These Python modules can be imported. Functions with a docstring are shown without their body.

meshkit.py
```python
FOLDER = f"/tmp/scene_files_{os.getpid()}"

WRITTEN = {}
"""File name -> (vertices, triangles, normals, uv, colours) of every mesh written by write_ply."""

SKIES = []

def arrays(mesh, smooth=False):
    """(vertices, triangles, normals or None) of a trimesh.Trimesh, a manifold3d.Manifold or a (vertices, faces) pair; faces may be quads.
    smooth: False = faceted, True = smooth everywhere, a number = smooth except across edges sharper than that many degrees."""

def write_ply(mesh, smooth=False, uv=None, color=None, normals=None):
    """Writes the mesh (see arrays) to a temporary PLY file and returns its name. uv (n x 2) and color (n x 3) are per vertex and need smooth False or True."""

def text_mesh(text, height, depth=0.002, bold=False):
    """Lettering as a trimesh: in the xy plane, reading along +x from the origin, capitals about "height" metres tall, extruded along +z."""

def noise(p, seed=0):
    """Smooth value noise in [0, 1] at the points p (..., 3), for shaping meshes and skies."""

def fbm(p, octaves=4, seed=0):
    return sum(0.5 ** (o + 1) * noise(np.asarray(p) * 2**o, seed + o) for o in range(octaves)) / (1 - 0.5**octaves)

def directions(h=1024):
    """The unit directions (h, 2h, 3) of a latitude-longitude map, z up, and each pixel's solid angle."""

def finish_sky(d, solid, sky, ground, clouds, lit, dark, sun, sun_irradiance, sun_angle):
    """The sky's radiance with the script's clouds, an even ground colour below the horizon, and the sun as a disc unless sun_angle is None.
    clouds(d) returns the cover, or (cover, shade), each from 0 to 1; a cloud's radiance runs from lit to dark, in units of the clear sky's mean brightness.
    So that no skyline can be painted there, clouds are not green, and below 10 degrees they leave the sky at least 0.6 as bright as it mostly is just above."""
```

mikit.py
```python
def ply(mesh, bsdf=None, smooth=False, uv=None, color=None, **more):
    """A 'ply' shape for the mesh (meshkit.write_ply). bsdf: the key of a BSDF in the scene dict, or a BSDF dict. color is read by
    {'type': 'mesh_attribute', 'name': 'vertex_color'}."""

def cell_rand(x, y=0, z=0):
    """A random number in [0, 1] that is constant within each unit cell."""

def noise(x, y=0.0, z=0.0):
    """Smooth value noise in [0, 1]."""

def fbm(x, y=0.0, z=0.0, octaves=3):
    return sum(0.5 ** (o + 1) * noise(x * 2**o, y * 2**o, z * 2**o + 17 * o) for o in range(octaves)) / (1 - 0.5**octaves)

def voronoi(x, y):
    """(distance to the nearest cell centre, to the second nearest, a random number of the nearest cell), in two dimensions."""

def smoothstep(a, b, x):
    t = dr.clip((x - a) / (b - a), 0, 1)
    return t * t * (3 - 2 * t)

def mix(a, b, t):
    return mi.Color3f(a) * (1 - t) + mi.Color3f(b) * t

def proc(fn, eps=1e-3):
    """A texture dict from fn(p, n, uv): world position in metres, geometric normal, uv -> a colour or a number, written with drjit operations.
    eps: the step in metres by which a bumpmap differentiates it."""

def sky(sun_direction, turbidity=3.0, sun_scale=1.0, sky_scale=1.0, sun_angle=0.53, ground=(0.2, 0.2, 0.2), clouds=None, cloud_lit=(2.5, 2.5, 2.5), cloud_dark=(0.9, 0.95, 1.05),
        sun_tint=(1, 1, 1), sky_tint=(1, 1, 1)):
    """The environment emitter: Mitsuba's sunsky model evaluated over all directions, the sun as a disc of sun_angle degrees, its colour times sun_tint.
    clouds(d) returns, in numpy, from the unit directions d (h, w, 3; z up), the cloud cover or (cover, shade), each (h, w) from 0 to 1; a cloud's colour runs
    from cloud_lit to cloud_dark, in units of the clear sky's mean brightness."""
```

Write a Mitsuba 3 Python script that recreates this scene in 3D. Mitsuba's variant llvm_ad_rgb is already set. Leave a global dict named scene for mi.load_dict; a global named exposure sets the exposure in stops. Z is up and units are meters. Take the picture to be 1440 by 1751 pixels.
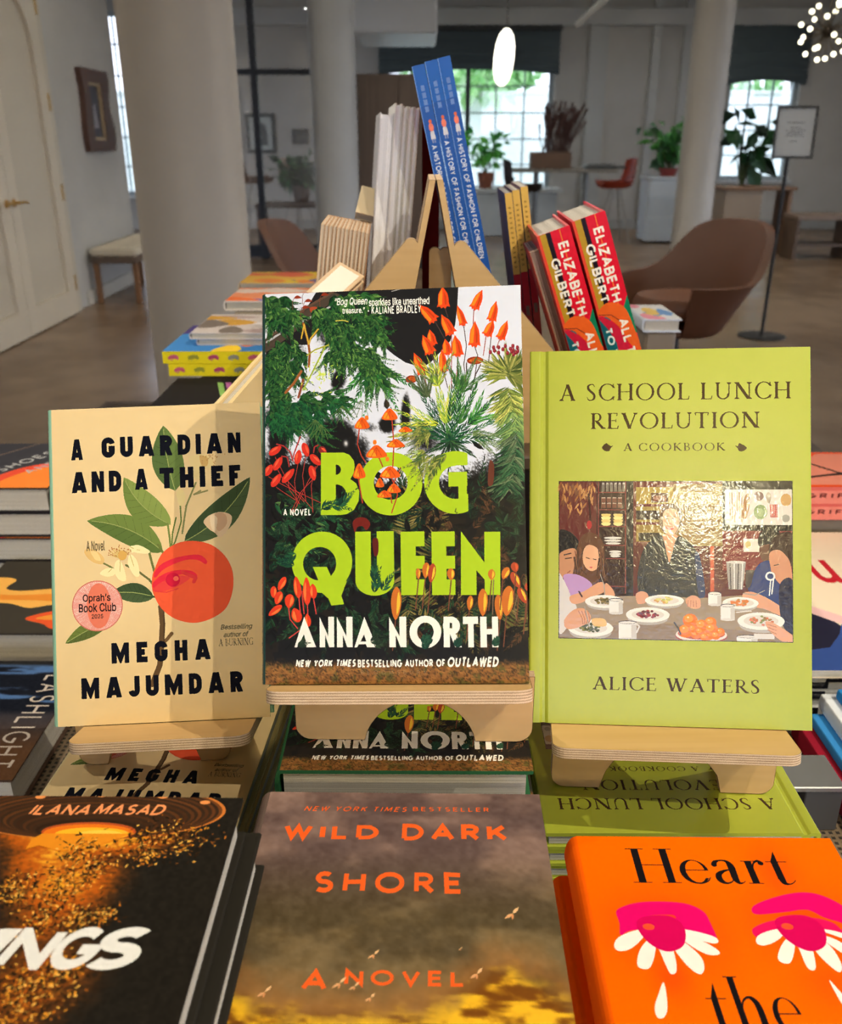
"""A book display on a table: hardcovers on plywood easels, piles of books, and the lobby behind them."""
import math, random
import numpy as np
import trimesh
import mitsuba as mi
import drjit as dr
import mikit, meshkit
from mikit import proc, noise, fbm, smoothstep, mix
from shapely.geometry import Polygon, LineString, Point, box as sbox, MultiPolygon
from shapely.ops import unary_union
from shapely import affinity

T4 = mi.ScalarTransform4f
scene, labels = {}, {}

# ------------------------------------------------------------------ camera, sky, lamps, exposure
CAM_H, PITCH, FPX = 1.35, math.atan(640 / 1525), 1525.0
_f = np.array([0, math.cos(PITCH), -math.sin(PITCH)])
_u = np.array([0, math.sin(PITCH), math.cos(PITCH)])
scene['camera'] = {'type': 'thinlens', 'fov': math.degrees(2 * math.atan(720 / FPX)), 'fov_axis': 'x',
                   'aperture_radius': 0.0013, 'focus_distance': 0.62,
                   'to_world': T4().look_at(origin=[0, 0, CAM_H], target=[0, float(_f[1]), CAM_H + float(_f[2])], up=[0, 0, 1])}
exposure = 0.12
scene['sky'] = mikit.sky((0.3, -0.5, 0.9), turbidity=4, sun_scale=0.0, sky_scale=24.0, ground=(.25, .25, .25),
                         clouds=lambda d: np.ones(d.shape[:2]), cloud_lit=(.94, 1.03, 1.24), cloud_dark=(.94, 1.03, 1.24))
scene['sky']['sampling_weight'] = 3.0
LAMP = 98.0


def spot(name, pos, target, rgb, cutoff, beam):
    scene[name] = {'type': 'spot', 'to_world': T4().look_at(origin=list(pos), target=list(target), up=[0.01, 1, 0.02]),
                   'intensity': {'type': 'rgb', 'value': list(rgb)}, 'cutoff_angle': cutoff, 'beam_width': beam, 'sampling_weight': 2.0}


WARM = np.array([1.0, .88, .68])
spot('unseen_spot_a', (0.95, -0.75, 2.75), (0.0, .60, 1.0), WARM * 5.6, 24, 15)  # unseen source, placed for the shadow across the cream cover
spot('unseen_spot_b', (1.1, -.05, 3.0), (0.04, .50, .95), WARM * 8.2, 26, 17)  # unseen source, placed for the ledge shadow on the lying cookbook
spot('unseen_spot_c', (-0.9, 1.2, 3.0), (0.05, 1.25, .95), WARM * 5.0, 26, 16)  # unseen source, placed to light the back of the table


# ------------------------------------------------------------------ helpers
def ray(px, py):
    """Direction of the view ray of a pixel of the 1440 x 1751 frame (used to measure places in the room)."""
    return _f + np.array([1., 0, 0]) * ((px - 720) / FPX) + _u * ((875.5 - py) / FPX)


def at_y(px, py, y):
    r = ray(px, py)
    return np.array([0, 0, CAM_H]) + r * (y / r[1])


def at_z(px, py, z=0.0):
    r = ray(px, py)
    return np.array([0, 0, CAM_H]) + r * ((z - CAM_H) / r[2])


def lin(c):
    c = np.asarray(c, float) / 255.0
    return np.where(c <= .04045, c / 12.92, ((c + .055) / 1.055) ** 2.4)


_vc = {'type': 'mesh_attribute', 'name': 'vertex_color'}


def pbsdf(rough, spec=.5, **k):
    return {'type': 'twosided', 'bsdf': {'type': 'principled', 'base_color': dict(_vc), 'roughness': rough, 'specular': spec, **k}}


scene['mat_matte'] = pbsdf(.85, .2)
scene['mat_satin'] = pbsdf(.5, .4)
scene['mat_gloss'] = pbsdf(.28, .5)
scene['mat_print'] = pbsdf(.6, .02)
scene['mat_glossprint'] = pbsdf(.2, .16)
scene['mat_metal'] = pbsdf(.42, .5, metallic=.85)
scene['mat_cloth'] = pbsdf(.95, .1, sheen=.5)
scene['mat_leaf'] = {'type': 'twosided', 'bsdf': {'type': 'principled', 'base_color': dict(_vc), 'roughness': .5, 'specular': .4}}


def page_fn(p, n, uv):
    s = noise(uv.y * 3100.0, uv.x * 9.0) * .7 + noise(uv.y * 900.0, uv.x * 3.0, 5.0) * .3
    return mix((.40, .375, .33), (.72, .69, .63), s)


def white_page_fn(p, n, uv):
    s = noise(uv.y * 2600.0, uv.x * 7.0) * .6 + noise(uv.y * 700.0, uv.x * 3.0, 5.0) * .4
    return mix((.60, .62, .69), (.86, .87, .93), smoothstep(.15, .75, s))


def kraft_fn(p, n, uv):
    s = noise(uv.y * 900.0, uv.x * 9.0)
    return mix((.27, .21, .16), (.62, .52, .42), smoothstep(.2, .8, s))


def ply_face_fn(p, n, uv):
    g = fbm(p.x * 14.0 + 3.0, p.y * 60.0, p.z * 90.0, 3)
    r = noise(p.x * 5.0, p.y * 240.0, p.z * 260.0)
    return mix((.48, .29, .11), (.60, .40, .19), g * .75 + r * .25)


def ply_edge_fn(p, n, uv):
    g = noise(p.x * 160.0, uv.y * 900.0, p.y * 60.0)
    s = .5 + .5 * dr.sin(uv.y * 6.283 * 620.0)
    return mix((.34, .22, .13), (.66, .50, .34), smoothstep(.25, .75, s) * .75 + g * .25)


def floor_fn(p, n, uv):
    a = fbm(p.x * .55, p.y * .4, 2.0, 4)
    b = fbm(p.x * 5.0, p.y * 4.0, 9.0, 3)
    return mix((.095, .058, .031), (.17, .115, .07), smoothstep(.25, .75, a * .7 + b * .3))


def floor_rough(p, n, uv):
    return 0.22 + .22 * fbm(p.x * 1.5, p.y * 1.3, 4.0, 3)


def plaster_fn(p, n, uv):
    return mix((.44, .43, .40), (.49, .48, .455), fbm(p.x * 2.5 + p.y * 2.5, p.z * 2.5, 1.0, 3))


def cane_fn(p, n, uv):
    a, b = dr.sin(p.x * 900.0), dr.sin(p.y * 900.0)
    k = smoothstep(-.3, .5, dr.maximum(a, b)) * (.75 + .25 * noise(p.x * 60.0, p.y * 60.0))
    return mix((.03, .024, .018), (.20, .145, .09), k)


def brown_wood_fn(p, n, uv):
    g = fbm(p.x * 30.0, p.y * 30.0, p.z * 1.2, 3)
    return mix((.055, .036, .024), (.105, .068, .045), g)


scene['mat_page'] = {'type': 'twosided', 'bsdf': {'type': 'diffuse', 'reflectance': proc(page_fn)}}
scene['mat_white_page'] = {'type': 'twosided', 'bsdf': {'type': 'diffuse', 'reflectance': proc(white_page_fn)}}
scene['mat_kraft_page'] = {'type': 'twosided', 'bsdf': {'type': 'diffuse', 'reflectance': proc(kraft_fn)}}
scene['mat_plywood'] = {'type': 'twosided', 'bsdf': {'type': 'principled', 'base_color': proc(ply_face_fn), 'roughness': .45, 'specular': .4}}
scene['mat_plyedge'] = {'type': 'twosided', 'bsdf': {'type': 'principled', 'base_color': proc(ply_edge_fn), 'roughness': .6, 'specular': .3}}
scene['mat_floor'] = {'type': 'principled', 'base_color': proc(floor_fn), 'roughness': proc(floor_rough), 'specular': .45}
scene['mat_plaster'] = {'type': 'twosided', 'bsdf': {'type': 'diffuse', 'reflectance': proc(plaster_fn)}}
scene['mat_cane'] = {'type': 'twosided', 'bsdf': {'type': 'principled', 'base_color': proc(cane_fn), 'roughness': .6}}
scene['mat_brownwood'] = {'type': 'twosided', 'bsdf': {'type': 'principled', 'base_color': proc(brown_wood_fn), 'roughness': .55}}
scene['mat_pane'] = {'type': 'thindielectric', 'int_ior': 1.5}


def tag(key, label=None, category=None, group=None, kind=None):
    d = labels.setdefault(key, {})
    for k, v in (('label', label), ('category', category), ('group', group), ('kind', kind)):
        if v:
            d[k] = v


_used = set()


def fresh(base):
    k, i = base, 0
    while k in _used:
        i += 1
        k = f'{base}_{i:03d}'
    _used.add(k)
    return k


def thing(base, label, category, group=None):
    k = fresh(base)
    tag(k, label, category, group)
    return k


def structure(base, label, mesh, mat, rgb=None, smooth=False):
    k = fresh(base)
    tag(k, label, None, None, 'structure')
    scene[k] = shape(mesh, mat, rgb, smooth)
    return k


def shape(mesh, mat, rgb=None, smooth=False, M=None, uv=None, vcol=None):
    """One ply dict; rgb (0-255 sRGB) becomes a flat vertex colour."""
    if isinstance(mesh, (list, tuple)) and len(mesh) and isinstance(mesh[0], trimesh.Trimesh):
        mesh = trimesh.util.concatenate(mesh)
    if hasattr(mesh, 'to_mesh'):
        m = mesh.to_mesh()
        mesh = trimesh.Trimesh(m.vert_properties[:, :3], m.tri_verts, process=False)
    col = None
    if vcol is not None:
        col = vcol
        sm = bool(smooth)
    elif rgb is not None:
        if smooth not in (False, True):
            mesh = trimesh.graph.smooth_shade(mesh, angle=math.radians(smooth), facet_minarea=None)
            sm = True
        else:
            sm = smooth
        col = np.tile(lin(rgb), (len(mesh.vertices), 1))
    else:
        sm = smooth
    d = mikit.ply(mesh, mat, smooth=sm, uv=uv, color=col)
    if M is not None:
        d['to_world'] = T4(np.asarray(M, float))
    return d


def part(owner, name, mesh=None, mat='mat_satin', rgb=None, smooth=False, M=None, label=None, d=None, **k):
    key = fresh(f'{owner}__{name}')
    if d is None:
        d = shape(mesh, mat, rgb, smooth, M, **k)
    elif M is not None:
        d = {**d, 'to_world': T4(np.asarray(M, float))}
    scene[key] = d
    if label:
        tag(key, label)
    return key


def tr(x=0, y=0, z=0):
    m = np.eye(4)
    m[:3, 3] = (x, y, z)
    return m


def rx(a):
    return trimesh.transformations.rotation_matrix(a, [1, 0, 0])


def ry(a):
    return trimesh.transformations.rotation_matrix(a, [0, 1, 0])


def rz(a):
    return trimesh.transformations.rotation_matrix(a, [0, 0, 1])


def standing(lean, roll, yaw, pos):
    """Pose of a cover that leans back: local x along its width, y up the cover, z out of it."""
    M = tr(*pos) @ rz(yaw) @ ry(roll) @ rx(-lean)
    B = np.eye(4)
    B[:3, :3] = [[1, 0, 0], [0, 0, -1], [0, 1, 0]]
    return M @ B


def lying(turn, far_left, h):
    return tr(*far_left) @ rz(turn) @ tr(0, -h, 0)


def bx(x0, x1, y0, y1, z0, z1, bev=0.0):
    if bev <= 0:
        m = trimesh.creation.box((x1 - x0, y1 - y0, z1 - z0))
    else:
        p = [(sx * ((x1 - x0) / 2 - bx_), sy * ((y1 - y0) / 2 - by_), sz * ((z1 - z0) / 2 - bz_))
             for sx in (-1, 1) for sy in (-1, 1) for sz in (-1, 1)
             for bx_, by_, bz_ in ((bev, bev, 0), (bev, 0, bev), (0, bev, bev))]
        m = trimesh.convex.convex_hull(np.array(p))
    m.apply_translation(((x0 + x1) / 2, (y0 + y1) / 2, (z0 + z1) / 2))
    return m


def tube(pts, r, n=8, cap=True):
    """A tube along points; r is one radius or one per point."""
    pts = np.asarray(pts, float)
    r = np.broadcast_to(np.asarray(r, float), (len(pts),))
    t = np.gradient(pts, axis=0)
    t /= np.linalg.norm(t, axis=1, keepdims=True) + 1e-12
    ref = np.array([0, 0, 1.]) if abs(t[0, 2]) < .9 else np.array([1., 0, 0])
    rings = []
    for i in range(len(pts)):
        a = np.cross(t[i], ref)
        a /= np.linalg.norm(a) + 1e-12
        b = np.cross(t[i], a)
        th = np.arange(n) * 2 * np.pi / n
        rings.append(pts[i] + r[i] * (np.cos(th)[:, None] * a + np.sin(th)[:, None] * b))
    v = np.vstack(rings + [pts[:1], pts[-1:]])
    f = []
    for i in range(len(pts) - 1):
        for j in range(n):
            a, b, c, d = i * n + j, i * n + (j + 1) % n, (i + 1) * n + (j + 1) % n, (i + 1) * n + j
            f += [(a, b, c), (a, c, d)]
    k = len(pts) * n
    if cap:
        for j in range(n):
            f += [(k, (j + 1) % n, j), (k + 1, k - n + j, k - n + (j + 1) % n)]
    m = trimesh.Trimesh(v, f, process=False)
    m.fix_normals()
    return m


def lathe(profile, n=32):
    m = trimesh.creation.revolve(np.asarray(profile, float), sections=n)
    return m


def extrude(poly, h):
    parts = [trimesh.creation.extrude_polygon(g, h, engine='earcut') for g in getattr(poly, 'geoms', [poly]) if g.area > 1e-12]
    return trimesh.util.concatenate(parts)


def cyl(p0, p1, r, n=20):
    return trimesh.creation.cylinder(radius=r, segment=[p0, p1], sections=n)


# ------------------------------------------------------------------ the room
def at_x(px, py, x):
    r = ray(px, py)
    return np.array([0, 0, CAM_H]) + r * (x / r[0])


WALL_X, BACK_Y, CEIL = -2.9, 15.0, 3.45
structure('floor', 'polished brown concrete floor of the lobby', bx(-9, 9, -5, BACK_Y + .3, -.1, 0), 'mat_floor')
structure('ceiling', 'white plaster ceiling', bx(-9, 9, -5.0, BACK_Y + .3, CEIL, CEIL + .1), 'mat_plaster')  # runs on behind the viewer, out of view, to cut sky light from above
structure('wall_left', 'pale plaster wall with the arched double door', bx(WALL_X - .15, WALL_X, -5, 9.4, 0, CEIL), 'mat_plaster')
structure('wall_far_left', 'outer wall beyond the left wall', bx(-9.2, -9, 9, BACK_Y + .3, 0, CEIL), 'mat_plaster')


def zpx(py, y):
    return float(at_y(720, py, y)[2])


def xpx(px, py, y):
    return float(at_y(px, py, y)[0])


WIN = {'window_1': (xpx(655, 180, BACK_Y), xpx(946, 180, BACK_Y), zpx(325, BACK_Y), zpx(52, BACK_Y)),
       'window_2': (xpx(1243, 180, BACK_Y), xpx(1364, 180, BACK_Y), zpx(308, BACK_Y), zpx(42, BACK_Y)),
       'window_3': (xpx(150, 235, BACK_Y), xpx(330, 235, BACK_Y), zpx(335, BACK_Y), zpx(18, BACK_Y))}
wall = sbox(-9, 0, 9, CEIL)
for a, b, c, d in WIN.values():
    wall = wall.difference(sbox(a, c, b, d))
m = extrude(wall, .3)
m.apply_transform(tr(0, BACK_Y + .3, 0) @ rx(math.pi / 2))
structure('wall_back', 'grey white far wall with tall gridded windows', m, 'mat_plaster')
w_ = sbox(-5, 0, BACK_Y + .3, CEIL)
for y0 in (-4, -1, 2.4, 5.6, 9.0):
    w_ = w_.difference(sbox(y0, .5, y0 + 2.2, 2.9))
m = extrude(w_, .2)
m.apply_transform(np.array([[0, 0, 1, 7.6], [1, 0, 0, 0], [0, 1, 0, 0], [0, 0, 0, 1.]]))
structure('wall_right', 'unseen right wall, its openings shaped to limit the sky light', m, 'mat_plaster')  # out of view, placed so only part of the sky lights the room
w_ = sbox(-9, 0, 9, CEIL)
for x0 in (-8, -2.6, 2.2):
    w_ = w_.difference(sbox(x0, .3, x0 + 4.0, 2.9))
m = extrude(w_, .2)
m.apply_transform(tr(0, -5, 0) @ rx(math.pi / 2))
structure('wall_rear', 'unseen wall behind the viewer, its openings shaped to limit the sky light', m, 'mat_plaster')  # out of view, placed to cut the sky light from behind
for k, (px0, px1) in enumerate(((1003, 1034), (1108, 1122), (1160, 1182))):
    structure(f'trim_{k+1}', 'shallow pilaster strip on the far wall', bx(xpx(px0, 150, BACK_Y), xpx(px1, 150, BACK_Y), BACK_Y - .07, BACK_Y, 0, CEIL), 'mat_satin', (176, 178, 176))
structure('trim_4', 'white band under the ceiling on the far wall', bx(-3, 7.5, BACK_Y - .12, BACK_Y, zpx(44, BACK_Y), zpx(14, BACK_Y), .01), 'mat_satin', (186, 188, 186))
structure('trim_5', 'white boxed duct below the ceiling', bx(xpx(604, 60, 12), xpx(748, 60, 12), 12, 13.8, 2.5, CEIL, .02), 'mat_satin', (205, 208, 210))
structure('baseboard_left', 'white baseboard along the left wall', [bx(WALL_X, WALL_X + .02, 7.86, 9.4, 0, .12, .004)], 'mat_satin', (190, 186, 176))
structure('baseboard_back', 'white baseboard along the far wall', [bx(-2, 7.5, BACK_Y - .03, BACK_Y, 0, .14, .004)], 'mat_satin', (150, 152, 150))

# windows: frame, glazing bars, panes
for name, (a, b, c, d) in WIN.items():
    _used.add(name)
    tag(name, 'tall steel window with a grid of small panes looking onto greenery', None, None, 'structure')
    fr = sbox(a, c, b, d).difference(sbox(a + .06, c + .06, b - .06, d - .06))
    m = extrude(fr, .1)
    m.apply_transform(tr(0, BACK_Y + .2, 0) @ rx(math.pi / 2))
    part(name, 'frame', m, 'mat_satin', (150, 160, 165))
    nx = 6 if b - a > 2 else 3
    for i in range(1, nx):
        x = a + (b - a) * i / nx
        thick = .035 if (i == 3 and nx == 6) else .011
        part(name, 'bar', bx(x - thick, x + thick, BACK_Y + .12, BACK_Y + .17, c + .05, d - .05), 'mat_satin', (40, 52, 56) if thick > .03 else (110, 130, 135))
    for j in range(1, 6):
        z = c + (d - c) * j / 6
        part(name, 'bar', bx(a + .05, b - .05, BACK_Y + .125, BACK_Y + .165, z - .011, z + .011), 'mat_satin', (110, 130, 135))
    part(name, 'pane', bx(a + .05, b - .05, BACK_Y + .143, BACK_Y + .147, c + .05, d - .05), 'mat_pane')
    part(name, 'sill', bx(a - .05, b + .05, BACK_Y - .12, BACK_Y + .1, c - .05, c, .008), 'mat_satin', (185, 188, 188))


def roman_shade(a, b, z0, z1, label):
    k = thing('roman_shade', label, 'window shade')
    n = 4
    v = []
    xs = np.linspace(a, b, 25)
    zs = np.linspace(z1, z0, n * 8 + 1)
    for i, z in enumerate(zs):
        ph = (i % 8) / 8
        off = .03 + .05 * math.sin(math.pi * ph) * (i / len(zs))
        for x in xs:
            s = (x - a) / (b - a) * 2 - 1
            v.append((x, BACK_Y - .03 - off, z + (.07 * (1 - s * s) if i > 4 else 0) * i / len(zs)))
    f = [(i * 25 + j, i * 25 + j + 1, (i + 1) * 25 + j + 1, (i + 1) * 25 + j) for i in range(len(zs) - 1) for j in range(24)]
    f = np.array(f)
    mm = trimesh.Trimesh(v, np.vstack([f[:, [0, 1, 2]], f[:, [0, 2, 3]]]), process=False)
    back = mm.copy()
    back.apply_translation((0, .012, 0))
    part(k, 'fabric', [mm, back], 'mat_cloth', (74, 84, 88), True)
    part(k, 'head_rail', bx(a - .02, b + .02, BACK_Y - .1, BACK_Y - .01, z1 - .03, z1 + .04, .008), 'mat_satin', (40, 44, 46))
    return k


a, b, c, d = WIN['window_1']
roman_shade(a - .05, b + .05, zpx(128, BACK_Y), d + .02, 'charcoal roman shade half drawn over the wide window')
a, b, c, d = WIN['window_2']
roman_shade(a - .05, b + .05, zpx(146, BACK_Y), d + .02, 'charcoal roman shade over the narrow window behind the sign stand')

# double door with arched panels on the left wall
DY1, DW, DH = 7.5, .98, 2.55
_used.add('door_1')
tag('door_1', 'cream double door with tall arched panels and brass levers', None, None, 'structure')
for i in range(2):
    y1 = DY1 - i * DW
    y0 = y1 - DW + .006
    rect = sbox(y0, .01, y1, DH)
    pw = (DW - .30) / 2
    yc = (y0 + y1) / 2
    hole = unary_union([sbox(yc - pw, .20, yc + pw, 1.92), affinity.scale(Point(yc, 1.92).buffer(pw, 8), 1, 1.15)])
    low = unary_union([sbox(yc - pw, .20, yc + pw, .205)])
    fr = extrude(rect.difference(hole), .052)
    pn = extrude(hole.buffer(.004, join_style='mitre'), .022)
    B = np.array([[0, 0, 1, WALL_X], [1, 0, 0, 0], [0, 1, 0, 0], [0, 0, 0, 1.]])
    fr.apply_transform(B)
    pn.apply_transform(B)
    lf = part('door_1', 'leaf', fr, 'mat_satin', (196, 186, 168))
    part(lf, 'panel', pn, 'mat_satin', (186, 177, 160))
    hy = y0 + .055 if i == 0 else y1 - .055
    sgn = 1 if i == 0 else -1
    hm = [cyl((WALL_X + .05, hy, .93), (WALL_X + .06, hy, .93), .028), cyl((WALL_X + .06, hy, .93), (WALL_X + .10, hy, .93), .010),
          tube([(WALL_X + .10, hy - sgn * .01, .93), (WALL_X + .105, hy + sgn * .05, .932), (WALL_X + .10, hy + sgn * .13, .925)], [.010, .009, .007])]
    part(lf, 'handle', hm, 'mat_metal', (190, 150, 80), 40, label='brass lever handle')
    if i == 0:
        for z in (.25, .95, 1.6, 2.25):
            part(lf, 'hinge', [cyl((WALL_X + .055, y1 + .004, z - .06), (WALL_X + .055, y1 + .004, z + .06), .009)], 'mat_metal', (165, 135, 80), 40)
part('door_1', 'casing', [bx(WALL_X, WALL_X + .035, DY1 + .012, DY1 + .13, 0, DH + .1, .006)], 'mat_satin', (188, 180, 164))

# pillars
for i, (px, y, r, rgb, lab) in enumerate(((318, 4.2, .238, (190, 178, 160), 'thick round plaster pillar beside the double door'),
                                          (573, 9.8, .225, (172, 174, 174), 'round plaster pillar beside the steel partition'),
                                          (1199, 10.6, .205, (178, 174, 166), 'round plaster pillar behind the brown lounge chair'))):
    x = xpx(px, 235, y)
    k = fresh('pillar')
    tag(k, lab, None, None, 'structure')
    scene[k] = shape([lathe([(0, 0), (r + .01, 0), (r + .01, .02), (r, .03), (r, CEIL), (0, CEIL)], 64)], 'mat_satin', rgb, 30, tr(x, y, 0))

# black steel partition with clear panes
py = 11.15
x0, x1 = xpx(372, 200, py), xpx(560, 200, py)
_used.add('partition')
tag('partition', 'black steel and glass partition between two pillars', None, None, 'structure')
xm = xpx(441, 235, py)
for xa in (x0, xm, x1):
    part('partition', 'post', bx(xa - .035, xa + .035, py - .04, py + .04, 0, CEIL, .006), 'mat_satin', (14, 22, 32))
for z0, z1 in ((0.02, .16), (zpx(128, py), zpx(118, py)), (2.9, 3.0)):
    part('partition', 'rail', bx(x0, x1, py - .035, py + .035, z0, z1, .006), 'mat_satin', (14, 22, 32))
for xa, xb in ((x0, xm), (xm, x1)):
    for z0, z1 in ((.15, zpx(124, py)), (zpx(122, py), 2.9)):
        part('partition', 'pane', bx(xa + .03, xb - .03, py - .004, py + .004, z0, z1), 'mat_pane')

# dark wood cabinet wall
k = thing('tall_cabinet', 'tall dark brown wooden cabinet behind the upright books', 'cabinet')
xa, xb, zt = xpx(612, 235, 10.3), xpx(752, 235, 10.3), zpx(126, 10.3)
part(k, 'carcass', bx(xa, xb, 10.3, 10.8, 0.06, zt, .004), 'mat_brownwood')
part(k, 'door', bx(xa + .01, (xa + xb) / 2 - .003, 10.28, 10.3, .1, zt - .02, .003), 'mat_brownwood')
part(k, 'door', bx((xa + xb) / 2 + .003, xb - .01, 10.28, 10.3, .1, zt - .02, .003), 'mat_brownwood')
part(k, 'plinth', bx(xa + .02, xb - .02, 10.32, 10.78, 0, .06), 'mat_satin', (30, 24, 20))


# ---- hanging pictures
def picture(name_label, fx, art, depth_axis='y'):
    k = thing('framed_picture', name_label, 'picture')
    return k


def wavy_frame_picture():
    k = thing('framed_picture', 'dark carved wooden frame with wavy sides on the wall by the double door', 'picture')
    B = np.array([[0, 0, 1, WALL_X], [1, 0, 0, 0], [0, 1, 0, 0], [0, 0, 0, 1.]])
    c0 = at_x(160, 190, WALL_X)
    w, h = .68, .66
    t = np.linspace(0, 1, 40)
    right = [(w / 2 + .035 * math.sin(u * 9.5 + .6) - .02 + .05 * u, h / 2 - u * h) for u in t]
    left = [(-w / 2 - .02 * math.sin(u * 7), -h / 2 + u * h) for u in t]
    out = Polygon(right + left)
    inn = sbox(-w * .27, -h * .36, w * .20, h * .34)
    f = extrude(out.difference(inn), .05)
    f.apply_transform(B @ tr(c0[1], c0[2], 0))
    part(k, 'frame', f, 'mat_satin', (62, 38, 28))
    li = extrude(inn.buffer(.004).difference(inn.buffer(-.022)), .04)
    li.apply_transform(B @ tr(c0[1], c0[2], 0))
    part(k, 'liner', li, 'mat_satin', (160, 140, 108))
    cv = extrude(inn, .02)
    cv.apply_transform(B @ tr(c0[1], c0[2], 0))
    part(k, 'canvas', cv, 'mat_satin', (46, 44, 54))
    sp = extrude(unary_union([Point(-.03, .02).buffer(.035), Polygon([(-.06, 0), (0, 0), (.03, -.14), (-.08, -.14)])]), .021)
    sp.apply_transform(B @ tr(c0[1], c0[2], 0))
    part(k, 'painted_figure', sp, 'mat_satin', (120, 116, 124))


wavy_frame_picture()


def flat_picture(px0, px1, py0, py1, label, frame_rgb, mat_rgb, fig_rgb):
    k = thing('framed_picture', label, 'picture')
    y = BACK_Y
    xa, xb, z0, z1 = xpx(px0, 235, y), xpx(px1, 235, y), zpx(py1, y), zpx(py0, y)
    o, i = sbox(xa, z0, xb, z1), sbox(xa + .05, z0 + .05, xb - .05, z1 - .05)
    R = tr(0, y - .003, 0) @ rx(math.pi / 2)
    f = extrude(o.difference(i), .04)
    f.apply_transform(R)
    part(k, 'frame', f, 'mat_satin', frame_rgb)
    f = extrude(i, .012)
    f.apply_transform(R)
    part(k, 'print', f, 'mat_satin', mat_rgb)
    cx, cz, w, h = (xa + xb) / 2, (z0 + z1) / 2, xb - xa, z1 - z0
    f = extrude(unary_union([affinity.scale(Point(cx, cz).buffer(.5), w * .42, h * .55), sbox(cx - w * .2, cz - h * .3, cx + w * .22, cz)]), .014)
    f.apply_transform(R)
    part(k, 'drawn_figure', f, 'mat_satin', fig_rgb)


flat_picture(422, 472, 194, 262, 'black framed drawing on a white mount seen through the partition', (44, 52, 54), (178, 186, 184), (62, 70, 74))
flat_picture(500, 528, 220, 246, 'small dark picture beside the black framed drawing', (60, 62, 62), (84, 88, 88), (66, 68, 68))


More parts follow.
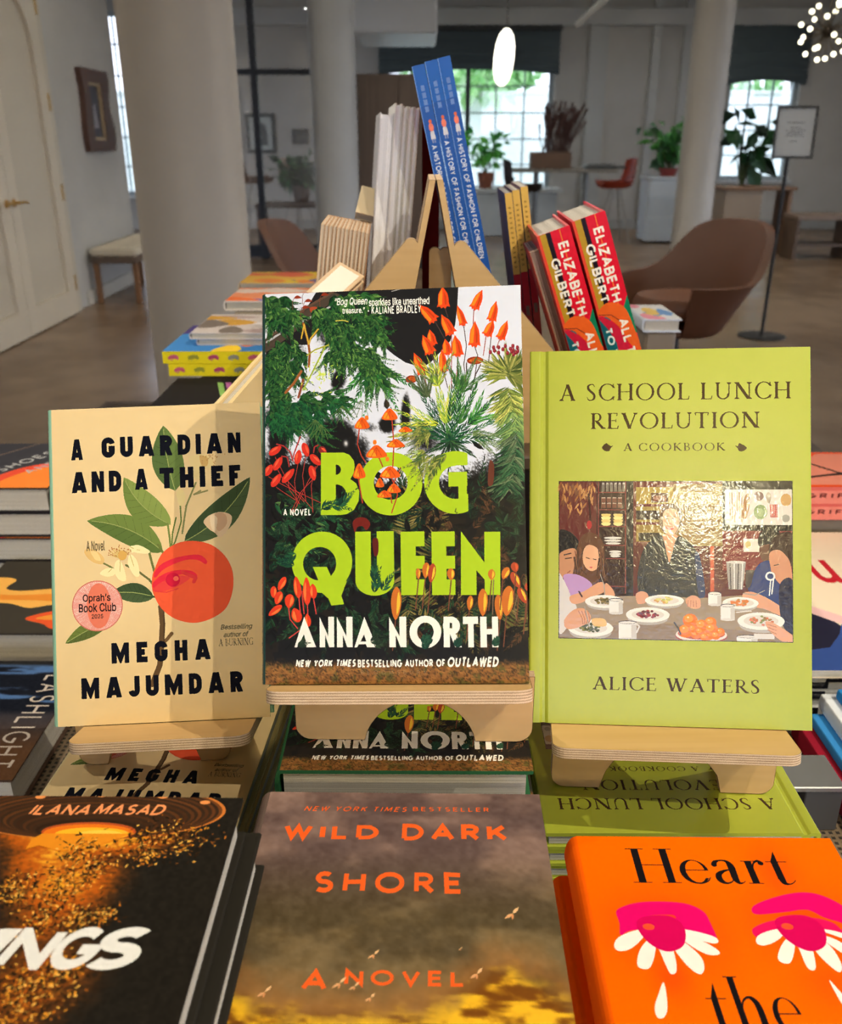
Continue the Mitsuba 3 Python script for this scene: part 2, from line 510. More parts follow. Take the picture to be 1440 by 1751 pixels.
# ---- foliage
def leaf_cloud(centres, n, size, length, cols, rng, droop=.3, wide=.4):
    v, f, c = [], [], []
    cols = [lin(q) for q in cols]
    cs = np.asarray(centres, float)
    for i in range(n):
        b = cs[rng.integers(len(cs))]
        d = rng.normal(size=3)
        d /= np.linalg.norm(d)
        p = b[:3] + d * b[3] * rng.uniform(.35, 1) * size
        a = d * .7 + rng.normal(size=3) * .5
        a[2] -= droop
        a /= np.linalg.norm(a)
        s = np.cross(a, rng.normal(size=3))
        s /= np.linalg.norm(s)
        nn = np.cross(a, s)
        L = length * rng.uniform(.6, 1.2)
        W = L * wide
        k = len(v)
        v += [p, p + a * L * .45 + s * W * .5 + nn * L * .06, p + a * L - nn * L * .1, p + a * L * .45 - s * W * .5 + nn * L * .06]
        f += [(k, k + 1, k + 2), (k, k + 2, k + 3)]
        q = cols[rng.integers(len(cols))] * rng.uniform(.75, 1.2)
        c += [q] * 4
    return trimesh.Trimesh(v, f, process=False), np.clip(np.array(c), 0, 1)


def foliage(owner, name, centres, n, size, length, cols, seed, **k):
    mm, cc = leaf_cloud(centres, n, size, length, cols, np.random.default_rng(seed), **k)
    key = part(owner, name, mm, 'mat_leaf', vcol=cc)
    return key


# outdoors, seen through the windows
structure('ground_outside', 'pale paved ground outside the windows', bx(-30, 30, BACK_Y + .35, 60, -.3, -.05), 'mat_matte', (190, 200, 190))
k = thing('garden_wall', 'pale rendered garden wall outside the wide window', 'wall')
part(k, 'body', bx(-12, 16, 20.0, 20.3, -.1, 2.15, .02), 'mat_matte', (232, 240, 238))
part(k, 'coping', bx(-12.1, 16.1, 19.95, 20.35, 2.15, 2.23, .02), 'mat_matte', (200, 208, 200))
for i, (x, y, h, lab) in enumerate(((1.6, 21.8, 3.1, 'bright green tree above the garden wall behind the wide window'), (5.6, 22.5, 3.4, 'bright green tree behind the narrow window'),
                                    (-3.0, 23.6, 3.6, 'green tree half hidden behind the tall cabinet'), (-11.5, 21.5, 3.3, 'green tree outside the leftmost window'), (8.6, 23, 3.8, 'green tree far right outside'))):
    k = thing('garden_tree', lab, 'tree')
    rng = np.random.default_rng(50 + i)
    cs = [(x + rng.normal() * .9, y + rng.normal() * .7, h + rng.normal() * .45, .75) for _ in range(10)]
    part(k, 'trunk', tube([(x, y, -.1), (x + .05, y, h * .5), (x + .1, y, h)], [.13, .1, .05]), 'mat_matte', (90, 80, 66))
    foliage(k, 'crown', cs, 2600, 1.0, .34, [(140, 196, 120), (170, 216, 150), (116, 176, 104), (196, 230, 186)], 60 + i, wide=.6)

# ---- lamps
k = thing('pendant_lamp', 'glowing white oblong pendant lamp hanging before the wide window', 'lamp')
c = at_y(862, 98, 8.0)
R = .078
prof = [(0, -.21), (.030, -.20), (.058, -.16), (.075, -.09), (.080, 0), (.074, .09), (.055, .16), (.024, .20), (0.012, .205)]
s = lathe(prof, 28)
s.apply_transform(tr(*c) @ ry(.09))
key = part(k, 'shade', s, 'mat_matte', (250, 246, 232), True, label='glowing glass shade')
scene[key]['emitter'] = {'type': 'area', 'radiance': {'type': 'rgb', 'value': [4.2, 3.9, 3.0]}, 'sampling_weight': .02}
part(k, 'cord', cyl((c[0] + .018, c[1], c[2] + .2), (c[0] + .02, c[1], CEIL), .004), 'mat_satin', (60, 60, 58))
part(k, 'canopy', cyl((c[0] + .02, c[1], CEIL - .03), (c[0] + .02, c[1], CEIL - .001), .06), 'mat_satin', (200, 200, 196))

k = thing('sputnik_chandelier', 'chandelier of many small glowing bulbs on a dark ball, upper right', 'chandelier')
c = at_y(1415, 54, 8.6)
core = trimesh.creation.icosphere(3, .05)
core.apply_translation(c)
part(k, 'core', core, 'mat_metal', (40, 34, 28), True)
dirs = np.array([[math.cos(2.39996 * i) * math.sqrt(1 - (1 - (2 * i + 1) / 26) ** 2), math.sin(2.39996 * i) * math.sqrt(1 - (1 - (2 * i + 1) / 26) ** 2), 1 - (2 * i + 1) / 26] for i in range(26)])
for i, dv in enumerate(dirs):
    e = c + dv * .225
    part(k, 'arm', cyl(c + dv * .045, c + dv * .205, .005, 6), 'mat_metal', (70, 58, 40))
    bu = trimesh.creation.icosphere(2, .019)
    bu.apply_translation(e)
    key = part(k, 'bulb', bu, 'mat_matte', (255, 240, 200), True)
    scene[key]['emitter'] = {'type': 'area', 'radiance': {'type': 'rgb', 'value': [5.0, 4.5, 3.0]}, 'sampling_weight': .004}
part(k, 'rod', cyl(c + (0, 0, .05), (c[0], c[1], CEIL), .008), 'mat_metal', (60, 52, 40))

k = thing('linear_light', 'short white tube light under the ceiling', 'light')
a_, b_ = at_y(988, 42, 10.5), at_y(1040, -6, 9.5)
part(k, 'tube', tube([a_, b_], .032, 12), 'mat_satin', (214, 218, 216), 40)
part(k, 'bracket', cyl(b_, (b_[0], b_[1], CEIL), .012), 'mat_satin', (190, 194, 192))

# unseen ceiling lamps brightening the lobby, and an unseen globe lamp behind the viewer
for i, (x, y) in enumerate([(-1.9, 4.6), (.3, 5.0), (2.6, 5.4), (-1.9, 7.6), (.4, 7.8), (3.2, 7.6), (-2.2, 12.6), (1.2, 10.6), (4.6, 10.4), (3.6, 13.2), (-.6, 13.2)]):
    k = thing('ceiling_lamp', 'unseen round ceiling lamp, out of view, placed to brighten the lobby', 'lamp', 'unseen ceiling lamps brightening the lobby')
    part(k, 'rim', lathe([(.15, 0), (.19, 0), (.19, .03), (.15, .03), (.15, 0)], 28), 'mat_satin', (210, 210, 206), 40, tr(x, y, CEIL - .031))
    key = part(k, 'diffuser', lathe([(0, .012), (.15, .012), (.15, .02), (0, .02)], 28), 'mat_matte', (250, 246, 236), 40, tr(x, y, CEIL - .031))
    scene[key]['emitter'] = {'type': 'area', 'radiance': {'type': 'rgb', 'value': list(np.array([1.0, .92, .79]) * LAMP)}, 'sampling_weight': .12}
k = thing('globe_lamp', 'unseen warm globe lamp behind the viewer, placed for the cookbook glare', 'lamp')  # out of view, placed so its reflection glares on the cookbook picture
g_ = trimesh.creation.icosphere(3, .06)
key = part(k, 'globe', g_, 'mat_matte', (250, 236, 200), True, tr(.50, -3.0, 2.86))
scene[key]['emitter'] = {'type': 'area', 'radiance': {'type': 'rgb', 'value': [820.0, 650.0, 335.0]}, 'sampling_weight': .8}
part(k, 'rod', cyl((.50, -3.0, 2.919), (.50, -3.0, 3.4), .008), 'mat_metal', (90, 80, 60))

# ---- sign stand
k = thing('sign_stand', 'black floor stand with a framed white notice, right of the round pillar', 'sign stand')
g = at_z(1302, 575, 0)
gx, gy = g[0], g[1]
zs0, zs1 = float(at_y(1345, 270, gy)[2]), float(at_y(1350, 183, gy)[2])
part(k, 'base', lathe([(0, 0), (.17, 0), (.17, .008), (.03, .018), (0, .02)], 40), 'mat_satin', (18, 18, 20), 30, tr(gx, gy, 0))
part(k, 'pole', cyl((gx, gy, .015), (gx, gy, zs0 + .02), .012), 'mat_satin', (16, 16, 18), 40)
A = tr(gx + .015, gy - .02, (zs0 + zs1) / 2) @ rz(math.radians(-14)) @ rx(math.radians(90 - 6))
w, h = .262, zs1 - zs0 + .01
fr = extrude(sbox(-w / 2, -h / 2, w / 2, h / 2).difference(sbox(-w / 2 + .014, -h / 2 + .014, w / 2 - .014, h / 2 - .014)), .02)
part(k, 'frame', fr, 'mat_satin', (22, 24, 26), M=A)
part(k, 'notice', extrude(sbox(-w / 2 + .012, -h / 2 + .012, w / 2 - .012, h / 2 - .012), .008), 'mat_satin', (196, 198, 196), M=A)
ln = []
for zz, ww in ((.062, .11), (.03, .07), (.012, .13), (-.004, .10), (-.02, .12), (-.055, .05)):
    ln.append(extrude(sbox(-ww / 2, zz - .003, ww / 2, zz + .003), .0086))
part(k, 'printed_lines', ln, 'mat_matte', (120, 122, 124), M=A)


# ---- lounge chairs
def lounge_chair(x, y, turn, label, s=1.0):
    k = thing('lounge_chair', label, 'chair', 'brown leather shell chairs')
    M = tr(x, y, 0) @ rz(turn)
    nu, nv = 65, 15
    vo, vi = [], []
    for i in range(nu):
        a = math.radians(-128 + 256 * i / (nu - 1))
        back = max(0.0, math.cos(a / 2)) ** 2.2
        k_ = 1 / (1 + math.exp((abs(math.degrees(a)) - 47) / 8.0))
        top = .53 + .34 * k_
        for j in range(nv):
            u = j / (nv - 1)
            z = .20 + (top - .20) * u
            r = .20 + .13 * u ** .55 + .055 * u * u * (.4 + back)
            r += .05 * k_ * u * u
            px_, py_ = r * 1.05 * math.cos(a), r * 1.12 * math.sin(a)
            vo.append((px_ * s, py_ * s, z))
            vi.append((px_ * s * .90, py_ * s * .91, z if j < nv - 1 else z))
    n = len(vo)
    f = []
    for i in range(nu - 1):
        for j in range(nv - 1):
            p, q, r_, t_ = i * nv + j, (i + 1) * nv + j, (i + 1) * nv + j + 1, i * nv + j + 1
            f += [(p, q, r_), (p, r_, t_), (n + p, n + r_, n + q), (n + p, n + t_, n + r_)]
        p, q = i * nv + nv - 1, (i + 1) * nv + nv - 1
        f += [(p, q, n + q), (p, n + q, n + p)]
        p, q = i * nv, (i + 1) * nv
        f += [(p, n + p, n + q), (p, n + q, q)]
    for i in (0, nu - 1):
        for j in range(nv - 1):
            p, q = i * nv + j, i * nv + j + 1
            f += [(p, q, n + q), (p, n + q, n + p)]
    mm = trimesh.Trimesh(vo + vi, f, process=False)
    part(k, 'shell', mm, 'mat_satin', (86, 53, 35), 50, M)
    part(k, 'bottom', lathe([(0, .19), (.19, .19), (.225, .21), (.225, .25), (0, .25)], 36), 'mat_satin', (92, 55, 34), 40, M)
    part(k, 'cushion', lathe([(0, .30), (.22, .30), (.27, .33), (.285, .38), (.26, .43), (.18, .445), (0, .45)], 36), 'mat_satin', (96, 60, 40), 50, M)
    part(k, 'column', cyl((0, 0, .03), (0, 0, .2), .03), 'mat_metal', (60, 60, 62), 40, M)
    part(k, 'star_base', [tube([(0, 0, .05), (.16 * math.cos(q), .16 * math.sin(q), .03), (.29 * math.cos(q), .29 * math.sin(q), .012)], [.022, .017, .012]) for q in np.arange(4) * np.pi / 2 + .4],
         'mat_metal', (60, 60, 62), 40, M)


q = at_y(1165, 470, 5.75)
lounge_chair(q[0], q[1], math.radians(30), 'brown leather shell lounge chair before the round pillar', 1.12)
q = at_y(575, 470, 5.9)
lounge_chair(q[0], q[1], math.radians(168), 'brown leather shell chair half hidden behind the pack of kraft covered books', 1.0)

# ---- bench with a cream cushion by the left wall
k = thing('bench', 'low wooden bench with a cream cushion against the left wall', 'bench')
part(k, 'cushion', bx(WALL_X + .04, WALL_X + .44, 7.95, 9.3, .40, .47, .02), 'mat_cloth', (186, 176, 156), 30)
part(k, 'frame', bx(WALL_X + .04, WALL_X + .44, 7.95, 9.3, .345, .40, .006), 'mat_brownwood')
for xx in (WALL_X + .07, WALL_X + .41):
    for yy in (8.0, 9.25):
        part(k, 'leg', bx(xx - .022, xx + .022, yy - .022, yy + .022, 0, .345, .004), 'mat_satin', (118, 84, 54))

# ---- far table, chairs, plants, sideboard
ty = 12.6
k = thing('far_table', 'long grey table before the far wall with a wooden box of dried stems', 'table')
xa, xb = xpx(872, 290, ty), xpx(1048, 290, ty)
zt = zpx(288, ty)
part(k, 'tabletop', bx(xa, xb, ty - .35, ty + .45, zt - .04, zt, .008), 'mat_satin', (112, 108, 100))
for xx in (xa + .35, xb - .35):
    part(k, 'leg', [tube([(xx, ty, zt - .04), (xx, ty, .05)], .035), bx(xx - .3, xx + .3, ty - .04, ty + .04, 0, .05, .006)], 'mat_metal', (120, 124, 124), 40)
k = thing('planter_box', 'wooden box holding dark dried stems on the far table', 'planter')
xa, xb = xpx(907, 275, ty), xpx(975, 275, ty)
zb = zt
part(k, 'box', [bx(xa, xb, ty - .1, ty + .15, zb, zb + .2, .006)], 'mat_satin', (86, 62, 42))
rng = np.random.default_rng(5)
st = []
for i in range(46):
    b0 = np.array([rng.uniform(xb - .38, xb - .02), ty + rng.uniform(-.04, .08), zb + .19])
    d = np.array([rng.normal() * .22 + .12, rng.normal() * .1, 1.0])
    L = rng.uniform(.35, .62)
    st.append(tube([b0, b0 + d * L * .5, b0 + d * L + (.05, 0, 0)], [.006, .009, .016], 5))
part(k, 'dried_stems', st, 'mat_matte', (70, 50, 46), True)
k = thing('open_book', 'open dark book lying on the far table beside the planter box', 'book')
xa = xpx(1000, 288, ty)
part(k, 'pages', [bx(xa, xa + .5, ty - .2, ty + .1, zt, zt + .03, .004)], 'mat_satin', (40, 44, 44))
part(k, 'raised_page', [bx(xa + .02, xa + .36, ty - .15, ty + .1, zt + .045, zt + .055)], 'mat_satin', (30, 34, 34))


def shell_chair(px, py, y, turn, rgb, label, up=0.0):
    k = thing('shell_chair', label, 'chair')
    c = at_y(px, py, y)
    M = tr(c[0], c[1], up) @ rz(turn)
    prof = [(-.22, .46), (-.17, .445), (-.05, .44), (.08, .44), (.16, .455), (.21, .51), (.235, .60), (.25, .72), (.26, .82)]
    nv, nu = len(prof), 13
    v = []
    for (p, z) in prof:
        for i in range(nu):
            u = i / (nu - 1) * 2 - 1
            half = .225 if z < .6 else .225 - .05 * (z - .6) / .22
            lift = .055 * u * u * u * u + (.035 * u * u if z < .55 else 0)
            v.append((p - (.07 * u * u if z > .5 else 0), u * half, z + (lift if z < .55 else -.03 * u ** 4)))
    n = len(v)
    v2 = [(a_ - .008, b_, c_ + .008) for a_, b_, c_ in v]
    f = []
    for i in range(nv - 1):
        for j in range(nu - 1):
            p, q, r_, t_ = i * nu + j, i * nu + j + 1, (i + 1) * nu + j + 1, (i + 1) * nu + j
            f += [(p, q, r_), (p, r_, t_), (n + p, n + r_, n + q), (n + p, n + t_, n + r_)]
    part(k, 'seat_shell', trimesh.Trimesh(v + v2, f, process=False), 'mat_satin', rgb, True, M)
    for sx, sy in ((1, 1), (1, -1), (-1, 1), (-1, -1)):
        part(k, 'leg', tube([(.05 * sx, .06 * sy, .435), (.19 * sx, .19 * sy, -up)], .010, 8), 'mat_metal', (150, 146, 140), 40, M)


shell_chair(1052, 330, 12.9, math.radians(8), (150, 52, 30), 'rust red shell chair at the right end of the far table', .27)
shell_chair(893, 330, 12.0, math.radians(165), (26, 20, 20), 'black shell chair at the left end of the far table', .27)


def plant(px, py, y, h, spread, n, ll, cols, seed, label, pot=(120, 70, 50), pot_h=.22, z0=0.0, base=None):
    k = thing('potted_plant', label, 'plant')
    c = at_y(px, py, y)
    x = c[0]
    part(k, 'pot', lathe([(0, 0), (.09, 0), (.13, pot_h), (.115, pot_h), (.11, pot_h - .02), (0, pot_h - .02)], 24), 'mat_satin', pot, 40, tr(x, y, z0))
    rng = np.random.default_rng(seed)
    tips = []
    stems = []
    for i in range(7):
        t_ = np.array([x + rng.normal() * spread * .6, y + rng.normal() * spread * .4, z0 + pot_h + h * rng.uniform(.45, 1)])
        stems.append(tube([(x, y, z0 + pot_h - .02), ((x + t_[0]) / 2 + rng.normal() * .03, (y + t_[1]) / 2, (z0 + pot_h + t_[2]) / 2), t_], [.010, .008, .004], 6))
        tips.append((*t_, spread * .55))
        tips.append((*(t_ * .6 + np.array([x, y, z0 + pot_h]) * .4), spread * .4))
    part(k, 'stem', stems, 'mat_leaf', (70, 84, 48), True)
    foliage(k, 'leaves', tips, n, 1.0, ll, cols, seed + 1, wide=.55)


G1 = [(52, 150, 60), (90, 190, 70), (120, 205, 90)]
G2 = [(22, 60, 30), (34, 84, 40), (16, 44, 26)]
k = thing('plant_ledge', 'low white ledge under the wide window', 'ledge')
part(k, 'top', bx(xpx(760, 330, 14), xpx(960, 330, 14), 13.8, 14.5, .60, .66, .01), 'mat_satin', (180, 186, 186))
part(k, 'front', bx(xpx(770, 330, 14), xpx(950, 330, 14), 13.84, 14.46, 0, .60, .01), 'mat_satin', (168, 176, 178))
plant(830, 320, 14.1, .60, .26, 90, .17, G1, 11, 'bright green potted plant on the ledge under the wide window', z0=.66)
k = thing('white_cabinet', 'white cabinet with a green plant on top, left of the round pillar', 'cabinet')
xa, xb = xpx(1108, 340, 12.8), xpx(1170, 340, 12.8)
zt2 = zpx(302, 12.8)
part(k, 'body', bx(xa, xb, 12.8, 13.3, 0.03, zt2 - .04, .01), 'mat_satin', (206, 216, 222))
part(k, 'top', bx(xa - .03, xb + .03, 12.77, 13.33, zt2 - .04, zt2, .008), 'mat_satin', (214, 222, 226))
for q in (.33, .66):
    part(k, 'drawer_front', bx(xa + .02, xb - .02, 12.785, 12.80, zt2 * q - .2, zt2 * q + .05, .004), 'mat_satin', (198, 210, 218))
plant(1142, 300, 13.0, .5, .3, 110, .24, [(60, 120, 62), (84, 160, 74), (48, 96, 54)], 21, 'leafy green plant on the white cabinet', z0=zt2, pot=(140, 60, 56), pot_h=.1)
plant(1266, 330, 12.4, .95, .25, 40, .34, G2, 31, 'dark broad leaved plant standing before the narrow window', z0=.55, pot=(86, 70, 58))
plant(516, 340, 12.6, .24, .24, 200, .16, G2, 41, 'dark bushy plant seen through the partition', z0=.55, pot=(70, 54, 46))
k = thing('plant_table', 'dark table under the bushy plant behind the partition', 'table')
x = xpx(505, 340, 12.6)
part(k, 'tabletop', bx(x - .5, x + .45, 12.3, 12.9, .50, .55, .008), 'mat_satin', (58, 46, 38))
for sx, sy in ((-.45, 12.35), (.4, 12.35), (-.45, 12.85), (.4, 12.85)):
    part(k, 'leg', bx(x + sx - .025, x + sx + .025, sy - .025, sy + .025, 0, .5, .004), 'mat_satin', (50, 40, 34))
shell_chair(440, 360, 13.6, math.radians(200), (96, 66, 50), 'brown chair behind the partition under the black framed drawing', .30)
shell_chair(512, 370, 13.8, math.radians(150), (150, 130, 116), 'pale chair behind the partition beside the pillar', .25)
k = thing('sideboard', 'low wooden sideboard below the narrow window', 'sideboard')
y = 11.6
xa, xb = xpx(1232, 370, y), xpx(1358, 370, y)
zt3 = zpx(320, y)
part(k, 'top', bx(xa, xb, y, y + .5, zt3 - .04, zt3, .006), 'mat_satin', (120, 90, 66))
part(k, 'body', bx(xa + .04, xa + .5, y + .03, y + .47, .08, zt3 - .04, .006), 'mat_satin', (142, 126, 108))
part(k, 'leg', bx(xb - .09, xb - .04, y + .03, y + .47, 0, zt3 - .04, .006), 'mat_satin', (120, 92, 70))
part(k, 'plinth', bx(xa + .06, xa + .48, y + .05, y + .45, 0, .08), 'mat_satin', (80, 64, 50))
k = thing('plant_stand', 'wooden stool holding the broad leaved plant', 'stool')
x = xpx(1268, 330, 12.4)
part(k, 'seat', bx(x - .2, x + .2, 12.2, 12.6, .51, .55, .006), 'mat_satin', (110, 78, 54))
for sx in (-.16, .16):
    for sy in (12.24, 12.56):
        part(k, 'leg', bx(x + sx - .02, x + sx + .02, sy - .02, sy + .02, 0, .51), 'mat_satin', (100, 70, 48))
k = thing('wall_bench', 'low dark bench with a shelf against the right part of the lobby', 'bench')
y = 11.0
xa, xb = xpx(1362, 390, y), xpx(1462, 390, y)
zt4 = zpx(368, y)
part(k, 'seat', bx(xa, xb, y, y + .45, zt4 - .06, zt4, .008), 'mat_satin', (122, 104, 90))
part(k, 'shelf', bx(xa + .03, xb - .03, y + .03, y + .42, .15, .18), 'mat_satin', (84, 70, 60))
for xx in (xa + .03, xb - .03):
    part(k, 'side', bx(xx - .02, xx + .02, y + .02, y + .43, 0, zt4 - .06, .004), 'mat_satin', (92, 76, 64))

# ------------------------------------------------------------------ lettering
import mapbox_earcut as earcut


def arc(cx, cy, rx_, ry_, a0, a1, n=16):
    t = np.radians(np.linspace(a0, a1, n))
    return [(cx + rx_ * math.cos(a), cy + ry_ * math.sin(a)) for a in t]


# skeletons: width and strokes, capital height 1
SKEL = {
    'A': (.80, [[(0, 0), (.40, 1), (.80, 0)], [(.15, .32), (.65, .32)]]),
    'B': (.62, [[(0, .52), (0, 1), (.28, 1)] + arc(.30, .76, .25, .24, 90, -90) + [(0, .52)], [(.28, .52)] + arc(.32, .26, .30, .26, 90, -90) + [(0, 0), (0, .55)]]),
    'C': (.80, [arc(.46, .5, .46, .5, 50, 310, 26)]),
    'D': (.74, [[(0, 0), (0, 1), (.26, 1)] + arc(.26, .5, .48, .5, 90, -90, 22) + [(0, 0)]]),
    'E': (.54, [[(.54, 1), (0, 1), (0, 0), (.54, 0)], [(0, .52), (.48, .52)]]),
    'F': (.52, [[(.52, 1), (0, 1), (0, 0)], [(0, .50), (.46, .50)]]),
    'G': (.86, [arc(.46, .5, .46, .5, 50, 355, 28) + [(.90, .46), (.52, .46)]]),
    'H': (.68, [[(0, 0), (0, 1)], [(.68, 0), (.68, 1)], [(0, .52), (.68, .52)]]),
    'I': (.0, [[(0, 0), (0, 1)]]),
    'J': (.46, [[(.46, 1), (.46, .25)] + arc(.23, .25, .23, .25, 0, -170)]),
    'K': (.64, [[(0, 0), (0, 1)], [(.62, 1), (.04, .44)], [(.22, .60), (.64, 0)]]),
    'L': (.52, [[(0, 1), (0, 0), (.52, 0)]]),
    'M': (.90, [[(0, 0), (.06, 1), (.45, .18), (.84, 1), (.90, 0)]]),
    'N': (.72, [[(0, 0), (0, 1), (.72, 0), (.72, 1)]]),
    'O': (.96, [arc(.48, .5, .48, .5, 0, 360, 40)]),
    'P': (.56, [[(0, 0), (0, 1), (.28, 1)] + arc(.30, .73, .26, .27, 90, -90) + [(0, .46)]]),
    'Q': (.96, [arc(.48, .5, .48, .5, 0, 360, 40), [(.54, .30), (.92, -.06)]]),
    'R': (.60, [[(0, 0), (0, 1), (.28, 1)] + arc(.30, .74, .26, .26, 90, -90) + [(0, .48)], [(.26, .48), (.60, 0)]]),
    'S': (.56, [arc(.28, .755, .255, .245, 40, 260, 16) + arc(.28, .26, .28, .26, 85, -140, 16)]),
    'T': (.62, [[(0, 1), (.62, 1)], [(.31, 1), (.31, 0)]]),
    'U': (.66, [[(0, 1), (0, .33)] + arc(.33, .33, .33, .33, 180, 360) + [(.66, .33), (.66, 1)]]),
    'V': (.76, [[(0, 1), (.38, 0), (.76, 1)]]),
    'W': (1.04, [[(0, 1), (.26, 0), (.52, .92), (.78, 0), (1.04, 1)]]),
    'X': (.66, [[(0, 0), (.66, 1)], [(0, 1), (.66, 0)]]),
    'Y': (.66, [[(0, 1), (.33, .48), (.66, 1)], [(.33, .48), (.33, 0)]]),
    'Z': (.62, [[(0, 1), (.62, 1), (0, 0), (.62, 0)]]),
    '-': (.4, [[(0, .45), (.4, .45)]]), '.': (.0, [[(0, 0), (0, .02)]]),
}


def sans_run(text, t=.14, track=.16, space=.42, slant=0.0, narrow=1.0, wob=0, seed=3, rnd=False):
    """A line of single-weight capitals as one shape: baseline 0, capital height 1."""
    rng = np.random.default_rng(seed)
    out, x = [], 0.0
    for ch in text:
        if ch == ' ':
            x += space
            continue
        w, strokes = SKEL[ch]
        for s in strokes:
            p = np.array(s, float)
            p[:, 0] = p[:, 0] * narrow
            p[:, 1] = t / 2 + p[:, 1] * (1 - t)
            if wob:
                p = p + rng.normal(size=p.shape) * wob * (1 if len(p) < 6 else .25)
            p[:, 0] += x + t / 2
            g = LineString(p).buffer(t / 2 * (1 + (rng.normal() * wob * 3 if wob else 0)), cap_style='round' if rnd else 'flat', join_style='round' if rnd else 'mitre', mitre_limit=3)
            if not wob:
                g = g.intersection(sbox(-9, -.12 if ch == 'Q' else 0, 99, 1))
            out.append(g)
        x += w * narrow + t + track
    g = unary_union(out)
    if slant:
        g = affinity.affine_transform(g, [1, slant, 0, 1, 0, 0])
    return g


def vs(pts, n=7):
    """A stroke of changing half width through points (x, y, half width)."""
    p = np.asarray(pts, float)
    if len(p) > 2:
        q = np.vstack([2 * p[0] - p[1], p, 2 * p[-1] - p[-2]])
        o = []
        for i in range(1, len(q) - 2):
            for s in np.arange(n) / n:
                a, b, c, d = q[i - 1], q[i], q[i + 1], q[i + 2]
                o.append(.5 * (2 * b + (c - a) * s + (2 * a - 5 * b + 4 * c - d) * s * s + (3 * b - a - 3 * c + d) * s ** 3))
        p = np.array(o + [q[-2]])
    t = np.gradient(p[:, :2], axis=0)
    t /= np.linalg.norm(t, axis=1, keepdims=True) + 1e-9
    nn = np.stack([-t[:, 1], t[:, 0]], 1) * np.maximum(p[:, 2:3], .002)
    quads = [Polygon([p[i, :2] + nn[i], p[i + 1, :2] + nn[i + 1], p[i + 1, :2] - nn[i + 1], p[i, :2] - nn[i]]).buffer(1e-4) for i in range(len(p) - 1)]
    return unary_union(quads)


def ring(cx, cy, rx_, ry_, th, tv):
    o = affinity.scale(Point(cx, cy).buffer(1, 24), rx_, ry_)
    return o.difference(affinity.scale(Point(cx, cy).buffer(1, 24), rx_ - th, ry_ - tv))


# Roman capitals with serifs
def _serif(x, y, w=.2, up=1, s=.030):
    return unary_union([sbox(x - w / 2, min(y, y + up * s), x + w / 2, max(y, y + up * s)),
                        Polygon([(x - w / 2 + .01, y + up * s), (x + w / 2 - .01, y + up * s), (x + .065, y + up * .10), (x - .065, y + up * .10)]).buffer(0)])


def _stem(x, t=.138, y0=0, y1=1, w=.26):
    return unary_union([sbox(x - t / 2, y0, x + t / 2, y1), _serif(x, y0, w, 1), _serif(x, y1, w, -1)])


def _diag(x0, y0, x1, y1, t):
    return Polygon([(x0 - t / 2, y0), (x0 + t / 2, y0), (x1 + t / 2, y1), (x1 - t / 2, y1)]).buffer(0)


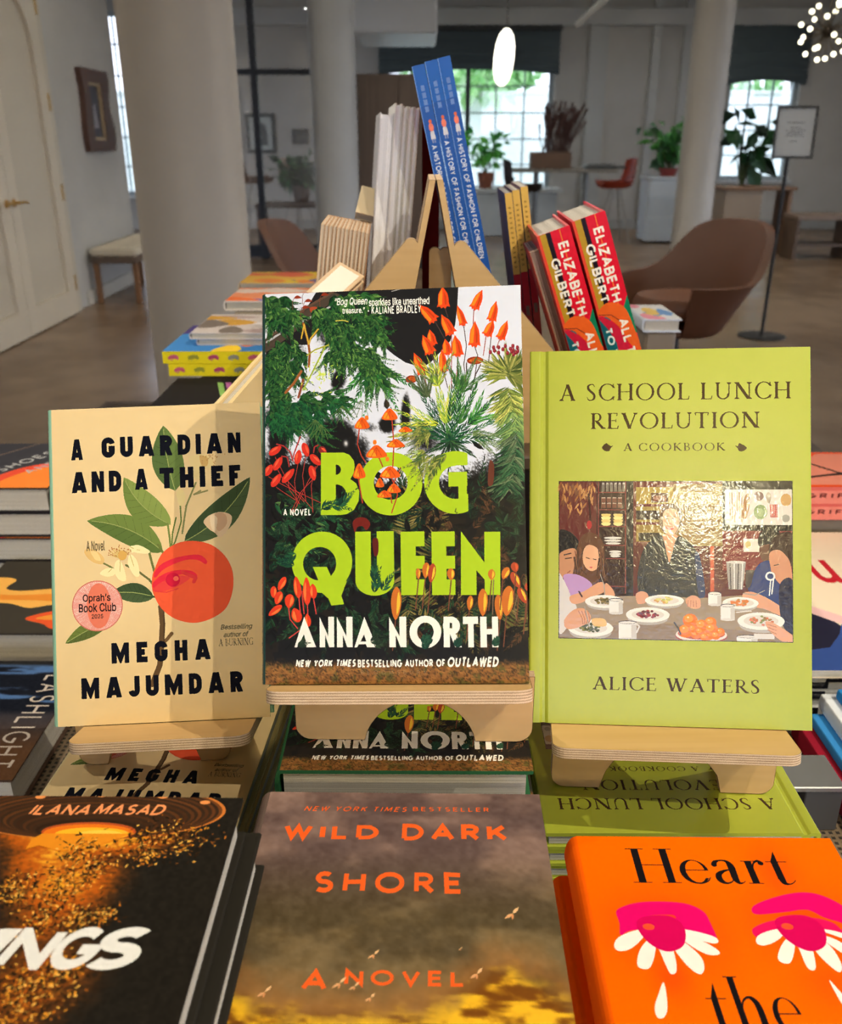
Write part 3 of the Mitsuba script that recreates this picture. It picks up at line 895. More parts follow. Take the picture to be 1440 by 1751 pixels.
def _roman():
    H, t = .068, .138
    g = {}
    g['A'] = (.86, [_diag(.12, 0, .44, 1, H), _diag(.74, 0, .43, 1, t + .03), sbox(.24, .31, .62, .36), _serif(.12, 0, .24), _serif(.74, 0, .26)])
    g['B'] = (.66, [_stem(.14), ring(.32, .76, .23, .24, .10, .045).intersection(sbox(.30, 0, 2, 2)), ring(.34, .27, .28, .27, .11, .05).intersection(sbox(.30, -1, 2, 2)), sbox(.1, .955, .33, 1), sbox(.1, 0, .35, .045), sbox(.12, .50, .33, .545)])
    c = ring(.48, .5, .46, .52, .125, .045).difference(sbox(.76, .24, 2, .76))
    g['C'] = (.86, [c, _diag(.80, .80, .79, 1.0, .05), _diag(.80, .04, .80, .22, .04)])
    g['G'] = (.90, [c, _diag(.80, .80, .79, 1.0, .05), sbox(.68, .04, .79, .44), _serif(.735, .46, .24, -1)])
    g['E'] = (.62, [_stem(.14), sbox(.1, .955, .52, 1), sbox(.1, 0, .55, .045), sbox(.14, .50, .46, .545), _diag(.50, .82, .53, 1, .045), _diag(.55, 0, .58, .20, .045), sbox(.44, .43, .475, .62)])
    g['H'] = (.88, [_stem(.14), _stem(.74), sbox(.14, .49, .74, .535)])
    g['I'] = (.30, [_stem(.15)])
    g['K'] = (.80, [_stem(.14), _diag(.18, .46, .62, 1, H + .01), _serif(.62, 1, .2, -1), _diag(.70, 0, .27, .60, t + .04), _serif(.72, 0, .22)])
    g['L'] = (.62, [_stem(.14), sbox(.1, 0, .55, .045), _diag(.55, 0, .59, .22, .045)])
    g['N'] = (.94, [_stem(.15, H), _stem(.79, H), _diag(.76, 0, .15, 1, t + .05)])
    g['O'] = (.98, [ring(.49, .5, .48, .52, .125, .045)])
    g['R'] = (.74, [_stem(.14), ring(.32, .74, .24, .26, .105, .045).intersection(sbox(.30, 0, 2, 2)), sbox(.1, .955, .33, 1), sbox(.12, .48, .33, .525), _diag(.66, 0, .30, .50, t + .03), _serif(.69, 0, .18)])
    g['S'] = (.54, [vs([(.45, .80, .012), (.40, .95, .025), (.27, .985, .028), (.12, .88, .052), (.14, .68, .064), (.29, .52, .066), (.43, .34, .064), (.42, .12, .055), (.27, .015, .028), (.12, .05, .024), (.06, .22, .012)])])
    g['T'] = (.76, [_stem(.38, t, 0, 1, .26), sbox(.04, .95, .72, 1), _diag(.07, .80, .04, 1, .045), _diag(.69, .80, .72, 1, .045)])
    g['U'] = (.86, [sbox(.085, .32, .2, 1), sbox(.70, .3, .755, 1), _serif(.145, 1, .25, -1), _serif(.73, 1, .22, -1), ring(.42, .33, .335, .345, .11, .06).intersection(sbox(-1, -1, 2, .335))])
    g['V'] = (.84, [_diag(.44, 0, .12, 1, t + .03), _diag(.43, 0, .74, 1, H), _serif(.12, 1, .25, -1), _serif(.74, 1, .22, -1)])
    g['W'] = (1.22, [_diag(.36, 0, .12, 1, t + .02), _diag(.36, 0, .58, .96, H), _diag(.80, 0, .56, 1, t + .02), _diag(.80, 0, 1.10, 1, H), _serif(.12, 1, .25, -1), _serif(.57, 1, .22, -1), _serif(1.10, 1, .22, -1)])
    return {k: (w, unary_union(p)) for k, (w, p) in g.items()}


ROMAN = _roman()


def roman_run(text, track=.09, space=.45):
    out, x = [], 0
    for ch in text:
        if ch == ' ':
            x += space
            continue
        w, g = ROMAN[ch]
        out.append(affinity.translate(g, x, 0))
        x += w + track
    return unary_union(out)


# high-contrast display letters (capital height 1, x-height .66)
def _didone():
    h = .016
    g = {}

    def st(x, y0, y1, t=.15, top=True, bot=True, w=.34):
        p = [sbox(x - t / 2, y0, x + t / 2, y1)]
        if bot:
            p.append(sbox(x - w / 2, y0, x + w / 2, y0 + .022))
        if top:
            p.append(sbox(x - w / 2, y1 - .022, x + w / 2, y1))
        return unary_union(p)
    g['H'] = (1.02, [st(.2, 0, 1, .16, w=.40), st(.82, 0, 1, .16, w=.40), sbox(.2, .50, .82, .525)])
    e = affinity.scale(Point(.32, .33).buffer(1, 24), .31, .345).difference(affinity.scale(Point(.345, .335).buffer(1, 24), .205, .315))
    e = e.difference(sbox(.40, .15, 1, .36))
    g['e'] = (.66, [e, sbox(.12, .36, .60, .385), vs([(.62, .17, .010), (.55, .07, .014), (.44, .015, .022), (.34, -.005, .02)])])
    g['a'] = (.66, [vs([(.10, .52, .062), (.15, .62, .045), (.28, .665, .018), (.40, .63, .04), (.455, .50, .075), (.455, .30, .076), (.455, .12, .07), (.50, .02, .04), (.58, .02, .014), (.64, .07, .010)]),
                    Point(.105, .535).buffer(.06), vs([(.45, .40, .012), (.28, .36, .03), (.13, .25, .062), (.12, .10, .066), (.22, .01, .030), (.34, .04, .016), (.44, .15, .012)])])
    g['r'] = (.54, [st(.17, 0, .66, .15, True, True, .32), vs([(.22, .42, .012), (.28, .58, .018), (.38, .655, .03), (.46, .62, .03)]), Point(.44, .59).buffer(.062)])
    g['t'] = (.46, [Polygon([(.10, .64), (.25, .95), (.25, .12), (.10, .12)]), sbox(-.02, .625, .44, .647), vs([(.175, .14, .075), (.20, .03, .055), (.28, -.005, .022), (.38, .03, .012), (.45, .10, .010)])])
    g['h'] = (.80, [st(.17, 0, 1.06, .15, True, True, .32), vs([(.22, .44, .012), (.29, .59, .02), (.43, .665, .026), (.55, .60, .06), (.60, .44, .075), (.60, .02, .075)]), sbox(.44, 0, .76, .022)])
    return {k: (w, unary_union(p)) for k, (w, p) in g.items()}


DIDONE = _didone()


def didone_run(text, track=.03):
    out, x = [], 0
    for ch in text:
        w, g = DIDONE[ch]
        out.append(affinity.translate(g, x, 0))
        x += w + track
    return unary_union(out)


# heavy geometric letters in a unit box
def _heavy():
    P = Polygon
    g = {'A': P([(0, 0), (.40, 1), (.66, 1), (1, 0), (.56, 0), (.53, .13), (.27, .13), (.22, 0)]).difference(P([(.30, .22), (.50, .22), (.455, .44)])),
         'N': P([(0, 0), (0, 1), (.26, 1), (.68, .36), (.68, 1), (1, 1), (1, 0), (.76, 0), (.34, .64), (.34, 0)]),
         'O': affinity.scale(Point(.5, .5).buffer(1, 32), .5, .5).difference(affinity.scale(Point(.5, .5).buffer(1, 32), .26, .29)),
         'R': unary_union([sbox(0, 0, .36, 1), affinity.scale(Point(.46, .70).buffer(1, 24), .50, .30), sbox(0, .4, .46, 1), P([(.36, .45), (.74, .42), (1.05, 0), (.66, 0)])]).difference(sbox(.36, .62, .50, .80)),
         'T': unary_union([sbox(.33, 0, .70, 1), sbox(0, .76, 1, 1)]),
         'H': unary_union([sbox(0, 0, .36, 1), sbox(.66, 0, 1, 1), sbox(.3, .42, .7, .60)]),
         'I': sbox(0, 0, 1, 1),
         'G': affinity.scale(Point(.52, .5).buffer(1, 32), .52, .5).difference(affinity.scale(Point(.56, .5).buffer(1, 32), .27, .30)).difference(sbox(.60, .50, 1.2, .68)).union(sbox(.70, .04, 1.0, .50)).union(sbox(.56, .34, 1.0, .50)),
         'S': vs([(.92, .90, .10), (.62, .90, .10), (.30, .86, .12), (.17, .70, .15), (.36, .56, .15), (.70, .44, .15), (.84, .28, .15), (.66, .12, .12), (.36, .10, .10), (.04, .10, .10)])}
    return g


HEAVY = _heavy()


def inter_shape(text):
    """Sentence-case sans lettering (baseline 0) as triangles."""
    m = meshkit.text_mesh(text, 1.0, .01, bold=True)
    keep = m.face_normals[:, 2] > .5
    return m.vertices[:, :2], m.faces[keep]


# ------------------------------------------------------------------ flat print: coloured shapes on a cover, in millimetres, y down from its top edge
class Print:
    def __init__(self, w, h, seed=1):
        self.w, self.h = w, h
        self.v, self.f, self.c, self.n, self.z = [], [], [], 0, 0.0
        self.bb, self.nb, self.fc = np.zeros((64, 5)), 0, 0
        self.rng = np.random.default_rng(seed)
        self.clip = sbox(0, 0, w, h)

    def layer(self, k=1):
        pass

    def put(self, x0, y0, x1, y1, loose=0):
        """Height of the next shape: just above whatever it overlaps. Loose shapes (leaves) share a few levels."""
        b = self.bb[:self.nb]
        hit = (b[:, 0] < x1) & (b[:, 2] > x0) & (b[:, 1] < y1) & (b[:, 3] > y0)
        if loose:
            hard = hit & (b[:, 4] % 1 < .25)
            self.fc += 1
            lv = math.floor(b[hard, 4].max() if hard.any() else 0) + 1 + self.fc % loose + .5
        else:
            lv = math.floor(b[hit, 4].max() if hit.any() else 0) + 1
        if self.nb == len(self.bb):
            self.bb = np.vstack([self.bb, np.zeros_like(self.bb)])
        self.bb[self.nb] = (x0, y0, x1, y1, lv)
        self.nb += 1
        self.z = math.floor(lv) * 1.1e-5

    def tri(self, v, f, col, raw=False):
        v = np.asarray(v, float)
        x, y = np.clip(v[:, 0], 0, self.w), np.clip(v[:, 1], 0, self.h)
        self.v.append(np.stack([x / 1000, (self.h - y) / 1000, np.full(len(v), self.z)], 1))
        self.f.append(np.asarray(f, int) + self.n)
        c = np.asarray(col, float)
        c = c if raw else lin(c)
        self.c.append(np.broadcast_to(c, (len(v), 3)))
        self.n += len(v)

    def fan(self, pts, col):
        n = len(pts)
        self.tri(pts, [(0, i, i + 1) for i in range(1, n - 1)], col)

    def geom(self, g, col):
        """A shapely shape or a list of points."""
        self.layer()
        if not hasattr(g, 'geom_type'):
            g = Polygon(g)
        g = g.buffer(0).intersection(self.clip)
        for p in getattr(g, 'geoms', [g]):
            if p.geom_type != 'Polygon' or p.area < 1e-4:
                continue
            self.put(*p.bounds)
            rings = [np.array(p.exterior.coords)[:-1]] + [np.array(r.coords)[:-1] for r in p.interiors]
            v = np.vstack(rings)
            e = np.cumsum([len(r) for r in rings]).astype(np.uint32)
            self.tri(v, np.asarray(earcut.triangulate_float64(v, e)).reshape(-1, 3), col)

    def line(self, pts, w, col):
        self.geom(LineString(pts).buffer(w / 2, cap_style='round'), col)

    def rect(self, x0, y0, x1, y1, col):
        self.geom(sbox(x0, y0, x1, y1), col)

    def ellipse(self, cx, cy, rx_, ry_, col, rot=0):
        self.geom(affinity.rotate(affinity.scale(Point(cx, cy).buffer(1, 20), rx_, ry_), rot), col)

    def smooth(self, pts, col):
        """A closed curve through the points."""
        p = np.asarray(pts, float)
        o = []
        n = len(p)
        for i in range(n):
            a, b, c, d = p[i - 1], p[i], p[(i + 1) % n], p[(i + 2) % n]
            for s in np.arange(6) / 6:
                o.append(.5 * (2 * b + (c - a) * s + (2 * a - 5 * b + 4 * c - d) * s * s + (3 * b - a - 3 * c + d) * s ** 3))
        self.geom(Polygon(o), col)

    def fit(self, g, bb, col, shear=0):
        """Lettering g (y up) stretched into the box from bb[0] (left top) to bb[1] (right bottom)."""
        (x0, y0), (x1, y1) = bb
        if isinstance(g, tuple):
            v, f = g
            a, b = v.min(0), v.max(0)
            s = (v - a) / (b - a)
            self.put(x0, y0, x1, y1)
            self.tri(np.stack([x0 + s[:, 0] * (x1 - x0) + shear * s[:, 1] * (y1 - y0), y1 - s[:, 1] * (y1 - y0)], 1), f[:, ::-1], col)
            return
        a0, b0, a1, b1 = g.bounds
        sx, sy = (x1 - x0) / (a1 - a0), (y1 - y0) / (b1 - b0)
        self.geom(affinity.affine_transform(g, [sx, 0, 0, -sy, x0 - a0 * sx, y1 + b0 * sy]), col)

    def grid(self, nx, ny, fn, box=None):
        """A fine net of vertices with colours fn(x, y) in 0-255, for soft tones."""
        x0, y0, x1, y1 = box or (0, 0, self.w, self.h)
        self.put(x0, y0, x1, y1)
        X, Y = np.meshgrid(np.linspace(x0, x1, nx), np.linspace(y0, y1, ny))
        v = np.stack([X.ravel(), Y.ravel()], 1)
        i = (np.arange(ny - 1)[:, None] * nx + np.arange(nx - 1)).ravel()
        f = np.vstack([np.stack([i, i + nx, i + nx + 1], 1), np.stack([i, i + nx + 1, i + 1], 1)])
        self.tri(v, f, np.clip(fn(v[:, 0], v[:, 1]), 0, 255))

    # plants
    def leaf(self, x, y, a, L, W, col, col2=None, alone=True):
        if alone:
            ca, sa = abs(math.cos(a)) * L * .5, abs(math.sin(a)) * L * .5
            mx, my = x + math.cos(a) * L / 2, y + math.sin(a) * L / 2
            self.put(mx - ca - W * .3, my - sa - W * .3, mx + ca + W * .3, my + sa + W * .3, 5)
        d, s = np.array([math.cos(a), math.sin(a)]), np.array([-math.sin(a), math.cos(a)])
        b = np.array([x, y])
        u = [b, b + d * L * .3 + s * W * .42, b + d * L * .6 + s * W * .40, b + d * L]
        v = [b, b + d * L, b + d * L * .6 - s * W * .40, b + d * L * .3 - s * W * .42]
        self.fan(u, col)
        self.fan(v, col2 or col)

    def frond(self, x, y, a, L, n, leaf, wide, cols, curl=0.0, spread=.9, stem=None, tip=.35):
        """A leafy twig: leaves in pairs along a curving stem."""
        R_ = L * .55 + leaf * .9
        mx, my = x + math.cos(a + curl / 2) * L / 2, y + math.sin(a + curl / 2) * L / 2
        self.put(mx - R_, my - R_, mx + R_, my + R_, 4)
        rng = self.rng
        px_, py_, aa = x, y, a
        for i in range(n):
            k = i / max(1, n - 1)
            ll = leaf * (1 - (1 - tip) * k) * rng.uniform(.8, 1.15)
            for s in (-1, 1):
                c = cols[rng.integers(len(cols))]
                c2 = tuple(min(255, q * 1.22 + 3) for q in c)
                self.leaf(px_, py_, aa + s * spread * rng.uniform(.8, 1.1) * (1 - .35 * k), ll, ll * wide, c, c2, False)
            px_ += math.cos(aa) * L / n
            py_ += math.sin(aa) * L / n
            aa += curl / n
        self.leaf(px_, py_, aa, leaf * tip * 1.4, leaf * tip * wide * 1.3, cols[0], cols[-1], False)
        if stem:
            pass

    def build(self):
        v, f, c = np.vstack(self.v), np.vstack(self.f), np.vstack(self.c)
        a = v[f]
        nz = np.cross(a[:, 1] - a[:, 0], a[:, 2] - a[:, 0])[:, 2]
        f = np.where((nz < 0)[:, None], f[:, ::-1], f)
        f = f[np.abs(nz) > 4e-11]
        return trimesh.Trimesh(v, f, process=False), c

    def ply(self, mat='mat_print'):
        m, c = self.build()
        return mikit.ply(m, mat, color=c)


def soft(x, y, cx, cy, rx_, ry_, p=2.0, rot=0.0):
    c, s = math.cos(rot), math.sin(rot)
    dx, dy = x - cx, y - cy
    u, v = (dx * c + dy * s) / rx_, (-dx * s + dy * c) / ry_
    return np.exp(-(u * u + v * v) ** (p / 2))


def n2(x, y, sc, oct=4, seed=0):
    return meshkit.fbm(np.stack([x * sc, y * sc, np.zeros_like(x)], -1), oct, seed)


def ss(a, b, x):
    t = np.clip((x - a) / (b - a), 0, 1)
    return t * t * (3 - 2 * t)


def blend(a, b, t):
    t = np.asarray(t)[..., None]
    return np.asarray(a, float) * (1 - t) + np.asarray(b, float) * t


# ------------------------------------------------------------------ cover art
for _k in ('A', 'N'):
    HEAVY['A'] = Polygon([(0, 0), (.46, 1), (1, 0), (.56, 0), (.53, .10), (.20, .10), (.12, 0)]).difference(Polygon([(.28, .19), (.54, .19), (.44, .42)]))
    HEAVY['N'] = Polygon([(0, 0), (0, 1), (.60, .36), (.60, 1), (1, 1), (1, 0), (.66, 0), (.38, .40), (.38, 0)])


def heavy_line(P, text, boxes, col):
    g = []
    for ch, ((x0, y0), (x1, y1)) in zip(text, boxes):
        s = HEAVY[ch]
        g.append(affinity.affine_transform(s, [x1 - x0, 0, 0, -(y1 - y0), x0, y1]))
    P.geom(unary_union([q.buffer(0) for q in g]), col)


def art_bog():
    """Black and white face behind painted bog plants, lime title."""
    P = Print(158, 240, 7)
    rng = P.rng
    eye1 = [(45.8,55.2)][0]
    eye2 = [(45.0,92.8)][0]
    nose = [(75.5,83.8)][0]
    mouth = [(86.6,79.5)][0]

    mass = [(26.8,17.2),(57.2,11.2),(45.4,26.0),(7.5,44.7),(18.0,36.8),(9.2,78.6),(51.2,35.6)]

    def base(x, y):
        c = np.tile(np.array([212., 217, 230]), (len(x), 1))
        g = n2(x, y, 1.4, 3, 3)
        fine = n2(x, y, 6.0, 2, 5)
        dark = np.zeros_like(x)
        for (cx, cy, a, b, k, r) in ((eye1[0], eye1[1], 5, 9, 1.0, .3), (eye2[0] - 3, eye2[1] + 2, 17, 17, 1.25, 0), (eye2[0] + 12, eye2[1] + 10, 9, 16, .8, .2),
                                     (nose[0], nose[1], 6, 6, 1.1, 0), (nose[0] - 12, nose[1] + 1, 9, 4, .6, .2), (mouth[0], mouth[1], 3.2, 16, 1.1, .05), (mouth[0] + 12, mouth[1] + 14, 12, 12, .7, 0),
                                     (8, 92, 7, 36, 1.0, 0), (4, 150, 18, 60, 1.0, 0), (28, 122, 14, 14, .8, 0)):
            dark = np.maximum(dark, k * soft(x, y, cx, cy, a, b, 3.0, r))
        dark = dark + .9 * ss(100, 126, y + 16 * (g - .5) + 8 * np.sin(x / 22.0) + np.where(x > 88, 3 + (x - 88) * .10, 0) - 12 * soft(x, y, 66, 100, 22, 16))
        for (cx, cy), a, b, k in zip(mass, (13, 20, 16, 12, 10, 16, 12), (10, 13, 13, 20, 9, 11, 8), (.75, .8, .8, .8, .6, .75, .55)):
            dark = np.maximum(dark, k * soft(x, y, cx, cy, a, b, 3.0))
        dark = ss(.35, .75, dark + .35 * (fine - .5) * (dark > .12))
        c = blend(c, (26, 26, 28), dark)
        c = c.reshape(-1, 3)
        hi = soft(x, y, eye2[0] + 5, eye2[1] + 2, 1.1, 1.6) + soft(x, y, eye1[0] + 1.2, eye1[1] + 6, .7, .8)
        c = blend(c, (230, 230, 232), np.clip(hi, 0, 1))
        deep = ss(112, 150, y)
        tint = n2(x, y, .16, 3, 9)
        c = np.where((deep * ss(.5, .7, tint))[:, None] > .5, c * .7 + np.array([16, 12, 8]), c)
        strip = ss(225.0, 231.0, y + 5 * (g - .5))
        br = blend((96, 62, 34), (186, 130, 70), n2(x * .35, y, .9, 4, 12))
        br = blend(br, (74, 84, 40), .6 * ss(.55, .75, n2(x, y, .35, 3, 14)))
        br = blend(br, (30, 26, 18), .7 * ss(.5, .75, n2(x, y, 1.5, 3, 15)))
        return c * (1 - strip[:, None]) + br * strip[:, None]
    P.grid(220, 330, base)
    # black hair shape over the forehead
    P.geom([(31.8,0.2),(46.4,-2.0),(120.2,-2.1),(119.3,11.7),(117.8,23.2),(114.6,33.4),(108.6,39.9),(102.5,46.3),(97.1,49.2),(87.0,45.8),(79.9,40.8),(72.7,34.5),(63.1,30.5),(53.5,22.8),(35.3,22.2),(26.2,32.9),(17.0,32.6),(9.7,36.1),(1.1,43.1),(-0.1,32.1),(13.4,21.5),(26.9,8.4)], (30, 30, 33))
    P.geom([(-0.1,28.4),(10.9,21.4),(29.3,8.5),(44.0,0.4),(47.6,2.4),(35.4,11.2),(20.7,22.9),(9.7,31.2),(-0.1,37.0)], (70, 60, 52))
    P.line([(1.1,30.3),(13.4,22.7),(28.1,15.8),(43.9,7.8)], 1.2, (176, 176, 178))
    P.line([(1.7,27.2),(12.2,20.8),(25.6,9.6),(42.8,0.1)], 1.6, (92, 70, 58))
    P.line([(79.1,1.1),(85.2,-0.3),(89.4,-0.9)], .5, (150, 150, 150))
    D = [(16, 44, 26), (26, 66, 34), (14, 38, 28), (36, 80, 40), (52, 84, 44)]
    M = [(38, 76, 36), (56, 98, 46), (24, 56, 32), (82, 118, 58), (30, 64, 36), (16, 40, 26)]
    Y = [(120, 150, 50), (150, 168, 60), (92, 128, 46), (176, 180, 66)]
    OL = [(84, 98, 44), (108, 118, 56), (62, 78, 38), (136, 136, 70)]
    K = [(18, 40, 28), (24, 54, 36), (34, 66, 42), (14, 30, 24), (44, 72, 46)]
    # conifer sprays, upper left
    def spray(pts, cols, leaf=9, n=9, wide=.26, L=20, curl=.5, spread=.62):
        for (x, y), a in [((p[0] + rng.normal() * 2.2 * r_, p[1] + rng.normal() * 2.2 * r_), q + 14 * r_ * rng.normal()) for r_ in (1, 0) for p, q in pts]:
            P.frond(x, y, math.radians(a), L * .8 * rng.uniform(.85, 1.15), n + 3, leaf * .66, wide * 1.35, cols, curl * rng.choice([-1, 1]), spread)
    A = [(2.2,2.1),(8.7,2.9),(17.5,12.7),(14.0,11.4),(4.6,9.3),(5.7,16.4),(31.5,9.7),(43.2,4.2),(51.4,2.7),(60.1,1.9),(65.9,3.3),(39.7,12.3),(48.4,10.9),(57.1,14.7),(62.9,17.2),(68.7,18.6),(33.8,16.2),(39.7,17.6),(44.3,21.3),(46.6,26.1),(43.1,29.5),(51.2,26.2),(58.2,21.8),(65.7,24.4),(70.3,29.2)]
    for i, (x, y) in enumerate(A):
        spray([((x, y), a) for a in ((70, 120, 30) if i < 6 else (60, 100, 25))], D if i % 2 else M, leaf=7.5, n=8, L=17)
    Bp = [(4.5,37.6),(9.2,34.2),(13.9,33.2),(18.6,33.3),(23.3,37.0),(8.0,42.4),(12.7,43.7),(18.0,42.7),(5.7,48.2),(11.5,49.5),(16.2,48.5),(3.9,55.1),(9.2,55.3),(20.9,46.9),(6.3,61.1),(12.1,62.4),(2.2,44.6)]
    for i, (x, y) in enumerate(Bp):
        spray([((x, y), a) for a in (95, 65, 130)], D if i % 3 else M, leaf=6.5, n=8, L=15)
    Cp = [(46.6,31.9),(51.2,34.4),(57.0,34.6),(61.6,38.2),(66.1,44.2),(43.0,37.6),(39.6,37.5),(48.2,40.2),(54.1,35.7),(63.9,36.0),(67.2,47.7),(61.5,46.4),(59.2,41.7),(71.3,48.4),(64.9,52.3),(71.8,55.4)]
    for i, (x, y) in enumerate(Cp):
        spray([((x, y), a) for a in (75, 40, 110)], M, leaf=6.2, n=9, L=21, spread=.5)
    for (x, y), a in zip([(67.2,50.1),(69.5,52.4),(64.3,53.5),(73.0,50.2),(61.5,51.0)], (95, 55, 115, 25, 130)):
        P.frond(x, y, math.radians(a), 30, 12, 6.0, .28, [(34, 96, 42), (54, 120, 50), (24, 74, 38)], .3, .5)
    Dp = [(17.9,68.9),(22.0,65.6),(24.9,69.1),(17.9,73.6),(13.2,75.8),(19.6,76.5),(26.6,71.5),(31.3,69.3),(33.6,74.0),(23.1,79.5),(28.9,81.4),(31.2,86.7),(16.1,81.1),(12.6,82.7),(8.0,78.0),(5.7,72.1),(4.5,79.0),(3.9,66.8),(9.2,66.9),(35.9,65.9),(42.9,67.3),(46.3,66.2)]
    for i, (x, y) in enumerate(Dp):
        spray([((x, y), a) for a in (35, 70, 5 if i % 2 else 100)], D if i % 2 else [(20, 62, 38), (32, 86, 46), (16, 50, 34)], leaf=6.0, n=8, L=17, spread=.5)
    # yellow twigs and thin hanging threads
    for pts, w, c in (([(23.9,19.4),(26.8,30.1),(27.9,38.3),(27.3,46.5)], 1.4, (140, 80, 40)), ([(33.2,23.3),(28.5,29.0),(27.4,32.5),(25.6,25.4),(24.5,20.0)], 1.0, (196, 160, 60)), ([(22.7,28.8),(23.9,22.9),(24.5,20.0)], .9, (200, 160, 60)),
                      ([(39.6,33.4),(31.4,36.1),(26.2,39.4)], .9, (160, 160, 60)), ([(37.2,35.1),(29.0,51.2),(23.7,61.0)], 1.0, (150, 170, 60)), ([(22.6,49.3),(17.9,56.7),(12.7,62.4)], 1.6, (150, 90, 50)), ([(23.8,54.6),(22.0,61.5),(20.8,65.5)], 1.5, (130, 70, 50)),
                      ([(44.3,18.4),(49.0,18.2),(51.9,19.2)], .7, (190, 180, 80)), ([(34.3,44.4),(34.2,54.3),(36.0,54.9)], .4, (90, 130, 50))):
        P.line(pts, w, c)
    for q in range(60):
        x, y = [(34.8,51.4)][0]
        a = rng.uniform(0, 6.28)
        r = abs(rng.normal()) * 7
        P.leaf(x + math.cos(a) * r * 1.3, y + math.sin(a) * r, rng.uniform(0, 6.28), 2.5, .7, (186, 206, 70), (206, 220, 90))
    for x, y in [(48.0,71.5),(59.6,68.4),(34.7,82.7),(31.2,79.7)]:
        for a in (60, 80, 100, 120, 45, 135):
            P.line([(x, y), (x + 5 * math.cos(math.radians(a)), y + 5 * math.sin(math.radians(a))), (x + 11 * math.cos(math.radians(a + 8)), y + 11 * math.sin(math.radians(a)))], .35, (84, 110, 60))
    # small red capsules on threads, top left
    for (x, y) in [(20.4,2.5),(27.2,4.9),(26.6,-0.8),(37.4,1.3),(25.4,8.9)]:
        P.smooth([(x - 2.2, y + .7), (x - .4, y - 1), (x + 1.8, y), (x + 2.5, y + .7), (x, y + 1.1)], (136, 52, 34))
        P.line([(x - 2.2, y + .7), (x - 3.2, y + 3), (x - 3, y + 8)], .3, (110, 60, 46))
    P.smooth([(28.0,9.5),(32.1,9.1),(32.4,10.3),(29.8,11.4),(28.9,12.8)], (160, 70, 44))
    # bell flowers, upper right: tip, base, width
    def bell(tip, basep, w, c1=(222, 70, 30), c2=(240, 130, 36)):
        (tx, ty), (bx_, by_) = tip, basep
        d = np.array([bx_ - tx, by_ - ty])
        L = np.linalg.norm(d)
        d = d / L
        s = np.array([-d[1], d[0]])
        b = np.array([tx, ty])
        q = lambda u, v: tuple(b + d * L * u + s * w * v)
        P.geom(Polygon([q(0, 0), q(.15, .16), q(.38, .40), q(.62, .46), q(.8, .45), q(.98, .58), q(.96, .30), q(1.06, .20), q(1.0, .02), q(1.08, -.16), q(.96, -.28), q(1.0, -.56), q(.8, -.46), q(.6, -.46), q(.36, -.38), q(.14, -.13)]).buffer(0), c1)
        P.geom(Polygon([q(.1, .05), q(.4, .34), q(.66, .40), q(.9, .42), q(.88, .12), q(.5, .05)]), c2)
        P.geom(Polygon([q(.2, -.05), q(.5, -.26), q(.86, -.28), q(.9, -.12), q(.5, -.10)]), tuple(int(v * .86) for v in c1))
    F = [(110.5,-1.1),(110.9,12.2),(134.8,2.0),(129.4,13.8),(143.2,9.3),(139.8,21.7),(141.2,21.1),(136.8,30.8),(119.2,11.1),(123.0,23.7),(95.7,9.9),(105.3,20.5),(109.4,16.5),(115.5,29.0),(129.9,21.3),(129.3,36.9),(149.7,21.7),(144.9,33.1),(102.1,25.6),(104.0,35.5),(97.8,28.9),(102.8,40.7),(111.5,31.7),(113.0,41.6),(117.5,29.6),(119.3,42.7),(109.4,38.0),(110.3,52.2),(92.2,39.8),(98.0,53.3)]
    W_ = tuple(.40 * q for q in (18, 15, 14, 15, 12, 17, 17, 17, 14, 14, 17, 14, 17, 13, 16))
    stems = [(111.7,12.5),(113.4,18.4),(129.4,13.8),(128.7,24.2),(139.6,30.9),(137.2,51.6),(136.5,30.8),(134.6,42.9),(123.0,24.0),(124.5,36.8),(122.6,48.3),(124.1,59.8),(105.3,20.5),(110.9,31.1),(115.5,29.0),(114.9,64.2),(129.3,36.9),(131.2,42.8),(128.6,60.0),(144.9,33.1),(142.6,38.5),(103.4,35.5),(103.3,41.9),(107.1,53.6),(102.8,40.7),(105.5,47.8),(107.7,54.2),(113.0,41.6),(115.1,53.8),(117.8,59.7),(119.3,42.7),(117.8,59.7),(110.3,52.2),(112.7,62.4),(98.0,53.3),(101.8,67.3),(94.0,56.7),(97.3,63.7)]
    for ids in ((0, 1), (2, 3), (4, 5), (6, 7), (8, 9, 10, 11), (12, 13), (14, 15), (16, 17, 18), (19, 20), (21, 22, 23), (24, 25, 26), (27, 28, 29), (30, 31), (32, 33), (34, 35), (36, 37)):
        P.line([stems[i] for i in ids], .5, (150, 60, 44) if ids[0] % 4 else (74, 56, 54))
    P.line([(132.8,48.6),(129.8,54.3),(126.8,64.0)], .7, (70, 60, 60))
    P.line([(124.3,47.2),(124.2,54.1),(122.9,61.0)], .7, (70, 60, 60))
    for i in range(15):
        bell(F[2 * i], F[2 * i + 1], W_[i])
    for (x0, y0), (x1, y1) in ([(87.1,56.2),(94.0,56.4)], [(124.6,46.3),(134.5,45.5)]):
        P.ellipse((x0 + x1) / 2, (y0 + y1) / 2, (x1 - x0) / 2, 2.4, (140, 48, 26))
        for k in range(4):
            P.line([(x0 + 1, (y0 + y1) / 2), ((x0 + x1) / 2, (y0 + y1) / 2 - 1.6 + k * 1.0), (x1 - 1, (y0 + y1) / 2 - .8 + k * .5)], .3, (210, 110, 40))
    # plant with berries, right side
    cx, cy = [(148.8,54.0)][0]
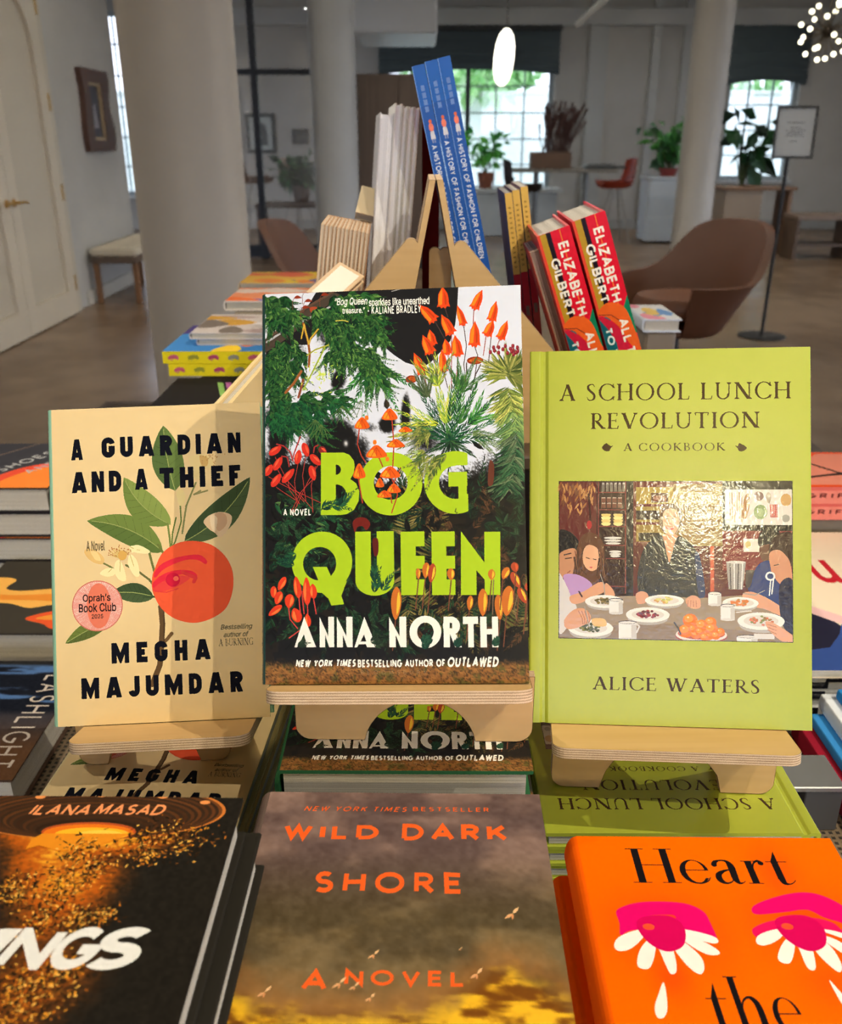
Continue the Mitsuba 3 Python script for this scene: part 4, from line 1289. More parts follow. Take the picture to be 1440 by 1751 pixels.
    for k in range(3):
        P.layer()
        for a in np.linspace(-175, 60, 34):
            P.leaf(cx + rng.normal() * 1.5, cy + rng.normal() * 1.2, math.radians(a + rng.normal() * 4), rng.uniform(10, 17) * (.8 + .2 * k), 2.2, OL[rng.integers(4)], (170, 168, 96) if a < -120 or k == 2 else OL[rng.integers(4)])
    for a in np.linspace(150, 200, 14):
        P.leaf(cx, cy + rng.normal() * 2, math.radians(a), rng.uniform(12, 18), 2.0, (150, 158, 70), (112, 126, 56))
    for (x, y) in [(138.9,41.0),(141.4,40.2),(144.0,38.3),(143.9,41.5),(146.5,39.5),(148.0,37.6),(149.3,41.9),(151.0,39.4),(152.6,37.7),(152.7,40.3),(155.3,38.7),(155.5,41.0),(152.9,42.9),(154.4,41.8),(151.8,41.1),(140.9,38.2)]:
        P.ellipse(x, y, 1.0, 1.3, (122, 34, 46))
        P.ellipse(x - .25, y - .3, .4, .5, (176, 70, 80))
    spine = np.array([(149.3,62.7),(150.5,71.7),(152.7,81.3),(153.6,90.8),(154.1,99.1),(151.5,107.3),(150.2,116.1),(148.3,122.6)])
    for k in range(2):
        for i in range(70):
            u = i / 69 * (len(spine) - 1.001)
            p = spine[int(u)] * (1 - u % 1) + spine[int(u) + 1] * (u % 1)
            cols = OL if u < 1.6 else ([(70, 96, 52), (56, 84, 52), (92, 112, 62)] if u < 3 else K + [(58, 74, 54), (70, 82, 60)])
            P.layer()
            for s in (-1, 1):
                for r in range(2):
                    c = cols[rng.integers(len(cols))]
                    P.leaf(p[0] + rng.normal() * 1.2, p[1] + rng.normal() * 1.2, math.radians(90 + s * rng.uniform(25, 75)), rng.uniform(10, 17) if s > 0 else rng.uniform(8, 12), 1.5, c, tuple(min(255, int(v * 1.5) + 6) for v in c))
    # central rosette plants
    def rosette(x, y, angs, L, cols, leaf=8, n=9):
        for a in angs:
            P.frond(x, y, math.radians(a), L * .72 * rng.uniform(.85, 1.1), n + 1, leaf * .72, .2, cols, .15 * rng.choice([-1, 1]), .48, tip=.7)
    R = [(113.7,94.6),(111.5,84.4),(106.7,84.3),(119.1,84.6),(125.0,84.7),(127.3,90.2),(101.9,89.5),(103.0,95.5),(97.6,100.1),(111.4,89.8),(119.6,92.9)]
    rosette(*R[0], (-90, -75, -110, -60, -125, -40, -145, -20, -165, 0), 44, [(18, 60, 40), (28, 78, 46), (14, 48, 36), (56, 100, 50)], 9, 11)
    rosette(*R[1], (-80, -95, -110, -70), 30, Y, 8)
    rosette(*R[3], (-60, -80, -95), 36, [(50, 100, 44), (70, 124, 52), (40, 84, 40)], 9)
    rosette(*R[4], (-60, -40, -20), 24, [(60, 124, 50), (80, 144, 58), (44, 100, 46)], 8)
    rosette(*R[2], (-150, -165, -175, 170), 34, Y + [(190, 190, 50)], 7.5)
    rosette(*[(98.4,84.0)][0], (110, 140, 170, 80), 16, OL, 6)
    rosette(*[(107.0,61.1)][0], (-105, -90, -120, -70, -140), 24, OL + Y, 8)
    rosette(*[(120.6,65.5)][0], (-90, -110, -70, -40), 26, [(52, 92, 46), (40, 74, 40), (70, 108, 52)], 8)
    rosette(*[(100.1,67.8)][0], (-120, -100, -140, -80), 20, [(50, 66, 44), (70, 84, 56)], 7)
    rosette(*R[5], (5, 20, 35, 50), 26, [(84, 104, 62), (62, 90, 56), (104, 120, 80)], 7)
    rosette(*R[6], (150, 165, 180, 135), 30, OL, 7)
    rosette(*R[8], (140, 120, 160, 100), 26, OL + Y, 6.5)
    rosette(*R[0], (60, 90, 120, 150, 30), 22, K, 8)
    # dark undergrowth over the lower half
    for i in range(330):
        x, y = rng.uniform(2, 156), rng.uniform(122, 215)
        c = [(20, 42, 30), (28, 56, 36), (16, 34, 28), (36, 58, 40), (26, 36, 24)]
        if x > 90 and rng.uniform() < .4:
            c = [(58, 40, 28), (74, 52, 36), (40, 36, 26)]
        P.frond(x, y, rng.uniform(0, 6.28), rng.uniform(8, 17), 6, rng.uniform(4, 7), .3, c, rng.normal() * .5, .6, tip=.5)
        if i % 3 == 0:
            P.layer()
            for k in range(4):
                P.leaf(x + rng.normal() * 10, min(y + rng.normal() * 10, 216), rng.uniform(0, 6.28), 9, 3.2, (20, 20, 22), (24, 26, 26))
    # ferns
    for pts, a in (([(86.9,152.0)][0], -90), ([(84.3,169.5)][0], 80), ([(117.0,179.3)][0], 70), ([(99.6,167.4)][0], -80), ([(89.9,190.6)][0], 30), ([(150.0,209.7)][0], -75)):
        P.frond(pts[0], pts[1], math.radians(a), 44, 26, 12, .13, [(92, 84, 44), (70, 76, 40), (116, 104, 60)], .25, 1.35, tip=.3)
    for (x, y) in [(5.9,130.3),(14.3,134.1),(22.8,134.3),(31.2,134.4),(39.6,131.0),(11.9,142.4),(21.5,146.1),(31.1,142.7),(3.5,144.6),(5.9,156.5),(13.1,161.4),(19.1,154.4),(7.1,167.2),(37.1,145.2)]:
        P.frond(x, y, rng.uniform(-.5, .6), 17, 7, 8, .26, [(28, 66, 42), (40, 84, 50), (24, 52, 38), (70, 100, 56)], rng.normal() * .4, .6)
    # red hanging flowers, left
    reds = [(6.2,98.2),(7.9,106.3),(2.1,110.2),(6.8,116.6),(14.3,113.9),(20.4,102.5),(25.1,98.1),(31.1,104.5),(29.3,112.5),(35.7,98.9)]
    for (x, y) in reds:
        ex, ey = rng.uniform(14, 38), rng.uniform(128, 140)
        P.line([(x, y + 4), (x * .6 + ex * .4 - 2, y * .5 + ey * .5), (ex, ey)], .4, (176, 56, 52))
    for (x, y), a, L in zip(reds, (-35, -60, -60, -55, -50, -80, 70, 45, 75, 40), (9, 9.5, 8, 9.5, 11, 9, 9, 9, 9.5, 6)):
        ca, sa = math.cos(math.radians(a)), math.sin(math.radians(a))
        w = 2.2
        q = lambda u, v: (x + ca * L * u - sa * w * v, y + sa * L * u + ca * w * v)
        P.smooth([q(-.5, 0), q(-.3, .8), q(.1, 1), q(.4, .5), q(.5, 0), q(.35, -.6), q(0, -1), q(-.35, -.8)], (206, 52, 40) if L > 7 else (130, 40, 40))
        P.smooth([q(-.3, -.3), q(0, -.7), q(.3, -.4), q(.1, -.1)], (236, 92, 62))
    for pts in ([(7.1,94.2),(11.4,95.4),(15.5,99.0),(17.2,104.8)], [(10.3,101.7),(13.8,102.4),(14.9,108.2)], [(30.0,99.9),(30.6,96.5),(32.9,95.4)], [(21.9,89.9),(18.4,99.0),(17.2,102.5)]):
        P.line(pts, .8, (160, 50, 50))
    # title
    LIME = (168, 200, 38)
    B_ = Polygon([(34.6,100.1),(48.8,100.4),(52.3,102.0),(54.9,105.7),(55.3,109.3),(54.5,113.4),(52.6,116.7),(56.1,119.4),(58.0,124.2),(57.5,130.2),(54.7,135.5),(50.3,138.0),(46.7,138.5),(34.4,138.3)])
    for (p, q) in ([(43.7,107.7),(43.6,113.9)], [(43.6,119.8),(43.5,132.9)]):
        r = (q[1] - p[1]) / 2
        B_ = B_.difference(Point(p[0], p[1] + r).buffer(r).intersection(sbox(p[0], 0, 999, 999)))
    c, e, i_ = [(77.2,120.1),(96.4,120.5),(87.5,119.8)]
    r = e[0] - c[0]
    O_ = Point(*c).buffer(r, 32).difference(Point(c[0], c[1] - .6).buffer(i_[0] - c[0], 32))
    c, e, i_, g1, g2, g3 = [(116.5,120.1),(135.5,120.5),(126.5,120.1),(123.9,100.8),(115.1,113.8),(123.2,139.7)]
    G_ = Point(*c).buffer(e[0] - c[0], 32).difference(Point(*c).buffer(i_[0] - c[0], 32)).intersection(sbox(0, 0, g1[0], 300))
    gap = [(116.7,109.8),(125.1,114.1)]
    G_ = G_.difference(sbox(gap[0][0], gap[0][1], 200, gap[1][1]))
    bar = [(112.2,113.8),(123.5,122.6),(118.1,122.5),(118.0,131.4)]
    G_ = G_.union(sbox(bar[0][0], bar[0][1], bar[1][0], bar[1][1])).union(sbox(bar[2][0], bar[2][1], g3[0], g3[1] - 3))
    c, e, i_ = [(34.8,166.9),(53.3,167.2),(43.2,167.0)]
    ic = [(33.4,167.8)][0]
    Q_ = Point(*c).buffer(e[0] - c[0], 32).difference(Point(*ic).buffer([(43.5,168.0)][0][0] - ic[0], 32))
    Q_ = Q_.union(Polygon([(29.2,169.7),(37.8,169.8),(42.8,180.7),(50.0,178.4),(46.6,187.2),(48.1,192.4),(40.4,193.1),(38.6,188.8),(34.5,185.3),(32.2,177.0)]))
    u = [(55.2,148.8),(78.7,149.2),(55.0,178.5),(64.7,149.0),(68.3,149.1),(66.2,173.9),(78.2,187.5)]
    U_ = sbox(u[0][0], u[0][1], u[1][0], u[2][1]).union(affinity.scale(Point((u[0][0] + u[1][0]) / 2, u[2][1]).buffer(1, 24), (u[1][0] - u[0][0]) / 2, u[6][1] - u[2][1]))
    U_ = U_.difference(sbox(u[3][0], 0, u[4][0], u[5][1])).difference(Point((u[3][0] + u[4][0]) / 2, u[5][1]).buffer((u[4][0] - u[3][0]) / 2))
    def ee(a, b):
        (x0, y0), (x1, y1) = a, b
        w, h = x1 - x0, y1 - y0
        return sbox(x0, y0, x1, y1).difference(sbox(x0 + .63 * w, y0 + .235 * h, x1 + 1, y0 + .385 * h)).difference(sbox(x0 + .63 * w, y0 + .59 * h, x1 + 1, y0 + .755 * h))
    E1 = ee(*[(82.8,149.3),(97.2,187.4)])
    E2 = ee(*[(101.4,149.6),(115.4,187.6)])
    N_ = Polygon([(119.2,149.6),(132.9,168.5),(133.2,150.2),(142.7,150.3),(142.0,188.0),(132.7,187.8),(132.9,178.9),(128.1,173.1),(127.9,187.8),(118.6,187.7)])
    for s in (B_, O_, G_, Q_, U_, E1, E2, N_):
        P.geom(s, LIME)
    # mushrooms in and over the title
    P.geom(Point(*[(77.5,119.5)][0]).buffer(1.0), (30, 26, 26))
    def shroom(cx, cy, w, h, c1=(226, 92, 30), c2=(240, 150, 40)):
        P.smooth([(cx - w, cy + h * .5), (cx - w * .55, cy - h * .5), (cx, cy - h), (cx + w * .55, cy - h * .5), (cx + w, cy + h * .5), (cx, cy + h * .75)], c1)
        P.smooth([(cx - w * .8, cy + h * .4), (cx - w * .4, cy - h * .4), (cx - w * .1, cy + h * .2), (cx, cy + h * .55)], c2)
        for k in (-.5, 0, .5):
            P.line([(cx, cy - h * .7), (cx + k * w, cy + h * .5)], .3, (180, 60, 24))
    for pts in ([(58.3,86.2),(57.1,95.4),(59.3,102.3),(62.1,107.0)], [(78.4,81.0),(79.4,95.9),(78.6,109.6)], [(69.6,102.6),(72.4,109.5)], [(77.8,116.3),(81.3,127.1),(77.6,137.7)], [(79.0,119.9),(83.3,110.5)], [(57.6,117.1),(59.9,131.4)], [(76.6,121.7),(77.7,131.8)]):
        P.line(pts, .7, (170, 60, 44))
    for (x, y), w, h in zip([(60.0,83.1),(77.0,78.1),(68.7,100.8),(58.1,112.6),(80.5,95.9),(76.9,113.6),(70.6,119.7),(73.3,126.6),(79.1,123.3)], (4.6, 4.8, 6.4, 3.8, 5.5, 6.2, 2.6, 4.4, 4.2), (4.2, 4.2, 4.6, 5.4, 3, 4.2, 3.4, 2.6, 3.4)):
        shroom(x, y, w, h)
    shroom(*[(86.5,87.3)][0], 4.2, 2)
    for (x, y) in [(75.3,105.0),(62.9,79.4),(67.7,94.5)]:
        P.ellipse(x, y, 1.2, 1.5, (228, 120, 40))
    P.leaf(*[(75.6,74.6)][0], -1.7, 7, 4, (60, 50, 40), (40, 36, 30))
    for pts, a in zip([(111.2,102.8),(107.6,102.8),(104.1,102.7),(100.5,103.2),(97.6,102.5),(106.4,106.3),(103.4,107.4),(99.9,107.3)], (135, 120, 130, 150, 120, 110, 100, 115)):
        P.frond(*pts, math.radians(a), 18, 8, 6, .25, OL + [(60, 84, 50)], .2, .5)
    for pts, a in zip([(34.8,134.5),(40.8,132.2),(45.5,133.5),(17.8,168.6),(19.1,161.5),(66.5,185.6),(68.9,183.3),(71.2,184.5),(66.5,178.6)], (-30, 10, -50, 200, 150, -80, -100, -60, -90)):
        P.frond(*pts, math.radians(a), 14, 7, 6, .3, [(24, 60, 42), (34, 78, 50), (18, 48, 40)], .2, .6)
    for pts in ([(34.8,135.1),(37.2,131.0),(42.0,131.6)], ):
        P.line(pts, .6, (30, 60, 44))
    # berries lower left, pitchers lower right
    def bud(tip, basep, w, c1, c2):
        (tx, ty), (bx_, by_) = tip, basep
        d = np.array([bx_ - tx, by_ - ty])
        L = np.linalg.norm(d)
        d = d / L
        s = np.array([-d[1], d[0]])
        q = lambda u_, v: tuple(np.array([tx, ty]) + d * L * u_ + s * w * v)
        P.smooth([q(0, 0), q(.2, .34), (q(.55, .5)), q(.85, .36), q(1, 0), q(.85, -.36), q(.55, -.5), q(.2, -.34)], c1)
        P.smooth([q(.15, .1), q(.5, .4), q(.85, .22), q(.6, .08)], c2)
    for t_, b_, w in ((0, 1, 9.5), (2, 3, 10), (4, 5, 12), (6, 7, 14), (8, 9, 11), (10, 11, 12), (12, 13, 11), (14, 15, 10), (16, 17, 15), (18, 19, 9)):
        w *= .42
        pp = [(5.0,188.1),(5.2,181.0),(8.1,183.6),(12.4,175.5),(6.7,192.0),(9.5,184.2),(14.4,194.4),(15.3,185.9),(18.7,175.3),(20.7,188.5),(25.2,175.9),(25.8,192.8),(29.0,179.9),(29.8,188.9),(2.1,198.7),(10.1,192.6),(17.5,194.4),(20.7,202.8),(25.5,197.8),(26.6,205.7)]
        bud(pp[t_], pp[b_], w, (218, 62, 36), (242, 120, 60))
    for pts in ([(14.4,194.4),(15.2,201.1),(19.8,206.7)], [(20.7,188.5),(21.5,197.8)], [(25.8,191.7),(26.1,197.8)], [(22.4,184.3),(23.8,197.8)], [(29.6,188.9),(31.2,197.9)], [(20.9,207.9),(14.6,212.3)]):
        P.line(pts, .7, (196, 64, 62))
    Pt = [(80.1,182.3),(79.2,202.1),(98.4,168.0),(97.4,177.3),(102.2,168.6),(100.6,180.0),(112.7,171.7),(112.9,178.7),(137.1,172.6),(137.0,179.0),(131.7,184.1),(131.4,200.3),(140.6,187.7),(141.5,202.7),(147.4,182.6),(145.3,200.4),(147.0,171.6),(143.7,178.5),(149.0,174.5),(153.4,183.8),(152.8,183.8),(157.2,193.1),(124.4,188.1),(123.4,196.8),(150.3,168.7),(151.6,174.5),(158.1,181.0),(158.5,186.2),(93.1,171.4),(93.3,177.8)]
    Wt = tuple(.42 * q for q in (15, 11, 11, 11, 10, 14, 12, 18, 11, 12, 11, 9, 11, 9, 7))
    for i in range(15):
        P.line([Pt[2 * i + 1], (Pt[2 * i + 1][0] - 2, Pt[2 * i + 1][1] + 18)], .7, (110, 66, 50))
        bud(Pt[2 * i + 1], Pt[2 * i], Wt[i], (196, 108, 44) if i not in (9, 10, 12, 13, 2) else (172, 70, 44), (232, 186, 60) if i not in (12, 13) else (210, 90, 50))
    for pts in ([(138.2,179.0),(137.7,187.7),(137.2,199.2)], [(152.1,188.4),(150.0,195.9),(151.3,202.8)]):
        P.line(pts, .6, (120, 96, 76))
    P.smooth([(53.8,143.1),(57.4,140.2),(62.2,140.9),(64.5,144.5),(62.1,148.0),(59.7,145.6),(56.8,146.1),(55.0,149.1)], (110, 34, 30))
    P.smooth([(65.6,155.1),(66.8,152.8),(69.2,154.0),(69.1,162.3),(66.7,163.4)], (90, 32, 30))
    P.line([(116.5,136.0),(115.9,137.8),(117.2,138.4),(116.2,139.8)], .5, (30, 40, 30))
    P.smooth([(137.5,107.0),(139.8,110.6),(139.0,121.2),(136.1,122.3),(136.2,114.1)], (96, 50, 38))
    # author and small lines
    WH = (238, 236, 226)
    z = [(17.8,199.6),(31.0,217.9),(33.2,199.8),(42.0,218.0),(43.7,199.9),(53.2,218.1),(54.2,200.0),(67.6,218.2),(75.3,200.2),(85.6,218.3),(87.5,199.8),(106.5,219.0),(107.9,200.5),(118.1,218.6),(119.5,200.6),(128.5,218.7),(129.7,200.7),(140.3,218.8)]
    heavy_line(P, 'ANNANORTH', [(z[2 * i], z[2 * i + 1]) for i in range(9)], WH)
    for (x, y) in [(19.8,216.8),(66.2,217.2),(64.0,214.9)]:
        P.frond(x, y, -.3, 6, 5, 5, .4, [(30, 44, 34), (40, 56, 40)], .2, .7)
    for (x, y) in [(96.0,219.6),(97.2,217.3),(115.2,218.6),(137.7,218.2),(95.4,216.1)]:
        P.frond(x, y, -1.2, 7, 4, 5, .5, [(20, 52, 42), (30, 66, 50)], .2, .6)
    P.fit(sans_run('NEW YORK TIMES', .24, .12, .5, .22, .75), [(18.5,225.3),(55.0,229.7)], WH)
    P.fit(sans_run('BESTSELLING AUTHOR OF', .23, .12, .5, 0, .8), [(56.2,225.5),(108.3,230.1)], WH)
    P.fit(sans_run('OUTLAWED', .24, .12, .5, .22, .85), [(110.0,224.3),(140.3,230.3)], WH)
    P.fit(roman_run('BLOOSBURY'.replace('OSB', 'OSB')) if False else sans_run('BLOOMSBURY', .08, 1.1, .5), [(58.1,232.0),(97.3,234.3)], (150, 130, 100))
    P.fit(sans_run('A NOVEL', .2, .16, .4, 0, .7), [(11.2,134.2),(28.1,138.4)], WH)
    P.fit(inter_shape('\u201cBog Queen'), [(43.1,4.1),(63.6,10.0)], WH, shear=.12)
    P.fit(inter_shape('sparkles like unearthed'), [(64.8,5.1),(102.2,11.1)], WH)
    P.fit(inter_shape('treasure.\u201d'), [(48.3,10.4),(62.4,14.1)], WH)
    P.fit(sans_run('- KALIANE BRADLEY', .17, .13, .35, 0, .8), [(64.1,10.2),(97.0,15.2)], WH)
    return P


def big_leaf(P, base, tip, w, c1, c2, bend=0.0, vein=(150, 160, 96)):
    w = w * .47
    b, t = np.array(base), np.array(tip)
    d = t - b
    L = np.linalg.norm(d)
    d = d / L
    s = np.array([-d[1], d[0]])
    u = np.linspace(0, 1, 19)
    mid = b + d * (u * L)[:, None] + s * (bend * L * 4 * u * (1 - u))[:, None]
    pr = np.sin(np.pi * u ** .85) ** .8 * w / 2
    P.geom(Polygon(np.vstack([mid + s * pr[:, None], mid[::-1]])).buffer(0), c1)
    P.geom(Polygon(np.vstack([mid - s * pr[:, None], mid[::-1]])).buffer(0), c2)
    for i in range(3, 17, 2):
        for q in (1, -1):
            e = mid[min(18, i + 2)] + q * s * pr[min(18, i + 2)] * .86
            P.geom(LineString([mid[i], e]).buffer(.13), tuple(int(a * .82) for a in (c1 if q > 0 else c2)))
    P.geom(LineString(mid[:-1]).buffer(.28), vein)


def art_guardian():
    P = Print(148, 223.3, 11)
    Z = lambda *a: a
    P.rect(0, 0, 148, 223.3, (228, 201, 150))
    G1_, G2_, D1, D2 = (112, 132, 66), (92, 114, 58), (74, 92, 60), (62, 80, 52)
    L = [(76.2,104.0),(23.5,80.0),(82.2,85.0),(50.1,50.2),(86.1,61.1),(78.9,14.3),(91.6,97.4),(139.3,53.6),(68.8,135.6),(38.8,131.8),(38.3,150.8),(6.4,165.6)]
    big_leaf(P, L[4], L[5], 47, (100, 122, 66), (84, 106, 60), -.03)
    big_leaf(P, L[0], L[1], 43, G1_, G2_, .09)
    big_leaf(P, L[2], L[3], 44, (132, 150, 78), (112, 132, 66), -.10)
    big_leaf(P, L[6], L[7], 45, D1, D2, .08)
    big_leaf(P, L[8], L[9], 29, D2, D1, .06)
    big_leaf(P, L[10], L[11], 24, (108, 124, 60), (90, 104, 54), .03)
    BR = (92, 78, 52)
    for pts, w, c in (([(73.7,142.9),(74.5,155.1),(73.2,171.4),(71.9,183.5),(66.2,196.8)], 7.0, (96, 74, 50)), ([(74.4,168.0),(77.2,166.1),(80.7,161.9)], 4.6, (110, 84, 56)), ([(75.8,145.7),(75.1,170.1)], 1.0, (60, 46, 34)),
                      ([(72.9,99.1),(76.2,104.7)], 3, (104, 116, 60)), ([(80.1,84.3),(81.2,93.9),(81.7,102.2)], 2.4, (120, 132, 70)), ([(86.1,80.4),(83.3,91.3),(82.4,102.2)], 1.8, (100, 116, 60)),
                      ([(89.4,72.3),(89.7,83.3),(85.2,96.9),(83.1,100.9)], 1.8, (104, 120, 64)), ([(100.8,56.1),(93.5,72.4),(90.2,91.6)], 2.2, (130, 132, 84)), ([(66.6,104.3),(68.5,112.6),(70.3,119.5)], 3, (110, 116, 64)),
                      ([(50.1,112.5),(58.1,116.9),(66.1,123.4),(68.1,126.2)], 2.6, (104, 104, 62)), ([(33.2,109.7),(40.6,114.1)], 2.2, (120, 120, 70)), ([(61.7,135.5),(69.9,135.6)], 2.4, D2), ([(104.0,61.8),(99.2,64.4),(108.8,62.0)], 2.0, (140, 136, 90))):
        P.line(pts, w * .55, c)
    # blossoms
    PET = (240, 228, 172)
    for q in ([(51.8,100.9),(58.6,98.5),(66.7,102.9),(65.3,104.9),(57.1,103.9)], [(53.0,105.1),(57.7,109.4),(59.4,119.7),(56.0,120.2),(51.5,111.9)], [(46.1,108.9),(49.3,117.2),(49.6,123.4),(45.1,122.5),(41.9,116.9),(42.7,110.1)], [(40.6,114.1),(35.1,114.6),(31.7,117.8),(37.7,120.1),(43.2,117.6)], [(53.2,99.6),(55.9,99.0),(58.6,101.2),(54.4,103.8)]):
        P.smooth(q, PET)
        P.line([q[0], tuple(np.mean(q, 0))], .5, (206, 178, 112))
    for i in range(46):
        x, y = [(47.2,107.6)][0]
        a = P.rng.uniform(-2.9, -.5)
        r = P.rng.uniform(4, 10.5)
        P.line([(x + math.cos(a) * 2, y + math.sin(a) * 1.5), (x + math.cos(a) * r, y + math.sin(a) * r)], .28, (214, 184, 110))
        P.ellipse(x + math.cos(a) * r, y + math.sin(a) * r, .45, .4, (176, 116, 60))
    P.ellipse(*[(47.8,105.5)][0], 3, 3.4, (216, 170, 90))
    for q, c in (([(21.2,101.0),(25.3,99.8),(31.4,102.8),(35.0,107.7),(33.2,111.1),(27.1,109.4),(22.5,105.1)], (222, 184, 116)), ([(86.9,62.5),(89.7,59.6),(92.6,62.7),(93.0,68.3),(90.7,72.3),(88.1,70.1)], (226, 206, 146)), ([(25.3,101.1),(30.0,102.7),(32.6,108.3),(28.5,107.4)], (236, 206, 142)),
                 ([(105.4,84.0),(110.3,79.3),(117.9,77.6),(124.7,79.9),(125.2,84.8),(121.6,91.5),(116.7,95.7),(113.4,92.5),(109.3,89.6)], (226, 196, 156)), ([(113.8,78.8),(120.6,79.1),(121.8,86.0),(116.1,91.3),(113.6,85.7)], (206, 168, 132)), ([(110.3,80.0),(115.1,81.6),(113.4,91.2),(110.8,88.3)], (238, 214, 178)),
                 ([(96.5,38.0),(104.1,35.5),(112.3,38.6),(113.4,45.6),(105.2,46.6),(103.6,53.5),(98.2,51.9),(97.7,44.9)], (226, 204, 146)), ([(104.1,36.9),(109.5,38.5),(109.4,44.0),(105.3,43.9)], (206, 170, 106))):
        P.smooth(q, c)
    for i in range(26):
        x, y = [(111.6,38.6)][0]
        P.ellipse(x + P.rng.normal() * 4, y + P.rng.normal() * 2.6, .4, .4, (186, 140, 84))
    # coral disc with an eye
    P.smooth([(70.4,115.4),(76.2,104.7),(87.2,98.3),(99.5,97.5),(111.7,101.4),(121.0,110.7),(125.0,121.9),(124.3,134.2),(119.9,144.9),(112.9,150.7),(103.3,154.4),(93.8,154.9),(83.0,151.4),(73.7,143.5),(68.3,131.7),(68.2,122.1)], (235, 92, 58))
    PK, PK2 = (226, 48, 66), (206, 34, 62)
    P.smooth([(69.8,118.8),(74.6,113.1),(82.8,109.4),(92.4,107.5),(102.0,107.5),(106.8,111.5),(106.1,114.2),(100.5,111.0),(92.3,110.6),(82.7,113.5),(75.8,117.0),(70.2,122.2)], PK)
    P.smooth([(68.5,126.3),(73.0,121.7),(79.9,118.6),(88.0,117.5),(96.2,118.6),(99.9,121.9),(98.1,123.5),(92.0,120.7),(86.6,120.9),(81.1,123.4),(75.5,127.3),(69.5,129.7)], PK)
    P.smooth([(68.9,129.7),(74.2,125.8),(81.1,122.7),(89.3,121.7),(94.7,123.3),(89.1,127.4),(82.2,130.3),(75.4,132.0),(69.4,131.8)], (228, 70, 66))
    P.ellipse(*[(82.7,124.1)][0], 5.0, 5.0, PK2)
    P.ellipse(*[(84.9,123.4)][0], 1.9, 1.7, (236, 104, 84))
    P.line([(70.0,131.8),(78.1,132.8),(86.3,130.5)], .8, (220, 66, 62))
    P.geom(LineString([(89.4,119.0),(98.8,123.5),(97.3,126.2)]).buffer(1.2), (218, 60, 62))
    # round seal
    c0 = [(29.4,140.2)][0]
    R = 17.8
    P.ellipse(*c0, R * .995, R, (206, 120, 104))
    P.ellipse(*c0, R * .955, R * .96, (226, 150, 138))
    P.layer()
    for i in range(84):
        a0, a1 = i * 2 * math.pi / 84, (i + .55) * 2 * math.pi / 84
        P.fan([c0, (c0[0] + math.cos(a0) * R * .95, c0[1] + math.sin(a0) * R * .95), (c0[0] + math.cos(a1) * R * .95, c0[1] + math.sin(a1) * R * .95)], (246, 222, 206))
    P.ellipse(c0[0] + 1, c0[1], R * .475, R * .89, (226, 122, 96))
    K_ = (52, 30, 30)
    P.fit(inter_shape("Oprah\u2019s"), [(19.3,131.9),(38.7,138.3)], K_)
    P.fit(inter_shape('Book Club'), [(16.4,138.4),(42.5,144.5)], K_)
    P.fit(inter_shape('2025'), [(25.2,146.0),(33.3,149.1)], K_)
    # lettering
    INK = (18, 20, 30)

    def ln(text, l, t, r, b_):
        pass
    for text, bb in (('A', [(13.5,21.7),(21.6,36.6)]), ('GUARDIAN', [(35.0,21.2),(133.3,35.7)]), ('AND', [(13.4,45.1),(48.2,59.9)]), ('A', [(58.0,44.6),(66.8,59.4)]), ('THIEF', [(75.4,44.5),(132.5,59.2)]),
                     ('MEGHA', [(38.4,166.8),(107.4,181.1)]), ('MAJUMDAR', [(16.9,190.4),(129.4,204.8)])):
        tr_ = {'A': .1, 'GUARDIAN': .30, 'AND': .26, 'THIEF': .32, 'MEGHA': .40, 'MAJUMDAR': .34}[text]
        P.fit(gothic_run(text, tr_), bb, INK)
    P.fit(inter_shape('A Novel'), [(22.7,94.5),(35.5,101.6)], (90, 74, 50))
    P.fit(inter_shape('Bestselling'), [(114.8,157.2),(136.7,161.8)], (96, 84, 62), shear=.25)
    P.fit(inter_shape('author of'), [(116.9,162.5),(133.9,166.3)], (96, 84, 62), shear=.25)
    P.fit(roman_run('A BURNING'), [(113.5,167.2),(137.6,172.4)], (86, 74, 54))
    return P


